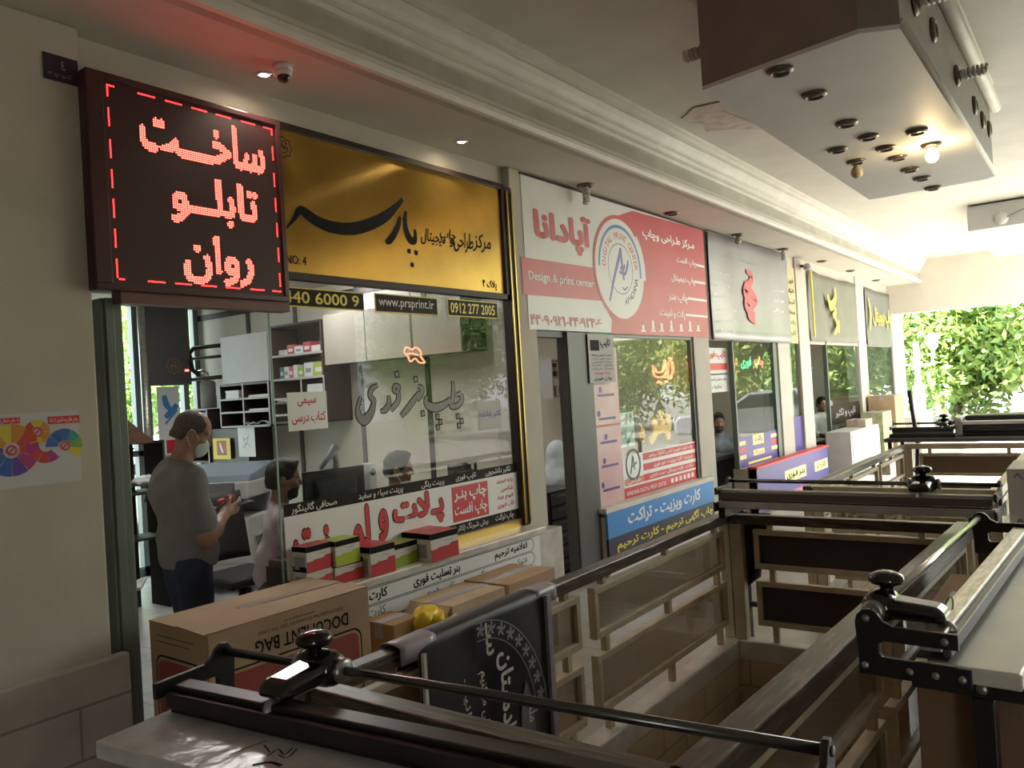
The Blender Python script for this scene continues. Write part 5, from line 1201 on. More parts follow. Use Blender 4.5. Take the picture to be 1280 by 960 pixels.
mb = MB()
for k, s in enumerate(('چاپ افست', 'چاپ و لمینت', 'کارت دیجیتال')): t3(s, 88, 165+k*38, 145, 185+k*40)
for k, s in enumerate(('طراحی', 'مهر فوری', 'صحافی')): t3(s, 298, 225+k*35, 338, 245+k*36)
for k in range(3): t3('پلات لیبل', 110, 295+k*38, 170, 312+k*38); 
mb.build('white_lettering', m_white, t)
w3 = struct(MB().box((9.42, D-.008, .56), (11.02, D, 2.12)).build('window_4', m_glassg)); w3p = face_y(D-.008)
mb = MB(); mb.box((9.40, D-.03, .56), (9.44, D+.03, 2.12)).box((10.86, D-.03, .56), (11.02, D+.06, 2.12)); mb.build('window_frame', m_greenframe, w3)
w3b = struct(MB().box((11.5, D-.008, .56), (12.0, D, 3.0)).build('window_5', m_glassg)); 
mb = MB(); mb.box((11.5, D-.03, 2.1), (12.0, D, 3.2)); mb.build('yellow_signboard', mat('faded_yellow_board', (.50, .44, .24), .5, var=.1), w3b)
mb = MB(); [text_box(mb, face_y(D-.03), s, (11.56, 2.95-k*.15, 11.92, 3.04-k*.15), n=.001, bold=.01) for k, s in enumerate(('فوری', 'مهر', 'لیبل', 'صحافی', 'پلات', 'کارت'))]; mb.build('lettering', m_brownprint, w3b)
mb = MB(); slab(mb, face_y(D-.008), 11.5, .56, 12.0, 1.05, .0005, .001); mb.build('purple_print', m_purple, w3b)
W3 = lambda x, y: w3p.px(860+x/2.825, 280+y/2.825)
mb = MB(); a = W3(175, 735); slab(mb, w3p, 9.46, .56, 10.86, .93, .0005, .0015); mb.build('purple_print_panel', m_purple, w3)
mb = MB(); 
for x0, x1, z0, z1 in ((9.46, 9.70, .83, .88), (9.46, 9.70, .66, .71), (10.62, 10.86, .84, .89), (10.62, 10.86, .68, .73), (9.95, 10.35, .80, .93), (9.95, 10.35, .67, .74), (9.75, 10.6, .58, .61)): slab(mb, w3p, x0, z0, x1, z1, .0016, .0024)
mb.build('yellow_patch', mat('pale_yellow_print', (.72, .62, .25), .5), w3); mb = MB()
for x0, x1, z0, z1 in ((9.46, 9.70, .74, .79), (10.62, 10.86, .76, .81)): slab(mb, w3p, x0, z0, x1, z1, .0016, .0024)
mb.build('red_patch', m_red, w3); mb = MB(); text_box(mb, w3p, 'پاکت', (10.02, .82, 10.28, .91), n=.0026, bold=.03); text_box(mb, w3p, 'سربرگ', (9.98, .68, 10.3, .73), n=.0026, bold=.02); mb.build('lettering', m_purple, w3)
t = thing('hanging_poster', 'pale hanging poster with red heading in the third shop\'s doorway', 'poster', (9.1, D+.05, 1.5)); hp_ = face_y(D+.05)
MB().box((8.74, D+.05, 1.50), (9.42, D+.055, 2.02)).build('sheet', m_offwhite, t); mb = MB(); text_box(mb, hp_, 'تایپ فوری', (8.78, 1.88, 9.36, 1.99), n=.001, bold=.04); slab(mb, hp_, 8.76, 1.76, 9.4, 1.84, .0005, .0012); mb.build('red_print', m_red, t)
mb = MB(); slab(mb, hp_, 8.76, 1.70, 9.4, 1.72, .0005, .0012); text_box(mb, hp_, 'چاپ بنر و استند', (8.8, 1.62, 9.35, 1.68), n=.001, bold=.02); text_box(mb, hp_, 'تخفیف', (8.9, 1.53, 9.2, 1.60), n=.001, bold=.0); mb.build('dark_print', m_dgrey, t)
t = thing('neon_sign', 'red green and orange lit letters in the top of the third shop window', 'neon sign', (10.1, D+.06, 1.7)); nq = face_y(D+.06)
for s, x0, x1, m_, nm in (('چاپ', 10.35, 10.72, m_neonr, 'red_letters'), ('فوری', 9.88, 10.25, m_neong, 'green_letters'), ('مهر', 9.5, 9.78, m_neony, 'orange_letters')):
    mb = MB(); text_box(mb, nq, s, (x0, 1.76, x1, 1.92), bold=.04); mb.build(nm, m_, t)
mb = MB(); [mb.tube([(x, D+.06, 1.9), (x, D+.06, SHC)], .004, 6) for x in (9.6, 10.6)]; mb.build('hanging_wire', m_dgrey, t)
t = thing('shop_counter', 'purple printed counter front with a red edge below the third shop window', 'counter', (10.8, D-.2, 0)); 
MB().box((9.44, D-.22, .02), (12.45, D-.118, .56)).build('panel', m_purple, t, bevel=.004); MB().box((9.40, D-.24, .56), (12.47, D-.119, .585)).build('red_edge', m_red, t, bevel=.003); MB().box((9.44, D-.218, .02), (9.70, D-.119, .559)).build('side_panel', m_lgrey, t)
cp = face_y(D-.22); mb = MB()
for x0, x1, z0, z1 in ((10.45, 11.35, .26, .42), (9.8, 10.3, .03, .18), (11.75, 12.4, .26, .40)): slab(mb, cp, x0, z0, x1, z1, .0005, .0015)
mb.build('yellow_patch', mat('butter_print', (.75, .66, .30), .5), t); mb = MB(); slab(mb, cp, 10.7, .03, 12.4, .14, .0005, .0015); mb.build('pink_patch', mat('rose_print', (.6, .16, .22), .5), t)
mb = MB(); text_box(mb, cp, 'بنـر فـوری', (10.52, .29, 11.28, .40), n=.0016, bold=.03); text_box(mb, cp, 'مهر', (9.9, .05, 10.2, .16), n=.0016, bold=.03); text_box(mb, cp, 'کارت', (11.85, .28, 12.3, .38), n=.0016, bold=.02); mb.build('lettering', m_ink, t)
t = thing('desk', 'dark desk of the third shop in front of the man on the phone', 'desk', (9.6, 4.2, 0)); MB().box((8.95, 3.85, .66), (9.95, 4.75, .71)).build('desk_top', m_dgrey, t, bevel=.004); MB().box((8.97, 3.87, 0), (9.93, 3.9, .66)).box((8.97, 3.9, 0), (9.0, 4.73, .66)).build('panels', m_blackmatte, t)
t = thing('desk_papers', 'white paper and tray lying on the third shop\'s dark desk', 'paper', (9.5, 4.2, .71)); MB().box((9.35, 4.05, .711), (9.75, 4.3, .735)).box((9.42, 4.1, .735), (9.7, 4.28, .75)).build('stack', m_white, t)
c4 = at_y(897, 517, 4.32)
seated('bearded seated man in grey shirt holding a phone to his ear', (c4[0], 4.32, 0), (-.88, -.47), c4[2], m_hair, mat('grey_shirt', (.25, .28, .31), .8), m_dgrey, beard=True, look=(-.85, -.5), res=.011, arms='phone', fine=.009)
hd3 = nv((-.85, -.5, 0)); l3 = np.array([-hd3[1], hd3[0], 0]); pc3 = np.array([c4[0], 4.32, c4[2]-.13])+np.array([-.88, -.47, 0])*.08-l3*.105
t = thing('telephone', 'black phone held to the ear of the bearded man in the third shop', 'phone', tuple(pc3)); MB().obox(pc3, ((0, 0, 1), hd3, l3), (.07, .034, .006)).build('body', m_black, t, bevel=.004); MB().obox(pc3+l3*.006, ((0, 0, 1), hd3, l3), (.06, .03, .001)).build('screen', m_dgrey, t)
strip_light((9.3, 4.7, 2.70), 1.0, 'strip light glowing in the third shop behind its hanging poster', 0)
# ---------------------------------------------------------------- fourth and fifth shop
t = thing('banner_sign', 'greenish grey cloth banner with one yellow calligraphic word above the fourth shop', 'sign', (14.0, D-.05, 2.15)); 
m_gb = mat('grey_green_cloth', (.17, .17, .13), .6, var=.06); m_gy = mat('mustard_print', (.62, .50, .10), .5)
sheet_banner(MB(), 12.52, 15.45, 2.14, 3.22, D-.06, 3, .03, amp=.04).build('sheet', m_gb, t, sol=.002); q4 = face_y(D-.115)
mb = MB(); Z4 = Z3
def b4(q): brush(mb, q4, [(*q4.px(860+x/2.825, 280+y/2.825), w) for x, y, w in q], px=False, n=.002)
b4([(518,225,.05),(520,260,.10),(505,290,.16),(492,250,.06)]); b4([(515,290,.05),(522,310,.09),(512,325,.08)]); b4([(520,330,.05),(528,360,.10),(518,388,.06)]); b4([(532,340,.06),(533,385,.06)]); mb.build('calligraphy', m_gy, t)
MB().box((12.53, D-.12, 2.2), (12.58, D-.1, 3.2)).build('side_stripe', m_gy, t)
t = thing('banner_sign', 'grey banner with yellow Persian words above the fifth shop', 'sign', (17.2, D-.05, 2.13)); sheet_banner(MB(), 16.1, 18.3, 2.10, 3.20, D-.06, 2, .02, amp=.02).build('sheet', mat('grey_cloth', (.16, .165, .145), .6), t, sol=.002)
q5 = face_y(D-.10); mb = MB(); text_box(mb, q5, 'چاپ دیجیتال', (16.5, 2.45, 18.1, 2.85), bold=.04); brush(mb, q5, [(16.2, 3.0, .05), (16.3, 2.7, .1), (16.2, 2.4, .05)], px=False); mb.build('lettering', m_gy, t)
w4 = struct(MB().box((13.45, D-.008, .45), (15.5, D, 2.2)).build('window_6', m_glassg)); mb = MB(); mb.box((13.42, D-.03, .45), (13.47, D+.03, 2.2)).box((13.42, D-.03, 2.15), (15.5, D+.03, 2.2)); mb.build('window_frame', m_greenframe, w4)
w4p = face_y(D-.008); mb = MB(); slab(mb, w4p, 13.5, .8, 15.4, 1.12, .0005, .001); mb.build('printed_band', m_brownprint, w4); mb = MB(); text_box(mb, w4p, 'تایپ و تکثیر', (13.8, .88, 15.1, 1.05), n=.0015, bold=.02); mb.build('lettering', m_grey, w4)
w5 = struct(MB().box((16.05, D-.008, .45), (18.3, D, 2.2)).build('window_7', m_glassg)); mb = MB(); mb.box((16.05, D-.03, 2.15), (18.35, D+.03, 2.2)).box((18.28, D-.03, .45), (18.35, D+.03, 2.2)); mb.build('window_frame', m_greenframe, w5)
mb = MB(); slab(mb, w4p, 16.1, .75, 18.2, 1.1, .0005, .001); mb.build('printed_band', m_brownprint, w5); mb = MB(); text_box(mb, w4p, 'فتوکپی رنگی', (16.4, .82, 17.9, 1.03), n=.0015, bold=.02); mb.build('lettering', m_gy, w5)
copier((13.9, 4.5, 0), math.radians(-60), 'pale photocopier inside the fourth shop below the seated head', .7, .6, 1.02)
c6 = at_y(1023, 497, 4.25)
seated('dark haired seated person in white shirt behind the fourth shop\'s copier', (c6[0], 4.25, 0), (-.6, -.8), c6[2], m_hair, m_white, m_dgrey, look=(-.7, -.7), res=.014, fine=.012)
t = thing('wall_shelf', 'shelf with coloured files high in the fourth shop\'s doorway', 'shelf', (13.3, 5.0, 1.7)); c = at_y(1020, 470, 4.25); c[0] = min(c[0], 14.9); mb = MB(); mb.box((c[0]-.5, 4.45, 1.74), (c[0]+.75, 4.75, 1.77)); 
for k in range(5): mb.bar((c[0]-.5, 4.73, 1.1+.13*k), (c[0]+.75, 4.73, 1.1+.13*k), .05, .03)
mb.build('carcass', m_lgrey, t)
for k in range(4): 
    f_ = thing('box_file', ('maroon', 'orange', 'purple', 'dark blue')[k]+' box file on the high shelf of the fourth shop', 'file', (c[0]-.3+.16*k, 4.6, 1.77), 0, 'box files in the fourth shop'); MB().box((c[0]-.35+.17*k, 4.5, 1.77), (c[0]-.2+.17*k, 4.74, 2.06)).build('cover', (pm[2], m_neony, m_purple, m_navy)[k], f_, bevel=.004)
def plain_carton(x0, x1, y0, y1, z0, z1, m, label, group=None, flaps=True, name='cardboard_box', tape=True):
    t = thing(name, label, 'box', ((x0+x1)/2, (y0+y1)/2, z0), 0, group)
    MB().box((x0, y0, z0), (x1, y1, z1)).build('carton', m, t, bevel=.004)
    if tape: 
        mb = MB(); ym = (y0+y1)/2; mb.box((x0-.001, ym-.03, z1), (x1+.001, ym+.03, z1+.0015)).box((x0-.0015, ym-.03, z1-.08), (x0-.0005, ym+.03, z1)).box((x1+.0005, ym-.03, z1-.08), (x1+.0015, ym+.03, z1)); mb.build('tape_strip', m_tape, t)
    return t
# white metal locker and cartons along the fourth and fifth shop fronts
t = thing('metal_locker', 'low white metal cabinet in front of the fourth shop window', 'cabinet', (13.7, 3.3, 0)); a = at_y(1028, 560, 3.35); 
MB().box((12.85, 3.18, 0), (14.7, 3.55, .74)).build('body', m_lgrey, t, bevel=.006); 
for k in range(3): MB().box((12.92+k*.6, 3.17, .05), (12.92+k*.6+.56, 3.18, .68)).build('door', m_offwhite, t, bevel=.003)
GG = 'cartons on the low white cabinet'
plain_carton(13.9, 14.35, 3.2, 3.5, .74, .86, m_card2, 'flat pale carton on the left of the white cabinet', GG)
plain_carton(14.9, 15.6, 3.15, 3.5, 0, .52, mat('green_carton', (.22, .27, .12), .7, col2=(.45, .42, .28), scale=6), 'lower green printed carton beside the white cabinet', GG)
plain_carton(14.9, 15.6, 3.15, 3.5, .52, .92, mat('green_carton_top', (.22, .27, .12), .7, col2=(.45, .42, .28), scale=7), 'upper green printed carton beside the white cabinet', GG)
plain_carton(15.7, 16.5, 3.1, 3.55, 0, .62, m_card, 'lower brown carton next to the green cartons', GG)
plain_carton(15.7, 16.45, 3.1, 3.55, .62, 1.18, m_card, 'upper brown carton next to the green cartons', GG)
plain_carton(16.8, 18.2, 2.9, 3.5, 0, .72, m_offwhite, 'large white carton in the sun near the end column', GG)
t = thing('sheet_metal_panel', 'long low grey metal sheet leaning behind the far stairwell railing', 'panel', (8.0, 2.35, 0)); a = at_y(1021, 605, 2.3); c = at_y(1090, 571, 2.3)
MB().hexa([(a[0], 2.10, 0), (c[0], 2.10, 0), (c[0], 2.12, 0), (a[0], 2.12, 0), (a[0], 2.30, c[2]), (c[0], 2.30, c[2]), (c[0], 2.32, c[2]), (a[0], 2.32, c[2])]).build('sheet', mat('galvanised_sheet', (.36, .37, .38), .4, .4, var=.1), t)
# ---------------------------------------------------------------- ceiling fittings
BX0, BX1, BY0, BY1, BZ = 3.83, 7.32, .63, 1.54, 3.08
t = thing('ceiling_lamp_box', 'big hanging lamp box with many empty bulb sockets under the upper ceiling', 'ceiling box', (5.5, 1.06, BZ))
m_boxw = mat('box_paint', (.58, .58, .56), .55, var=.05, scale=2, bump=.08, bscale=10); m_boxs = mat('box_side_shade', (.20, .165, .14), .55, var=.08)  # side colour darkened to stand for shade on the end face
oc = [(BX0-.14, BY0+.15), (BX0-.06, BY0), (BX1-.06, BY0), (BX1, BY0+.06), (BX1, BY1-.0), (BX0, BY1)]
MB().prism(oc, (0,0,BZ), (1,0,0), (0,1,0), (0,0,1), 0.0, .02).build('bottom_panel', m_boxw, t)
MB().prism([(x, y) for x, y in oc], (0,0,BZ), (1,0,0), (0,1,0), (0,0,1), .02, UP-BZ).build('side_walls', m_boxs, t)
mb = MB(); r0 = .022
for k in range(len(oc)): 
    a, c = oc[k], oc[(k+1) % len(oc)]
    if k in (1,): mb.tube([(a[0], a[1]-.006, BZ+.02), (c[0], c[1]-.006, BZ+.02)], r0, 8)
    mb.tube([(a[0], a[1], UP-.03), (c[0], c[1], UP-.03)], .04, 8); mb.tube([(a[0], a[1], UP-.12), (c[0], c[1], UP-.12)], .025, 8)
mb.build('edge_moulding', m_mould, t)
MB().tube([(BX0+.2, BY0-.03, 3.62), (BX1, BY0-.03, 3.62)], .045, 10).build('side_moulding', m_mould, t)
def socket(loc, nrm, label, bulb=None, group='bulb sockets of the ceiling lamp box', r=.062):
    t = thing('bulb_socket' if not bulb else ('light_bulb_socket' if bulb != 'coil' else 'coil_bulb_socket'), label, 'lamp socket', tuple(loc), 0, group); c = np.array(loc, float); n = nv(nrm)
    MB().lathe(c, [(r, 0), (r*1.02, .006), (r*.95, .014), (r*.72, .022), (r*.66, .021), (r*.60, .010), (.0, .008)], ax=n, n=22).build('rim', m_socket, t)
    MB().lathe(c+n*.0085, [(r*.56, 0), (r*.5, .004), (0, .006)], ax=n, n=16).build('socket_core', m_black, t)
    if bulb == 'on': MB().lathe(c+n*.03, [(.018, 0), (.022, .012), (.036, .03), (.040, .05), (.034, .072), (.018, .086), (0, .09)], ax=n, n=18).build('bulb', m_bulb_on, t)
    if bulb == 'off': MB().lathe(c+n*.03, [(.018, 0), (.022, .012), (.036, .03), (.040, .05), (.034, .072), (.018, .086), (0, .09)], ax=n, n=18).build('bulb', mat('opal_bulb', (.40, .34, .25), .25), t)
    if bulb == 'coil':
        a = np.cross(n, (0,0,1)); a = np.array([1.,0,0]) if np.linalg.norm(a) < .1 else nv(a); b_ = np.cross(n, a)
        mb = MB(); mb.tube([c+n*(.05+.11*s/60)+.026*(a*math.cos(s*.52)+b_*math.sin(s*.52)) for s in range(61)], .009, 7); mb.build('coil_bulb', m_coil, t)
        MB().lathe(c+n*.02, [(.02, 0), (.028, .01), (.028, .03), (.02, .035)], ax=n, n=14).build('bulb_base', m_offwhite, t)
    return t
dn = (0, 0, -1)
sp_ = [((975,87),'empty bronze socket nearest the front end of the lamp box',None), ((1018,117),'empty bronze socket second from the front end of the lamp box',None), ((1058,153),'empty bronze socket third along the middle row of the lamp box',None), ((1085,170),'empty bronze socket just right of the third middle socket',None),
 ((1047,186),'empty bronze socket at the left edge next to the unlit bulb',None), ((1107,184),'empty bronze socket in the centre of the crowded group',None), ((1070,201),'bronze socket with an unlit opal bulb at the lamp box\'s left edge','off'), ((1122,196),'empty copper coloured socket left of the glowing bulb',None),
 ((1146,163),'empty bronze socket in front of the glowing bulb',None), ((1164,180),'bronze socket with the one glowing yellow bulb under the lamp box','on'), ((1137,211),'empty bronze socket third from the far end of the lamp box',None), ((1152,222),'empty bronze socket second from the far end of the lamp box',None), ((1166,234),'empty bronze socket at the far end of the lamp box',None)]
lit = None
for p, lb, bu in sp_:
    q = at_z(*p, BZ); socket((q[0], q[1], BZ), dn, lb, bu)
    if bu == 'on': lit = q
for (p, lb, bu) in (((1142,3),'coil bulb in the side socket nearest the front of the lamp box','coil'), ((1165,38),'empty side socket after the nearest coil bulb on the lamp box',None), ((1195,95),'coil bulb in the side socket halfway along the lamp box','coil'), ((1217,132),'empty side socket after the halfway coil bulb',None), ((1227,150),'empty side socket fourth along the lamp box side',None), ((1245,180),'empty side socket at the far end of the lamp box side',None)):
    q = at_y(*p, BY0-.001); q[0] = min(q[0], 7.05); socket((q[0], BY0-.001, q[2]), (0,-1,0), lb, bu, 'side sockets of the ceiling lamp box')
q = at_x(872, 66, 4.0); socket((4.0, BY1, 3.34), (0,1,0), 'coil bulb in a socket on the left side of the lamp box', 'coil', 'side sockets of the ceiling lamp box', .06)
MB().tube([(2.2, BY1+.22, UP-.03), (7.6, BY1+.22, UP-.03)], .035, 10).build('trim_6', m_mould); struct(bpy.data.objects['trim_6.001'] if 'trim_6.001' in bpy.data.objects else bpy.data.objects['trim_6'])
t = thing('ceiling_lamp_box', 'farther cream hanging lamp box with a rosette lamp at its end', 'ceiling box', (14, .9, 3.5)); MB().box((12.7, .1, 3.46), (16.2, 1.45, 3.8)).build('side_walls', m_boxw, t, bevel=.02); MB().lathe((12.7, 1.05, 3.58), [(.07, 0), (.09, .015), (.05, .03), (.02, .05)], ax=(-1,0,0)).build('rosette', m_offwhite, t); MB().tube([(12.66, .98, 3.58), (12.64, .75, 3.66), (12.66, .45, 3.79)], .012, 6).build('wire', m_grey, t)
# peeled patch of the upper ceiling
q = [at_z(*p, UP) for p in ((852,147),(868,133),(900,126),(905,138),(930,148),(957,160),(915,160),(882,164),(878,153),(862,152))]
o = MB().prism([(p[0], p[1]) for p in q], (0,0,UP), (1,0,0), (0,1,0), (0,0,1), -.012, -.001).build('peeling_plaster', mat('peeled_plaster', (.50, .43, .38), .8, var=.2, scale=10)); tag(o, 'patch of peeling plaster on the upper ceiling left of the lamp box', 'plaster patch')
# spots, cameras and sockets along the soffit
def spot(x, y, label):
    t = thing('ceiling_spotlight', label, 'spotlight', (x, y, SOF), 0, 'spotlights over the first shop'); MB().lathe((x, y, SOF), [(.042, 0), (.044, .006), (.034, .01), (.030, .002), (.0, .001)], ax=dn, n=22).build('ring', m_chrome, t); MB().lathe((x, y, SOF-.002), [(.028, 0), (.02, .004), (0, .006)], ax=dn, n=16).build('lamp', m_spot_on, t)
    l = bpy.data.lights.new('spot_beam', 'SPOT'); l.energy = 5; l.color = (1, .86, .64); l.spot_size = 2.2; l.spot_blend = .6; l.shadow_soft_size = .03; o = bpy.data.objects.new('spot_beam', l); COL.objects.link(o); o.location = (x, y, SOF-.02)
q1 = at_z(330, 93, SOF); q2 = at_z(577, 177, SOF); spot(q1[0], q1[1], 'lit ceiling spotlight beside the dome camera'); spot(q2[0], q2[1], 'lit ceiling spotlight over the gold sign')
q = at_z(353, 82, SOF); t = thing('dome_camera', 'small white dome security camera beside the first spotlight', 'security camera', (q[0], q[1], SOF)); c = np.array([q[0], q[1], SOF])
MB().lathe(c, [(.05, 0), (.05, .02), (.045, .03)], ax=dn).build('base', m_offwhite, t); MB().lathe(c+[0, 0, -.03], [(.045, 0), (.046, .02), (.03, .03), (0, .031)], ax=dn).build('housing', m_offwhite, t); b = Body(.005); b.ell(c+[0, -.005, -.055], (.034, .034, .034)); b.mesh('lens_ball', m_black, t, .004)
for p, lb, bu in (((732,231),'coil bulb socket on the low ceiling over the red banner\'s left half','coil'), ((840,266),'empty socket on the low ceiling over the red banner\'s right half',None), ((922,293),'socket with an unlit bulb on the low ceiling over the silver banner','off'), ((979,311),'coil bulb socket on the low ceiling at the silver banner\'s end','coil'), ((1027,326),'empty socket on the low ceiling over the fourth shop\'s banner',None), ((1063,338),'socket on the low ceiling at the end of the fourth shop',None), ((1095,350),'socket on the low ceiling over the fifth shop',None), ((1121,359),'socket on the low ceiling near the end column',None)):
    q = at_z(*p, SOF); socket((q[0], q[1], SOF), dn, lb, bu, 'sockets along the low ceiling', .075)
t = thing('bullet_camera', 'small bullet camera on the column between the third and fourth shops', 'security camera', (12.3, D-.1, 3.2)); MB().tube([(12.25, D-.05, 3.25), (12.25, D-.12, 3.24)], .02, 8).build('bracket', m_dgrey, t); MB().tube([(12.3, D-.12, 3.23), (12.0, D-.22, 3.20)], [.05, .045], 12).build('housing', m_grey, t)
# plate and poster on the pillar
pp = face_y(3.56)
t = thing('house_number_plate', 'dark blue house number plate high on the left pillar', 'plate', (1.7, 3.56, 3.09)); a = pp.px(52, 64); c = pp.px(98, 109); 
slab(MB(), pp, a[0], c[1]+.0, c[0], a[1], 0, .008).build('plate', mat('enamel_blue', (.025, .018, .045), .35), t, bevel=.003); mb = MB(); w = c[0]-a[0]; hh = a[1]-c[1]
text_box(mb, pp, '٤', (a[0]+w*.5, a[1]-hh*.55, a[0]+w*.62, a[1]-hh*.18), n=.008, bold=.02); text_box(mb, pp, 'کوچه', (a[0]+w*.1, a[1]-hh*.88, a[0]+w*.8, a[1]-hh*.66), n=.008)
mb.build('lettering', m_grey, t)
t = thing('colour_chart_poster', 'white poster with rainbow coloured wheels taped to the left pillar', 'poster', (1.5, 3.56, 1.4)); a = pp.px(-40, 517); c = pp.px(102, 600)
slab(MB(), pp, a[0], c[1], c[0], a[1]-.01, 0, .002).build('sheet', mat('poster_paper', (.52, .52, .52), .5), t)
wc = [(.50,.05,.04),(.55,.25,.03),(.6,.5,.04),(.2,.4,.06),(.05,.3,.3),(.04,.12,.4),(.12,.06,.35),(.4,.04,.25)]; wm = [mat('wheel_colour', q, .45) for q in wc]
def wheel(cx, cz, R, r, a0, a1, idx, nm):
    n = len(idx); mb = MB()
    for k, i in enumerate(idx): disc(mb, pp, (cx, cz), r, R, n=.002, a0=a0+(a1-a0)*k/n, a1=a0+(a1-a0)*(k+.94)/n, mi=i, seg=8)
    mb.build(nm, wm, t)
c1_ = pp.px(14, 563); wheel(c1_[0], c1_[1], .105, .032, math.pi/2, math.pi*2.5, (2, 1, 6, 5, 5, 6, 7, 0, 0, 1), 'colour_wheel'); c2_ = pp.px(57, 556); wheel(c2_[0], c2_[1], .075, .028, math.pi*.95, math.pi*1.75, (7, 0, 0, 7), 'colour_arc'); c3_ = pp.px(46, 540); wheel(c3_[0], c3_[1], .05, .022, 0, 2*math.pi, (1, 2, 0, 7, 2, 1), 'colour_wheel'); c4_ = pp.px(80, 558); wheel(c4_[0], c4_[1], .075, .026, -math.pi*.25, math.pi, (2, 3, 4, 5, 5, 5), 'colour_arc')
mb = MB(); 
for q in (c1_, c3_, pp.px(81, 557)): disc(mb, pp, q, .014, .021, n=.003, seg=20); brush(mb, pp, [(q[0]-.014, q[1]-.014, .006), (q[0]+.014, q[1]+.014, .006)], px=False, n=.003)
rect_px(mb, pp, (59, 521), (99, 528), .002, .003); rect_px(mb, pp, (0, 523), (25, 529), .002, .003); mb.build('red_print', m_red, t)
mb = MB(); text_px(mb, pp, 'روش‌های پیشگیری از ابتلا'.replace('\u200c', ' '), (61, 522), (97, 527), n=.003, bold=.01); text_px(mb, pp, 'راه‌های انتقال'.replace('\u200c', ' '), (1, 524), (24, 528), n=.003, bold=.01); mb.build('lettering', m_white, t)
# ---------------------------------------------------------------- stairwell railings
def railing(label, p0, p1, ztop, frames, woodm, pane, base=.11, zf=((.20, .46), (.53, .76)), hw=.065, hh=.055, posts=True, tone=None):
    tone = tone or m_tan
    p0 = np.array((*p0, 0.)); p1 = np.array((*p1, 0.)); L = np.linalg.norm(p1-p0); e = (p1-p0)/L; nrm = np.array([-e[1], e[0], 0]); up = np.array([0, 0, 1.])
    t = thing('stairwell_railing', label, 'railing', tuple(p0+up*base))
    W = lambda s, n, z: p0+e*s+nrm*n+up*z
    def bx(mb, s0, s1, n0, n1, z0, z1): mb.obox((W(s0, n0, z0)+W(s1, n1, z1))/2, (e, nrm, up), ((s1-s0)/2, (n1-n0)/2, (z1-z0)/2)); return mb
    bx(MB(), -.03, L+.03, -hw/2, hw/2, ztop-hh, ztop).build('handrail', woodm, t, bevel=.006)
    if posts:
        for s in (0.0, L): bx(MB(), s-.035, s+.035, -.032, .032, base, ztop-hh).build('post', tone, t, bevel=.004)
    for s0, s1 in frames:
        for k, (z0, z1) in enumerate(zf):
            w = .032; mb = MB(); bx(mb, s0, s1, -.02, .02, z1-w, z1); bx(mb, s0, s1, -.02, .02, z0, z0+w); bx(mb, s0, s0+w, -.02, .02, z0+w, z1-w); bx(mb, s1-w, s1, -.02, .02, z0+w, z1-w)
            fr = mb.build('panel_frame', tone, t, bevel=.004)
            bx(MB(), s0+w*.7, s1-w*.7, -.003, .003, z0+w*.7, z1-w*.7).build('pane', pane, fr)
            mb = MB(); zt = zf[k+1][0] if k+1 < len(zf) else ztop-hh; n = 3 if s1-s0 > 1 else 2
            for q in range(n): s = s0+.10+(s1-s0-.2)*q/(n-1); bx(mb, s-.016, s+.016, -.015, .015, z1, zt)
            if k == 0:
                for q in range(n): s = s0+.10+(s1-s0-.2)*q/(n-1); bx(mb, s-.016, s+.016, -.015, .015, base, z0)
            mb.build('spacer', tone, t)
    return t
RX0, RX1 = 1.50, 4.66; RYL, RYN, RYF = 1.90, .745, .63
railing('tan stairwell railing with smoked panes nearest the shops, black banner hung on it', (RX0, RYL), (RX1, RYL), .85, ((.08, 1.46), (1.58, 3.08)), m_wood, m_smoke)
railing('dark panelled railing across the far end of the near stairwell, under the middle cutter', (RX1, RYL-.07), (RX1, RYF+.04), .845, ((.10, 1.10),), m_woodx, m_board, hw=.06)
railing('long worn wooden railing on the right of the near stairwell, beside the right cutter', (RX0, RYN), (RX1, RYF), .85, ((.10, 1.45), (1.57, 3.06)), m_wood, m_smoke, hw=.085, hh=.075)
railing('worn railing across the near end of the stairwell, just behind the front cutter', (RX0+.02, RYL-.07), (RX0+.02, RYN+.04), .85, ((.08, 1.0),), m_woodx, m_smoke, hw=.07, hh=.06)
FX0, FX1, FYL, FYR = 5.93, 9.28, 1.78, .62
m_tan2 = m_tan
railing('tan railing across the near end of the far stairwell, behind the middle cutter', (FX0, FYL-.07), (FX0, FYR+.06), .85, ((.08, .95),), m_tan2, m_smoke, hw=.05, hh=.045)
railing('railing of the far stairwell on the shop side, in front of the grey metal sheet', (FX0, FYL), (FX1, FYL), .85, ((.1, 1.0), (1.1, 2.1), (2.2, 3.25)), m_wood, m_smoke)
railing('brown panelled railing across the far end of the far stairwell, below the plotter', (FX1, FYL-.05), (FX1, FYR+.04), .86, ((.10, 1.0),), m_tan2, m_brownboard, hw=.06)
railing('railing on the right of the far stairwell, behind the stacked white cartons', (FX0+.0, FYR), (FX1, FYR), .85, ((.1, 1.0), (1.1, 2.1), (2.2, 3.25)), m_tan2, m_smoke)
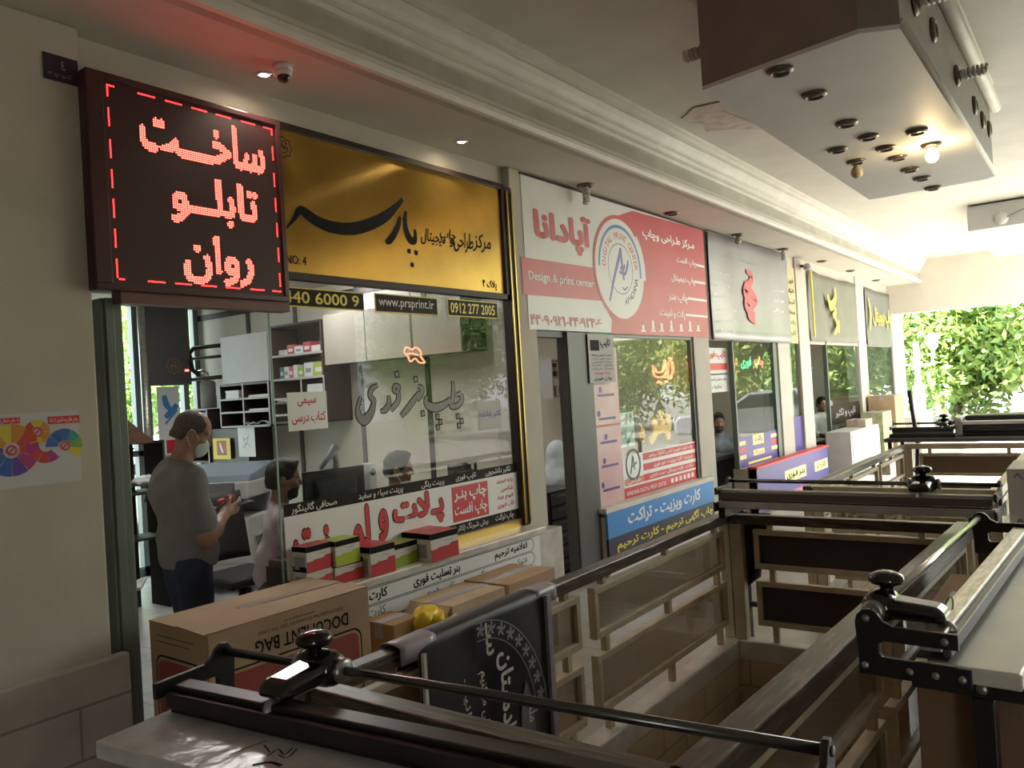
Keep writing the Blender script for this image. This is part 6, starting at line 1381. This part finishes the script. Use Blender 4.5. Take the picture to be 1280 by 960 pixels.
# ---------------------------------------------------------------- paper cutters on their tables
m_gloss = mat('glossy_black', (.01, .01, .011), .12, coat=.3)
KN = 1.0
def cutter(label, loc, rz, L, W, head, board_m, zt=.90, legs=(), rodm=m_chrome, bar=m_alu, dirty=False, barw=.05, yoff=0.0, leg_y=None, foot=.20, stretch=True):
    t = thing('paper_cutter_table', label, 'paper cutter')
    T = .042
    MB().box((0.0, -W, -T), (L, .0, 0)).build('table_board', board_m, t, bevel=.006)
    MB().box((.02, -.045, .0), (L-.02, .03, .006)).build('cutting_mat', m_rubber, t)
    b = MB(); b.box((.012, -.035, .022), (L-.012, .018, .064)); b.build('clamp_bar', bar, t, bevel=.004)
    b = MB(); b.box((.012, -.055, .012), (L-.012, -.035, .05)).build('clamp_bar_face', mat('bar_face', (.10, .09, .08), .45, .3) if not dirty else m_black, t, bevel=.003)
    prof = [(.165,-.055), (-.10,-.055), (-.10,-.004), (.105,-.004), (.112,.006), (.112,.03), (.10,.038), (-.075,.038), (-.075,.078), (.075,.078), (.10,.09), (.112,.108), (.13,.118), (.15,.116), (.165,.10), (.17,.08), (.165,0)]
    for x in (-.008, L-.006):
        br = MB().prism(prof, (x,0,0), (0,1,0), (0,0,1), (1,0,0), 0, .014).build('end_bracket', m_black, t, bevel=.002)
        mb = MB(); 
        for (y, z) in ((.14,.095), (-.045,.058), (-.02,-.03), (.04,-.03), (-.08,-.03), (.148,-.03)): mb.lathe((x-.002 if x < 0 else x+.016, y, z), [(.010, 0), (.009, .003), (0, .004)], ax=(-1,0,0) if x < 0 else (1,0,0), n=10)
        mb.build('bolt', m_bolt, br)
    MB().tube([(-.004, .14, .095), (L+.004, .14, .095)], .0115, 14).build('guide_rod', rodm, t)
    x = head; 
    hd = MB().hexa([(x-.055, -.035, .072), (x+.055, -.035, .072), (x+.055, .175, .068), (x-.055, .175, .068), (x-.045, -.02, .112), (x+.045, -.02, .112), (x+.05, .17, .128), (x-.05, .17, .128)]).build('cutter_head', m_gloss, t, bevel=.02, seg=4)
    MB().lathe((x, .12, .125), [(.022, 0), (.018, .02), (.020, .03*KN), (.042, .034*KN), (.047, .044*KN), (.042, .058*KN), (.02, .066*KN), (0, .067*KN)], n=22).build('knob', m_gloss, hd)
    mb = MB(); mb.lathe((x-.064, .14, .095), [(.03, 0), (.03, .012), (.02, .016)], ax=(-1,0,0), n=16).lathe((x+.064, .14, .095), [(.03, 0), (.03, .012), (.02, .016)], ax=(1,0,0), n=16); mb.build('collar', m_bolt, hd)
    MB().lathe((x-.062, .135, .097), [(.024, 0), (.040, .012), (.046, .035), (.046, .089), (.040, .112), (.024, .124)], ax=(1,0,0), n=24).build('barrel', m_gloss, hd)
    MB().lathe((x, -.02, .045), [(.028, -.008), (.030, 0), (.028, .008)], ax=(1,0,0), n=18).build('cutting_wheel', m_bolt, hd)
    for lx in legs:
        ly = -W*.52 if leg_y is None else leg_y
        MB().box((lx-.02, min(-W*.98, ly-.05), -.10), (lx+.02, max(.06, ly+.05), -T)).build('cross_arm', m_black, t, bevel=.003)
        lg = MB().box((lx-.025, ly-.025, -zt+.035), (lx+.025, ly+.025, -.10)).build('leg', m_black, t, bevel=.003)
        MB().box((lx-.03, ly-foot, -zt), (lx+.03, ly+foot, -zt+.035)).build('foot', m_black, t, bevel=.004)
        mb = MB(); mb.lathe((lx-.026, ly, -.075), [(.014, 0), (.012, .004), (0, .005)], ax=(-1,0,0), n=12); mb.build('leg_bolt', m_bolt, lg)
    if len(legs) > 1 and stretch:
        ly = -W*.52 if leg_y is None else leg_y
        MB().box((legs[0], ly-.012, -zt*.72), (legs[-1], ly+.012, -zt*.72+.03)).build('stretcher', m_black, t)
    t.location = loc; t.rotation_euler = (0, 0, math.radians(rz)); return t
m_bw = mat('white_laminate', (.60, .60, .55), .28, var=.06, scale=5, bump=.05, bscale=30)
m_film = mat('film_covered_board', (.62, .62, .66), .16, col2=(.46, .46, .51), scale=9, bump=.35, bscale=14, coat=.5)
m_bg = mat('grey_laminate', (.36, .36, .34), .4, var=.06)
CR = cutter('paper cutter on a white table at the right edge, head at its near end', (2.26, .41, .905), -2.6, 1.66, .205, .13, m_bw, .905, (.10, 1.55), stretch=False)
CF = cutter('paper cutter on a film covered grey table along the photo\'s bottom edge', (1.155, 1.96, .90), -84.5, 1.55, .235, .36, m_film, .90, (.15, 1.4), rodm=m_darksteel, bar=m_black, dirty=True)
CM = cutter('paper cutter with a grey bar spanning the walkway in the middle distance', (4.545, 1.87, .945), -90, 1.40, .055, 1.06, m_bg, .945, (.02, 1.30), rodm=m_darksteel, bar=m_bg, leg_y=.25, foot=.05)
# black felt tip marks on the front table
mb = MB(); pt_ = Plane((0, 0, .9006), (1,0,0), (0,1,0))
def zf4(x, y): return pt_.px(100+x/2.783, 680+y/2.783)
def mk(q, w=.004): brush(mb, pt_, [(*zf4(x, y), w) for x, y in q], px=False, n=0.0, dep=.0004, k=3)
mk([(520,735),(580,710),(650,685)]); mk([(640,700),(660,725)]); mk([(650,740),(690,715),(710,735),(740,710)]); mk([(690,735),(720,745),(755,715)]); mk([(1120,765),(1180,745),(1250,752),(1200,790)]); mk([(1140,770),(1190,765),(1230,760)]); mk([(1150,740),(1155,750)]); mk([(1220,745),(1218,755)]); mk([(600,770),(660,760),(700,772)], .01)
ink_ = mb.build('ink_marks', m_ink, CF)
# far table with cutter and wide plotter
t = thing('folding_table', 'dark table behind the far stairwell carrying the far cutter and plotter', 'table', (10.2, 1.2, 0))
MB().box((9.45, .2, .86), (10.2, 2.0, .90)).build('table_top', m_dgrey, t, bevel=.004)
for x in (9.5, 10.15):
    for y in (.25, 1.95): MB().box((x-.02, y-.02, 0), (x+.02, y+.02, .86)).build('leg', m_black, t)
cutter('small black paper cutter on the far table, left of the plotter', (9.62, 1.95, .945), -90, .62, .10, .5, m_black, .045, (), rodm=m_darksteel, bar=m_black, dirty=True)
t = thing('wide_plotter', 'wide dark plotter with a white top strip on the far table', 'plotter', (9.9, .9, .90))
a = at_x(1185, 530, 9.8)
MB().box((9.66, .0, .90), (10.1, 1.27, 1.02)).build('body', m_dgrey, t, bevel=.02); MB().box((9.64, .0, 1.02), (10.08, 1.27, 1.06)).build('white_strip', m_white, t, bevel=.008); MB().box((9.7, .02, 1.06), (10.08, 1.25, 1.115)).build('lid', m_black, t, bevel=.02); MB().box((9.64, 1.27, .90), (10.1, 1.34, 1.10)).build('end_cap', m_lgrey, t, bevel=.02); MB().tube([(9.62, .02, .96), (9.62, 1.25, .96)], .02, 10).build('paper_roller', m_black, t)
t = thing('dark_pole', 'thin dark pole leaning up beside the far cutter', 'pole', (9.7, 2.0, .0)); a = at_x(1147, 553, 9.7); c = at_x(1139, 490, 9.7); MB().tube([(9.7, a[1]+.06, .0), a+[0, 0, -.02], c+[0, .02, .02]], .022, 8).build('pole', m_black, t)
# ---------------------------------------------------------------- cartons, bag and banner by the railing
def xb(u): return u
DZ = .75; dA, dB, dC, dD = [at_z(*p, DZ) for p in ((170,776), (258,791), (460,731), (384,722))]
dA = np.array([1.87, 3.46, DZ]); 
e1 = nv((dC-dB)*[1,1,0]); e2 = np.array([-e1[1], e1[0], 0]); LW = np.linalg.norm((dC-dB)[:2]); WW = .46
t = thing('document_bag_carton', 'large brown carton printed upside down with DOCUMENT BAG, beside the left pillar', 'carton', tuple(dB*[1,1,0]))
C = lambda s, n, z: dB*[1,1,0]+e1*s+e2*n+np.array([0, 0, z])
MB().hexa([C(0,0,0), C(LW,0,0), C(LW,WW,0), C(0,WW,0), C(0,0,DZ-.012), C(LW,0,DZ-.012), C(LW,WW,DZ-.012), C(0,WW,DZ-.012)]).build('carton', m_card, t, bevel=.006)
fl = MB(); fl.hexa([C(-.012,-.002,DZ-.011), C(LW,0,DZ-.011), C(LW,WW/2-.006,DZ-.012), C(-.004,WW/2-.006,DZ-.006), C(-.016,-.002,DZ-.006), C(LW,0,DZ-.006), C(LW,WW/2-.006,DZ-.007), C(-.004,WW/2-.006,DZ)]); fl.build('top_flap', m_card, t)
fl = MB(); fl.hexa([C(-.004,WW/2+.006,DZ-.011), C(LW,WW/2+.006,DZ-.011), C(LW,WW,DZ-.011), C(0,WW,DZ-.011), C(-.004,WW/2+.006,DZ-.006), C(LW,WW/2+.006,DZ-.006), C(LW,WW,DZ-.006), C(0,WW,DZ-.006)]); fl.build('top_flap', m_card, t)
fl = MB(); fl.hexa([C(LW*.35,WW/2-.03,DZ-.005), C(LW,WW/2-.03,DZ-.005), C(LW,WW/2+.03,DZ-.005), C(LW*.35,WW/2+.03,DZ-.005), C(LW*.35,WW/2-.03,DZ-.003), C(LW,WW/2-.03,DZ-.003), C(LW,WW/2+.03,DZ-.003), C(LW*.35,WW/2+.03,DZ-.003)]); fl.build('tape_strip', mat('brown_tape', (.22, .14, .09), .3), t)
df = Plane(C(0, -.0005, 0), e1, (0,0,1)); de = Plane(C(-.0005, WW, 0), -e2, (0,0,1))
def rrect(x0, y0, x1, y1, r, n=6): return [(cx+r*math.cos(a), cy+r*math.sin(a)) for cx, cy, a0 in ((x1-r, y1-r, 0), (x0+r, y1-r, .5), (x0+r, y0+r, 1), (x1-r, y0+r, 1.5)) for a in [(a0+.5*k/n)*math.pi for k in range(n+1)]]
def pris(pl, poly, m, nm, n0, n1): return MB().prism(poly, pl.O, pl.U, pl.V, pl.N, n0, n1).build(nm, m, t)
ft = DZ-.013
pris(df, rrect(.05, .05, LW-.06, ft-.17, .05), m_ink, 'panel_outline', .0002, .0008); pris(df, rrect(.058, .058, LW-.068, ft-.178, .045), m_card, 'panel_gap', .0009, .0013); pris(df, rrect(.07, .07, LW-.08, ft-.19, .04), mat('carton_red', (.26, .045, .035), .6, var=.06), 'red_panel', .0014, .002)
pris(de, rrect(.05, .05, WW-.05, ft-.13, .05), m_ink, 'panel_outline', .0002, .0008); pris(de, rrect(.058, .058, WW-.058, ft-.138, .045), m_card, 'panel_gap', .0009, .0013); pris(de, rrect(.07, .07, WW-.07, ft-.15, .04), mat('carton_red_end', (.26, .045, .035), .6, var=.06), 'red_panel', .0014, .002)
mb = MB(); text_box(mb, df, 'DOCUMENT BAG', (.22, ft-.145, .73, ft-.085), n=.0005, bold=.02, rot=math.pi)
text_box(mb, df, 'PAPCO Products Your Documents Are Under Your Control', (.24, ft-.068, .70, ft-.05), n=.0005, rot=math.pi); text_box(mb, df, 'www.papco.ir', (.37, ft-.043, .54, ft-.026), n=.0005, rot=math.pi)
slab(mb, de, .06, ft-.05, .36, ft-.047, .0005, .001); slab(mb, de, .06, ft-.075, .32, ft-.072, .0005, .001); mb.build('print', m_ink, t)
pris(de, [(.11, .17), (.30, .17), (.30, .28), (.11, .28)], m_tan, 'paper_label', .002, .003)
GC = 'cartons between the railing and the shop sill'
c = at_z(485, 762, .42); plain_carton(2.96, 3.16, 3.02, 3.24, 0, .49, mat('ochre_carton', (.34, .21, .09), .7, var=.08), 'small ochre carton left of the yellow bag', GC)
t = plain_carton(3.34, 3.82, 2.95, 3.27, 0, .50, m_card2, 'pale carton with open end flap right of the yellow bag', GC)
MB().hexa([(3.24, 2.96, .40), (3.34, 2.96, .49), (3.34, 3.26, .49), (3.24, 3.26, .40), (3.24, 2.96, .405), (3.34, 2.96, .495), (3.34, 3.26, .495), (3.24, 3.26, .405)]).build('end_flap', m_card2, t)
plain_carton(3.86, 4.36, 2.95, 3.30, 0, .50, m_card, 'kraft carton nearest the second shop by the sill sign', GC)
plain_carton(3.21, 3.33, 2.78, 2.93, 0, .37, m_cardd, 'narrow brown carton carrying the purple and white packet', GC, tape=False)
t = thing('packet', 'small purple and white packet between the yellow bag and the pale carton', 'packet', (3.27, 2.86, .37)); MB().hexa([(3.215, 2.79, .371), (3.325, 2.79, .371), (3.325, 2.92, .371), (3.215, 2.92, .371), (3.215, 2.80, .45), (3.325, 2.80, .47), (3.325, 2.92, .47), (3.215, 2.92, .45)]).build('packet_box', m_offwhite, t, bevel=.004); MB().box((3.213, 2.787, .385), (3.327, 2.80, .41)).build('purple_band', m_purple, t)
t = thing('yellow_bag', 'crumpled yellow plastic bag on the cartons beside the black banner', 'bag', (3.35, 2.95, .35)); b = Body(.03); random.seed(5)
q0 = np.array([3.25, 3.08, .46])
for k in range(12): b.ell((q0[0]+random.uniform(-.10, .10), q0[1]+random.uniform(-.07, .07), .425+random.uniform(-.03, .045)), (.07, .05, .042), _rotm((random.uniform(-1,1), random.uniform(-1,1), .2), (0,0,1)))
b.mesh('bag', mat('yellow_plastic', (.78, .56, .03), .35, var=.06), t, .009, wob=.012, wobf=52)
q0 = np.array([3.25, 3.10, .46]); plain_carton(3.18, 3.335, 2.95, 3.25, 0, .385, m_cardd, 'dark brown carton under the yellow bag', GC)
# black mourning banner folded over the handrail
t = thing('mourning_banner', 'black printed banner with white Persian words folded over the railing and taped', 'banner', (2.35, RYL, .3))
bx0, bx1 = 1.92, 2.66; NX, NZ = 40, 30; G = []
def bn(s, r):                                    # s along the rail, r from the back hem over the rail down the front
    x = bx0+(bx1-bx0)*s
    L = .16+.10+.62; d = r*L
    if d < .16: y, z = RYL+.042+.01*(1-d/.16), .70+d*1.0
    elif d < .26: a = (d-.16)/.10*math.pi; y, z = RYL+.042*math.cos(a), .855+.008*math.sin(a)
    else: q = d-.26; y, z = RYL-.045-.012*math.sin(s*9+q*3)*min(1, q*4)-.02*q, .855-q*(1.0)+0.05*(s-.5)*q
    return (x+.012*math.sin(z*7)*min(1, max(0, .85-z)*2), y, z)
for i in range(NX+1): G.append([bn(i/NX, j/NZ) for j in range(NZ+1)])
m_ban = mat('banner_black', (.016, .015, .022), .45, col2=(.07, .065, .085), scale=2.5, ramp=(.55, .8))
MB().grid(G).build('cloth', m_ban, t, sol=.003)
bq = Plane((0, RYL-.066, 0), (1,0,0), (0,0,1))
def bt(mb, s, x0, z0, x1, z1, rot, b_=.02): text_box(mb, bq, s, (x0, z0, x1, z1), n=.006, bold=b_, rot=rot)
mb = MB(); bt(mb, 'یادمیتان', 2.180, .50, 2.500, .60, -math.pi/2, .03); bt(mb, 'همدلی میکنیم', 2.080, .52, 2.340, .575, -math.pi/2, .012); bt(mb, 'بدانید.', 2.020, .56, 2.220, .60, -math.pi/2, .012); bt(mb, 'سـ', 2.200, .755, 2.320, .80, -math.pi/2, .02); bt(mb, 'ملک', 2.450, .42, 2.540, .47, -math.pi/2, .01); mb.build('white_lettering', m_offwhite, t)
mb = MB(); 
for k in range(9):
    a = math.radians(88-k*9.5); cx, cz = 2.20+.36*math.cos(a)*1.0, .40+.42*math.sin(a)
    for q in range(5): 
        th = q*2*math.pi/5; brush(mb, bq, [(cx, cz, .004), (cx+.016*math.cos(th), cz+.016*math.sin(th), .012), (cx+.026*math.cos(th+.3), cz+.026*math.sin(th+.3), .004)], px=False, n=.006, k=3)
arc = lambda R1, R2: [(2.20+R1*math.cos(a), .40+R2*math.sin(a), .004) for a in np.linspace(math.radians(92), math.radians(4), 10)]
brush(mb, bq, arc(.325, .385), px=False, n=.006); brush(mb, bq, arc(.395, .447), px=False, n=.006); mb.build('floral_border', mat('banner_grey', (.30, .30, .34), .5), t)
MB().prism([(2.42, .30), (2.425, .46), (2.45, .53), (2.465, .56), (2.48, .53), (2.505, .46), (2.51, .30)], bq.O, bq.U, bq.V, bq.N, .004, .006).build('grey_dome_print', mat('banner_mid_grey', (.12, .12, .14), .5), t)
MB().box((bx1-.03, RYL-.074, .27), (bx1, RYL-.058, .84)).build('lilac_edge', mat('lilac_print', (.30, .27, .34), .5), t)
MB().box((bx0-.002, RYL-.072, .28), (bx0+.012, RYL-.06, .82)).build('white_edge', m_offwhite, t)
for x0, x1 in ((1.84, 2.01), (2.60, 2.74)):
    MB().grid([[(x0+(x1-x0)*i/6, RYL+(.047)*math.cos(a)+.0, .852+.014*math.sin(a) if 0 < a < math.pi else .80) for a in (-.2, .15, .6, 1.2, 1.8, 2.5, 3.0, 3.3)] for i in range(7)]).build('tape', m_tape, t, sol=.002)
# dark cloth hung at the far left corner, right stack, cartons by the right table
t = thing('black_cloth', 'black cloth hanging from the far corner of the near stairwell railing', 'cloth', (4.75, 1.75, .3)); G = [[(RX1+.045+.02*math.sin(i*.9+j*.4), 1.88-.24*i/10*(1-.35*j/10), .845-.50*j/10*(1-.25*(i/10))) for j in range(11)] for i in range(11)]; MB().grid(G).build('cloth', m_blackmatte, t, sol=.006)
GS = 'white cartons stacked at the right edge'
for k, (lb, z) in enumerate((('lowest', 0), ('second', .26), ('third', .52), ('topmost', .78))):
    t = thing('paper_carton', f'{lb} white paper carton of the stack at the right edge of the photo', 'carton', (5.65, .34, z), 0, GS)
    MB().box((5.42, .10-.004*k, z), (5.90, .50+.004*(k % 2), z+.258)).build('carton', mat('white_carton', (.46, .45, .40), .6, var=.06), t, bevel=.004); MB().box((5.415, .10, z+.175), (5.905, .505, z+.259)).build('lid', mat('white_carton_lid', (.50, .48, .43), .6, var=.05), t, bevel=.004)
    cpn = Plane((5.4195, 0, 0), (0,-1,0), (0,0,1)); mb = MB(); text_box(mb, cpn, 'Canon', (-.40, z+.07, -.17, z+.13), n=.001, bold=.02); slab(mb, cpn, -.36, z+.025, -.2, z+.04, .0005, .001); brush(mb, Plane((5.4149, 0, 0), (0,-1,0), (0,0,1)), [(-.47, z+.205, .008), (-.45, z+.232, .012), (-.43, z+.205, .010), (-.37, z+.207, .006)], px=False, n=.0005); mb.build('print', mat('blue_grey_print', (.22, .27, .33), .5), t)
t = plain_carton(3.12, 3.72, .26, .565, 0, .80, m_card, 'tall kraft carton under the far half of the right cutter', None); MB().box((3.3, .45, .8005), (3.42, .52, .802)).build('paper_label', m_offwhite, t)
plain_carton(2.42, 2.78, .22, .47, 0, .78, m_cardd, 'dark brown carton under the near end of the right cutter', None, tape=False)
t = thing('green_cord', 'thin green cord looped by the head of the right cutter', 'cord', (2.46, .45, .97)); MB().tube([(2.5+.03*math.cos(a*1.0)+.01*a, .40+.012*math.sin(a), .975+.016*math.sin(a*1.3)) for a in np.linspace(0, 9, 40)], .0025, 6).build('cord', mat('green_cord', (.02, .35, .15), .5), t)
# ---------------------------------------------------------------- tidy the outliner: one object per piece, no empty round a single mesh
def split_parts(o):
    me = o.data; n = len(me.vertices); par = list(range(n))
    def find(a):
        while par[a] != a: par[a] = par[par[a]]; a = par[a]
        return a
    for p in me.polygons:
        v = p.vertices
        for k in range(1, len(v)): par[find(v[0])] = find(v[k])
    grp = {}
    for p in me.polygons: grp.setdefault(find(p.vertices[0]), []).append(p)
    if len(grp) < 2 or len(grp) > 60: return
    base = o.name.split('.')[0]
    for k, ps in enumerate(grp.values()):
        ids = sorted({i for p in ps for i in p.vertices}); mp = {a: b for b, a in enumerate(ids)}
        m2 = bpy.data.meshes.new(base); m2.from_pydata([me.vertices[i].co for i in ids], [], [[mp[i] for i in p.vertices] for p in ps])
        for q in me.materials: m2.materials.append(q)
        m2.polygons.foreach_set('use_smooth', [p.use_smooth for p in ps]); m2.polygons.foreach_set('material_index', [p.material_index for p in ps]); m2.update()
        c = o.copy(); c.data = m2; c.name = base; COL.objects.link(c)
    bpy.data.objects.remove(o)
SPLIT = {'spacer', 'collar', 'bolt', 'red_stripe', 'yellow_patch', 'red_patch', 'emblem_red_block', 'red_spots', 'strip_marks', 'print_block', 'edge_strips', 'side_panels', 'hanging_wire', 'ear_loop', 'panels', 'print_line', 'tape_strip', 'output_bay'}
bpy.context.view_layer.update()
for o in list(COL.objects):
    if o.type == 'MESH' and o.name.split('.')[0] in SPLIT and not o.children: split_parts(o)
for o in list(COL.objects):
    if o.type == 'EMPTY' and o.parent is None and len(o.children) == 1 and not o.children[0].children and o.children[0].type == 'MESH':
        c = o.children[0]; mw = c.matrix_world.copy(); nm = o.name.split('.')[0]; props = {k: o[k] for k in ('label', 'category', 'group') if k in o.keys()}; org = o.location.copy()
        c.parent = None; c.matrix_parent_inverse = Matrix.Identity(4); c.data.transform(Matrix.Translation(-org) @ mw); c.matrix_world = Matrix.Translation(org)
        for k, v in props.items(): c[k] = v
        bpy.data.objects.remove(o); c.name = nm; c.data.name = nm
# ---------------------------------------------------------------- outdoors
struct(MB().box((20, -40, -.25), (70, 40, -.05)).box((-40, BACK+.12, -.25), (20, 50, -.05)).box((-40, -40, -.25), (20, -6, -.05)).build('ground', mat('pavement', (.22, .215, .20), .8, var=.1, scale=2)))
def tree(x, y, h, R, n, label, mi, seed, trunk=.16, zc=None, flat=1.0, leaf=.16):
    r = np.random.default_rng(seed)
    t = thing('tree', label, 'tree', (x, y, -.05), 0, 'street trees')
    mb = MB(); mb.tube([(x, y, -.1), (x+.05, y, h*.3), (x-.04, y+.06, h*.6), (x, y, h*.85)], [trunk, trunk*.8, trunk*.5, trunk*.2], 10)
    zc = zc or h*.62
    for k in range(7):
        a = k*2.4; mb.tube([(x, y, h*(.25+.06*k)), (x+R*.4*math.cos(a), y+R*.4*math.sin(a), h*(.36+.07*k)), (x+R*.75*math.cos(a), y+R*.75*math.sin(a), h*(.42+.07*k))], [trunk*.4, trunk*.25, trunk*.1], 6)
    mb.build('trunk', m_bark, t)
    cl = r.normal(size=(60, 3)); cl /= np.linalg.norm(cl, axis=1)[:, None]; cl *= (r.random((60, 1))**.4)*[R*.85, R*.85*flat, h*.36]
    cen = cl[r.integers(0, 60, n)]+r.normal(size=(n, 3))*R*.16+[x, y, zc]
    cen[:, 2] = np.maximum(cen[:, 2], .25)
    a = r.normal(size=(n, 3)); a /= np.linalg.norm(a, axis=1)[:, None]; b_ = r.normal(size=(n, 3)); b_ -= a*(a*b_).sum(1)[:, None]; b_ /= np.linalg.norm(b_, axis=1)[:, None]
    s = leaf*(.6+.8*r.random((n, 1))); nn = np.cross(a, b_)
    V = np.stack([cen-a*s, cen+b_*s*.45+nn*s*.12, cen+a*s, cen-b_*s*.45+nn*s*.12], 1).reshape(-1, 3)
    me = bpy.data.meshes.new('foliage'); me.vertices.add(len(V)); me.vertices.foreach_set('co', V.ravel())
    me.loops.add(4*n); me.loops.foreach_set('vertex_index', np.arange(4*n)); me.polygons.add(n); me.polygons.foreach_set('loop_start', np.arange(0, 4*n, 4)); me.polygons.foreach_set('loop_total', np.full(n, 4))
    for m in m_leaf: me.materials.append(m)
    me.polygons.foreach_set('material_index', np.where(r.random(n) < .6, mi, r.integers(0, 3, n)).astype(np.int32)); me.update(); me.validate()
    o = bpy.data.objects.new('foliage', me); COL.objects.link(o); attach(o, t)
for k, (x, y, h, R, n, mi, lb) in enumerate([
  (26.5, 3.6, 6.2, 2.2, 20000, 0, 'leafy green tree left of the street lamp at the far end of the walkway'),
  (25.2, .6, 6.0, 2.2, 20000, 0, 'dense green tree in the middle of the far opening'),
  (26.0, -2.6, 6.4, 2.6, 20000, 1, 'yellow green tree at the right of the far opening'),
  (30.5, 6.0, 7.0, 3.0, 12000, 2, 'deeper green tree behind the end column'),
  (31.0, -1.0, 8.0, 3.4, 12000, 1, 'tall yellow green tree standing behind the others'),
  (27.0, -8.0, 7.0, 3.4, 12000, 0, 'wide green tree far to the right beyond the opening'),
  (24.0, -14.0, 7.0, 3.6, 12000, 2, 'wide deep green tree reflected in the shop windows')]):
    tree(x, y, h, R, n, lb, mi, 40+k, zc=h*.46, leaf=.12)
for k, (x, y, h, R, n, mi, lb) in enumerate([
  (5.9, 14.2, 4.6, 1.5, 12000, 1, 'bright yellow green bush tree seen through the back window of the first shop'),
  (9.6, 15.6, 5.8, 2.2, 12000, 0, 'green tree farther back through the first shop\'s back window'),
  (7.6, 19.5, 7.4, 2.8, 12000, 2, 'tall deep green tree far behind the first shop')]):
    tree(x, y, h, R, n, lb, mi, 60+k, zc=h*.42, leaf=.10, trunk=.1)
t = thing('street_lamp', 'white street lamp post with a bracket lamp before the trees at the far end', 'street lamp', (22, 3.78, -.05))
b0 = at_x(1152, 545, 22); b1 = at_x(1142, 428, 22); MB().tube([b0*[1,1,0]+[0,0,-.05], b0*[1,1,0]+[0,0,1.2]], .13, 12).build('base_column', m_lgrey, t); MB().tube([b0*[1,1,0]+[0,0,1.2], b0*[1,1,0]+[0,.0,b1[2]]], .07, 12).build('pole', m_grey, t)
a = at_x(1162, 432, 22); c = at_x(1148, 457, 22); mb = MB(); mb.tube([b0*[1,1,0]+[0,0,c[2]], b0*[1,1,0]+[0,-.34,c[2]+.03], b0*[1,1,0]+[0,-.38,a[2]-.1]], .035, 8); mb.build('bracket', m_lgrey, t)
MB().lathe(b0*[1,1,0]+[0,-.38,a[2]-.1], [(.06, 0), (.10, .06), (.13, .25), (.17, .27), (.15, .34), (.04, .40), (0, .41)]).build('lantern', m_white, t); MB().tube([b0*[1,1,0]+[0,.0,1.72], b0*[1,1,0]+[0,.3,1.72]], .03, 6).build('side_arm', m_lgrey, t)
def car(loc, rz, m, label, L=4.2):
    t = thing('parked_car', label, 'car'); w = .84
    side = [(-L/2, .25), (-L/2, .62), (-L/2+.15, .78), (-L*.18, .86), (-L*.02, 1.30), (L*.26, 1.36), (L*.40, .98), (L/2-.05, .90), (L/2, .55), (L/2, .25)]
    MB().prism(side, (0, -w, 0), (1,0,0), (0,0,1), (0,1,0), 0, 2*w).build('body', m, t, bevel=.08, seg=3)
    for y in (-w-.003, w+.003): MB().prism([(-L*.14, .90), (-L*.01, 1.24), (L*.24, 1.28), (L*.34, .95)], (0, y-.004, 0), (1,0,0), (0,0,1), (0,1,0), 0, .008).build('side_window', m_black, t)
    MB().hexa([(-L*.175, -w*.8, .88), (-L*.17, -w*.8, .87), (-L*.17, w*.8, .87), (-L*.175, w*.8, .88), (-L*.05, -w*.75, 1.25), (-L*.04, -w*.75, 1.25), (-L*.04, w*.75, 1.25), (-L*.05, w*.75, 1.25)]).build('windscreen', m_black, t)
    for x in (-L*.31, L*.31):
        for y in (-w, w): MB().lathe((x, y-.09, .31), [(.2, 0), (.31, .02), (.31, .16), (.2, .18)], ax=(0,1,0), n=20).build('wheel', m_rubber, t)
    for y in (-.6, .6): MB().lathe((-L/2, y, .65), [(.10, 0), (.09, .02), (0, .025)], ax=(-1,0,0), n=14).build('headlamp', m_offwhite, t)
    t.location = loc; t.rotation_euler = (0, 0, rz)
car((5.9, 11.3, -.05), math.radians(8), m_white, 'white parked car seen low through the back window of the first shop')
car((21.5, -.4, -.05), math.radians(80), mat('silver_car', (.45, .47, .5), .25, .6), 'silver parked car outside the far opening')
# ---------------------------------------------------------------- light
w = bpy.data.worlds.new('sky'); SC.world = w; w.use_nodes = True; nt = w.node_tree
bg = nt.nodes['Background']; bg.inputs[0].default_value = (.93, .97, 1.0, 1); bg.inputs[1].default_value = SKY
sl = bpy.data.lights.new('sun', 'SUN'); sl.energy = SUN; sl.angle = .01; sl.color = (1, .95, .84); so = bpy.data.objects.new('sun', sl); COL.objects.link(so); so.location = (20, -10, 12)
so.rotation_euler = Vector((-.52, -.52, .60)).to_track_quat('Z', 'Y').to_euler()
bl = bpy.data.lights.new('bulb_light', 'POINT'); bl.energy = 3; bl.color = (1, .72, .34); bl.shadow_soft_size = .04; bo = bpy.data.objects.new('bulb_light', bl); COL.objects.link(bo); bo.location = (lit[0], lit[1], BZ-.14)
SC.view_settings.view_transform = 'Standard'; SC.view_settings.look = 'None'; SC.view_settings.gamma = 1; SC.view_settings.use_curve_mapping = False; SC.view_settings.exposure = EXPO
cy = SC.cycles; cy.max_bounces = 10; cy.diffuse_bounces = 6; cy.glossy_bounces = 4; cy.transparent_max_bounces = 16; cy.transmission_bounces = 4
cy.sample_clamp_indirect = 6; cy.caustics_reflective = False; cy.caustics_refractive = False; cy.use_denoising = True
try: cy.denoiser = 'OPENIMAGEDENOISE'
except Exception: pass
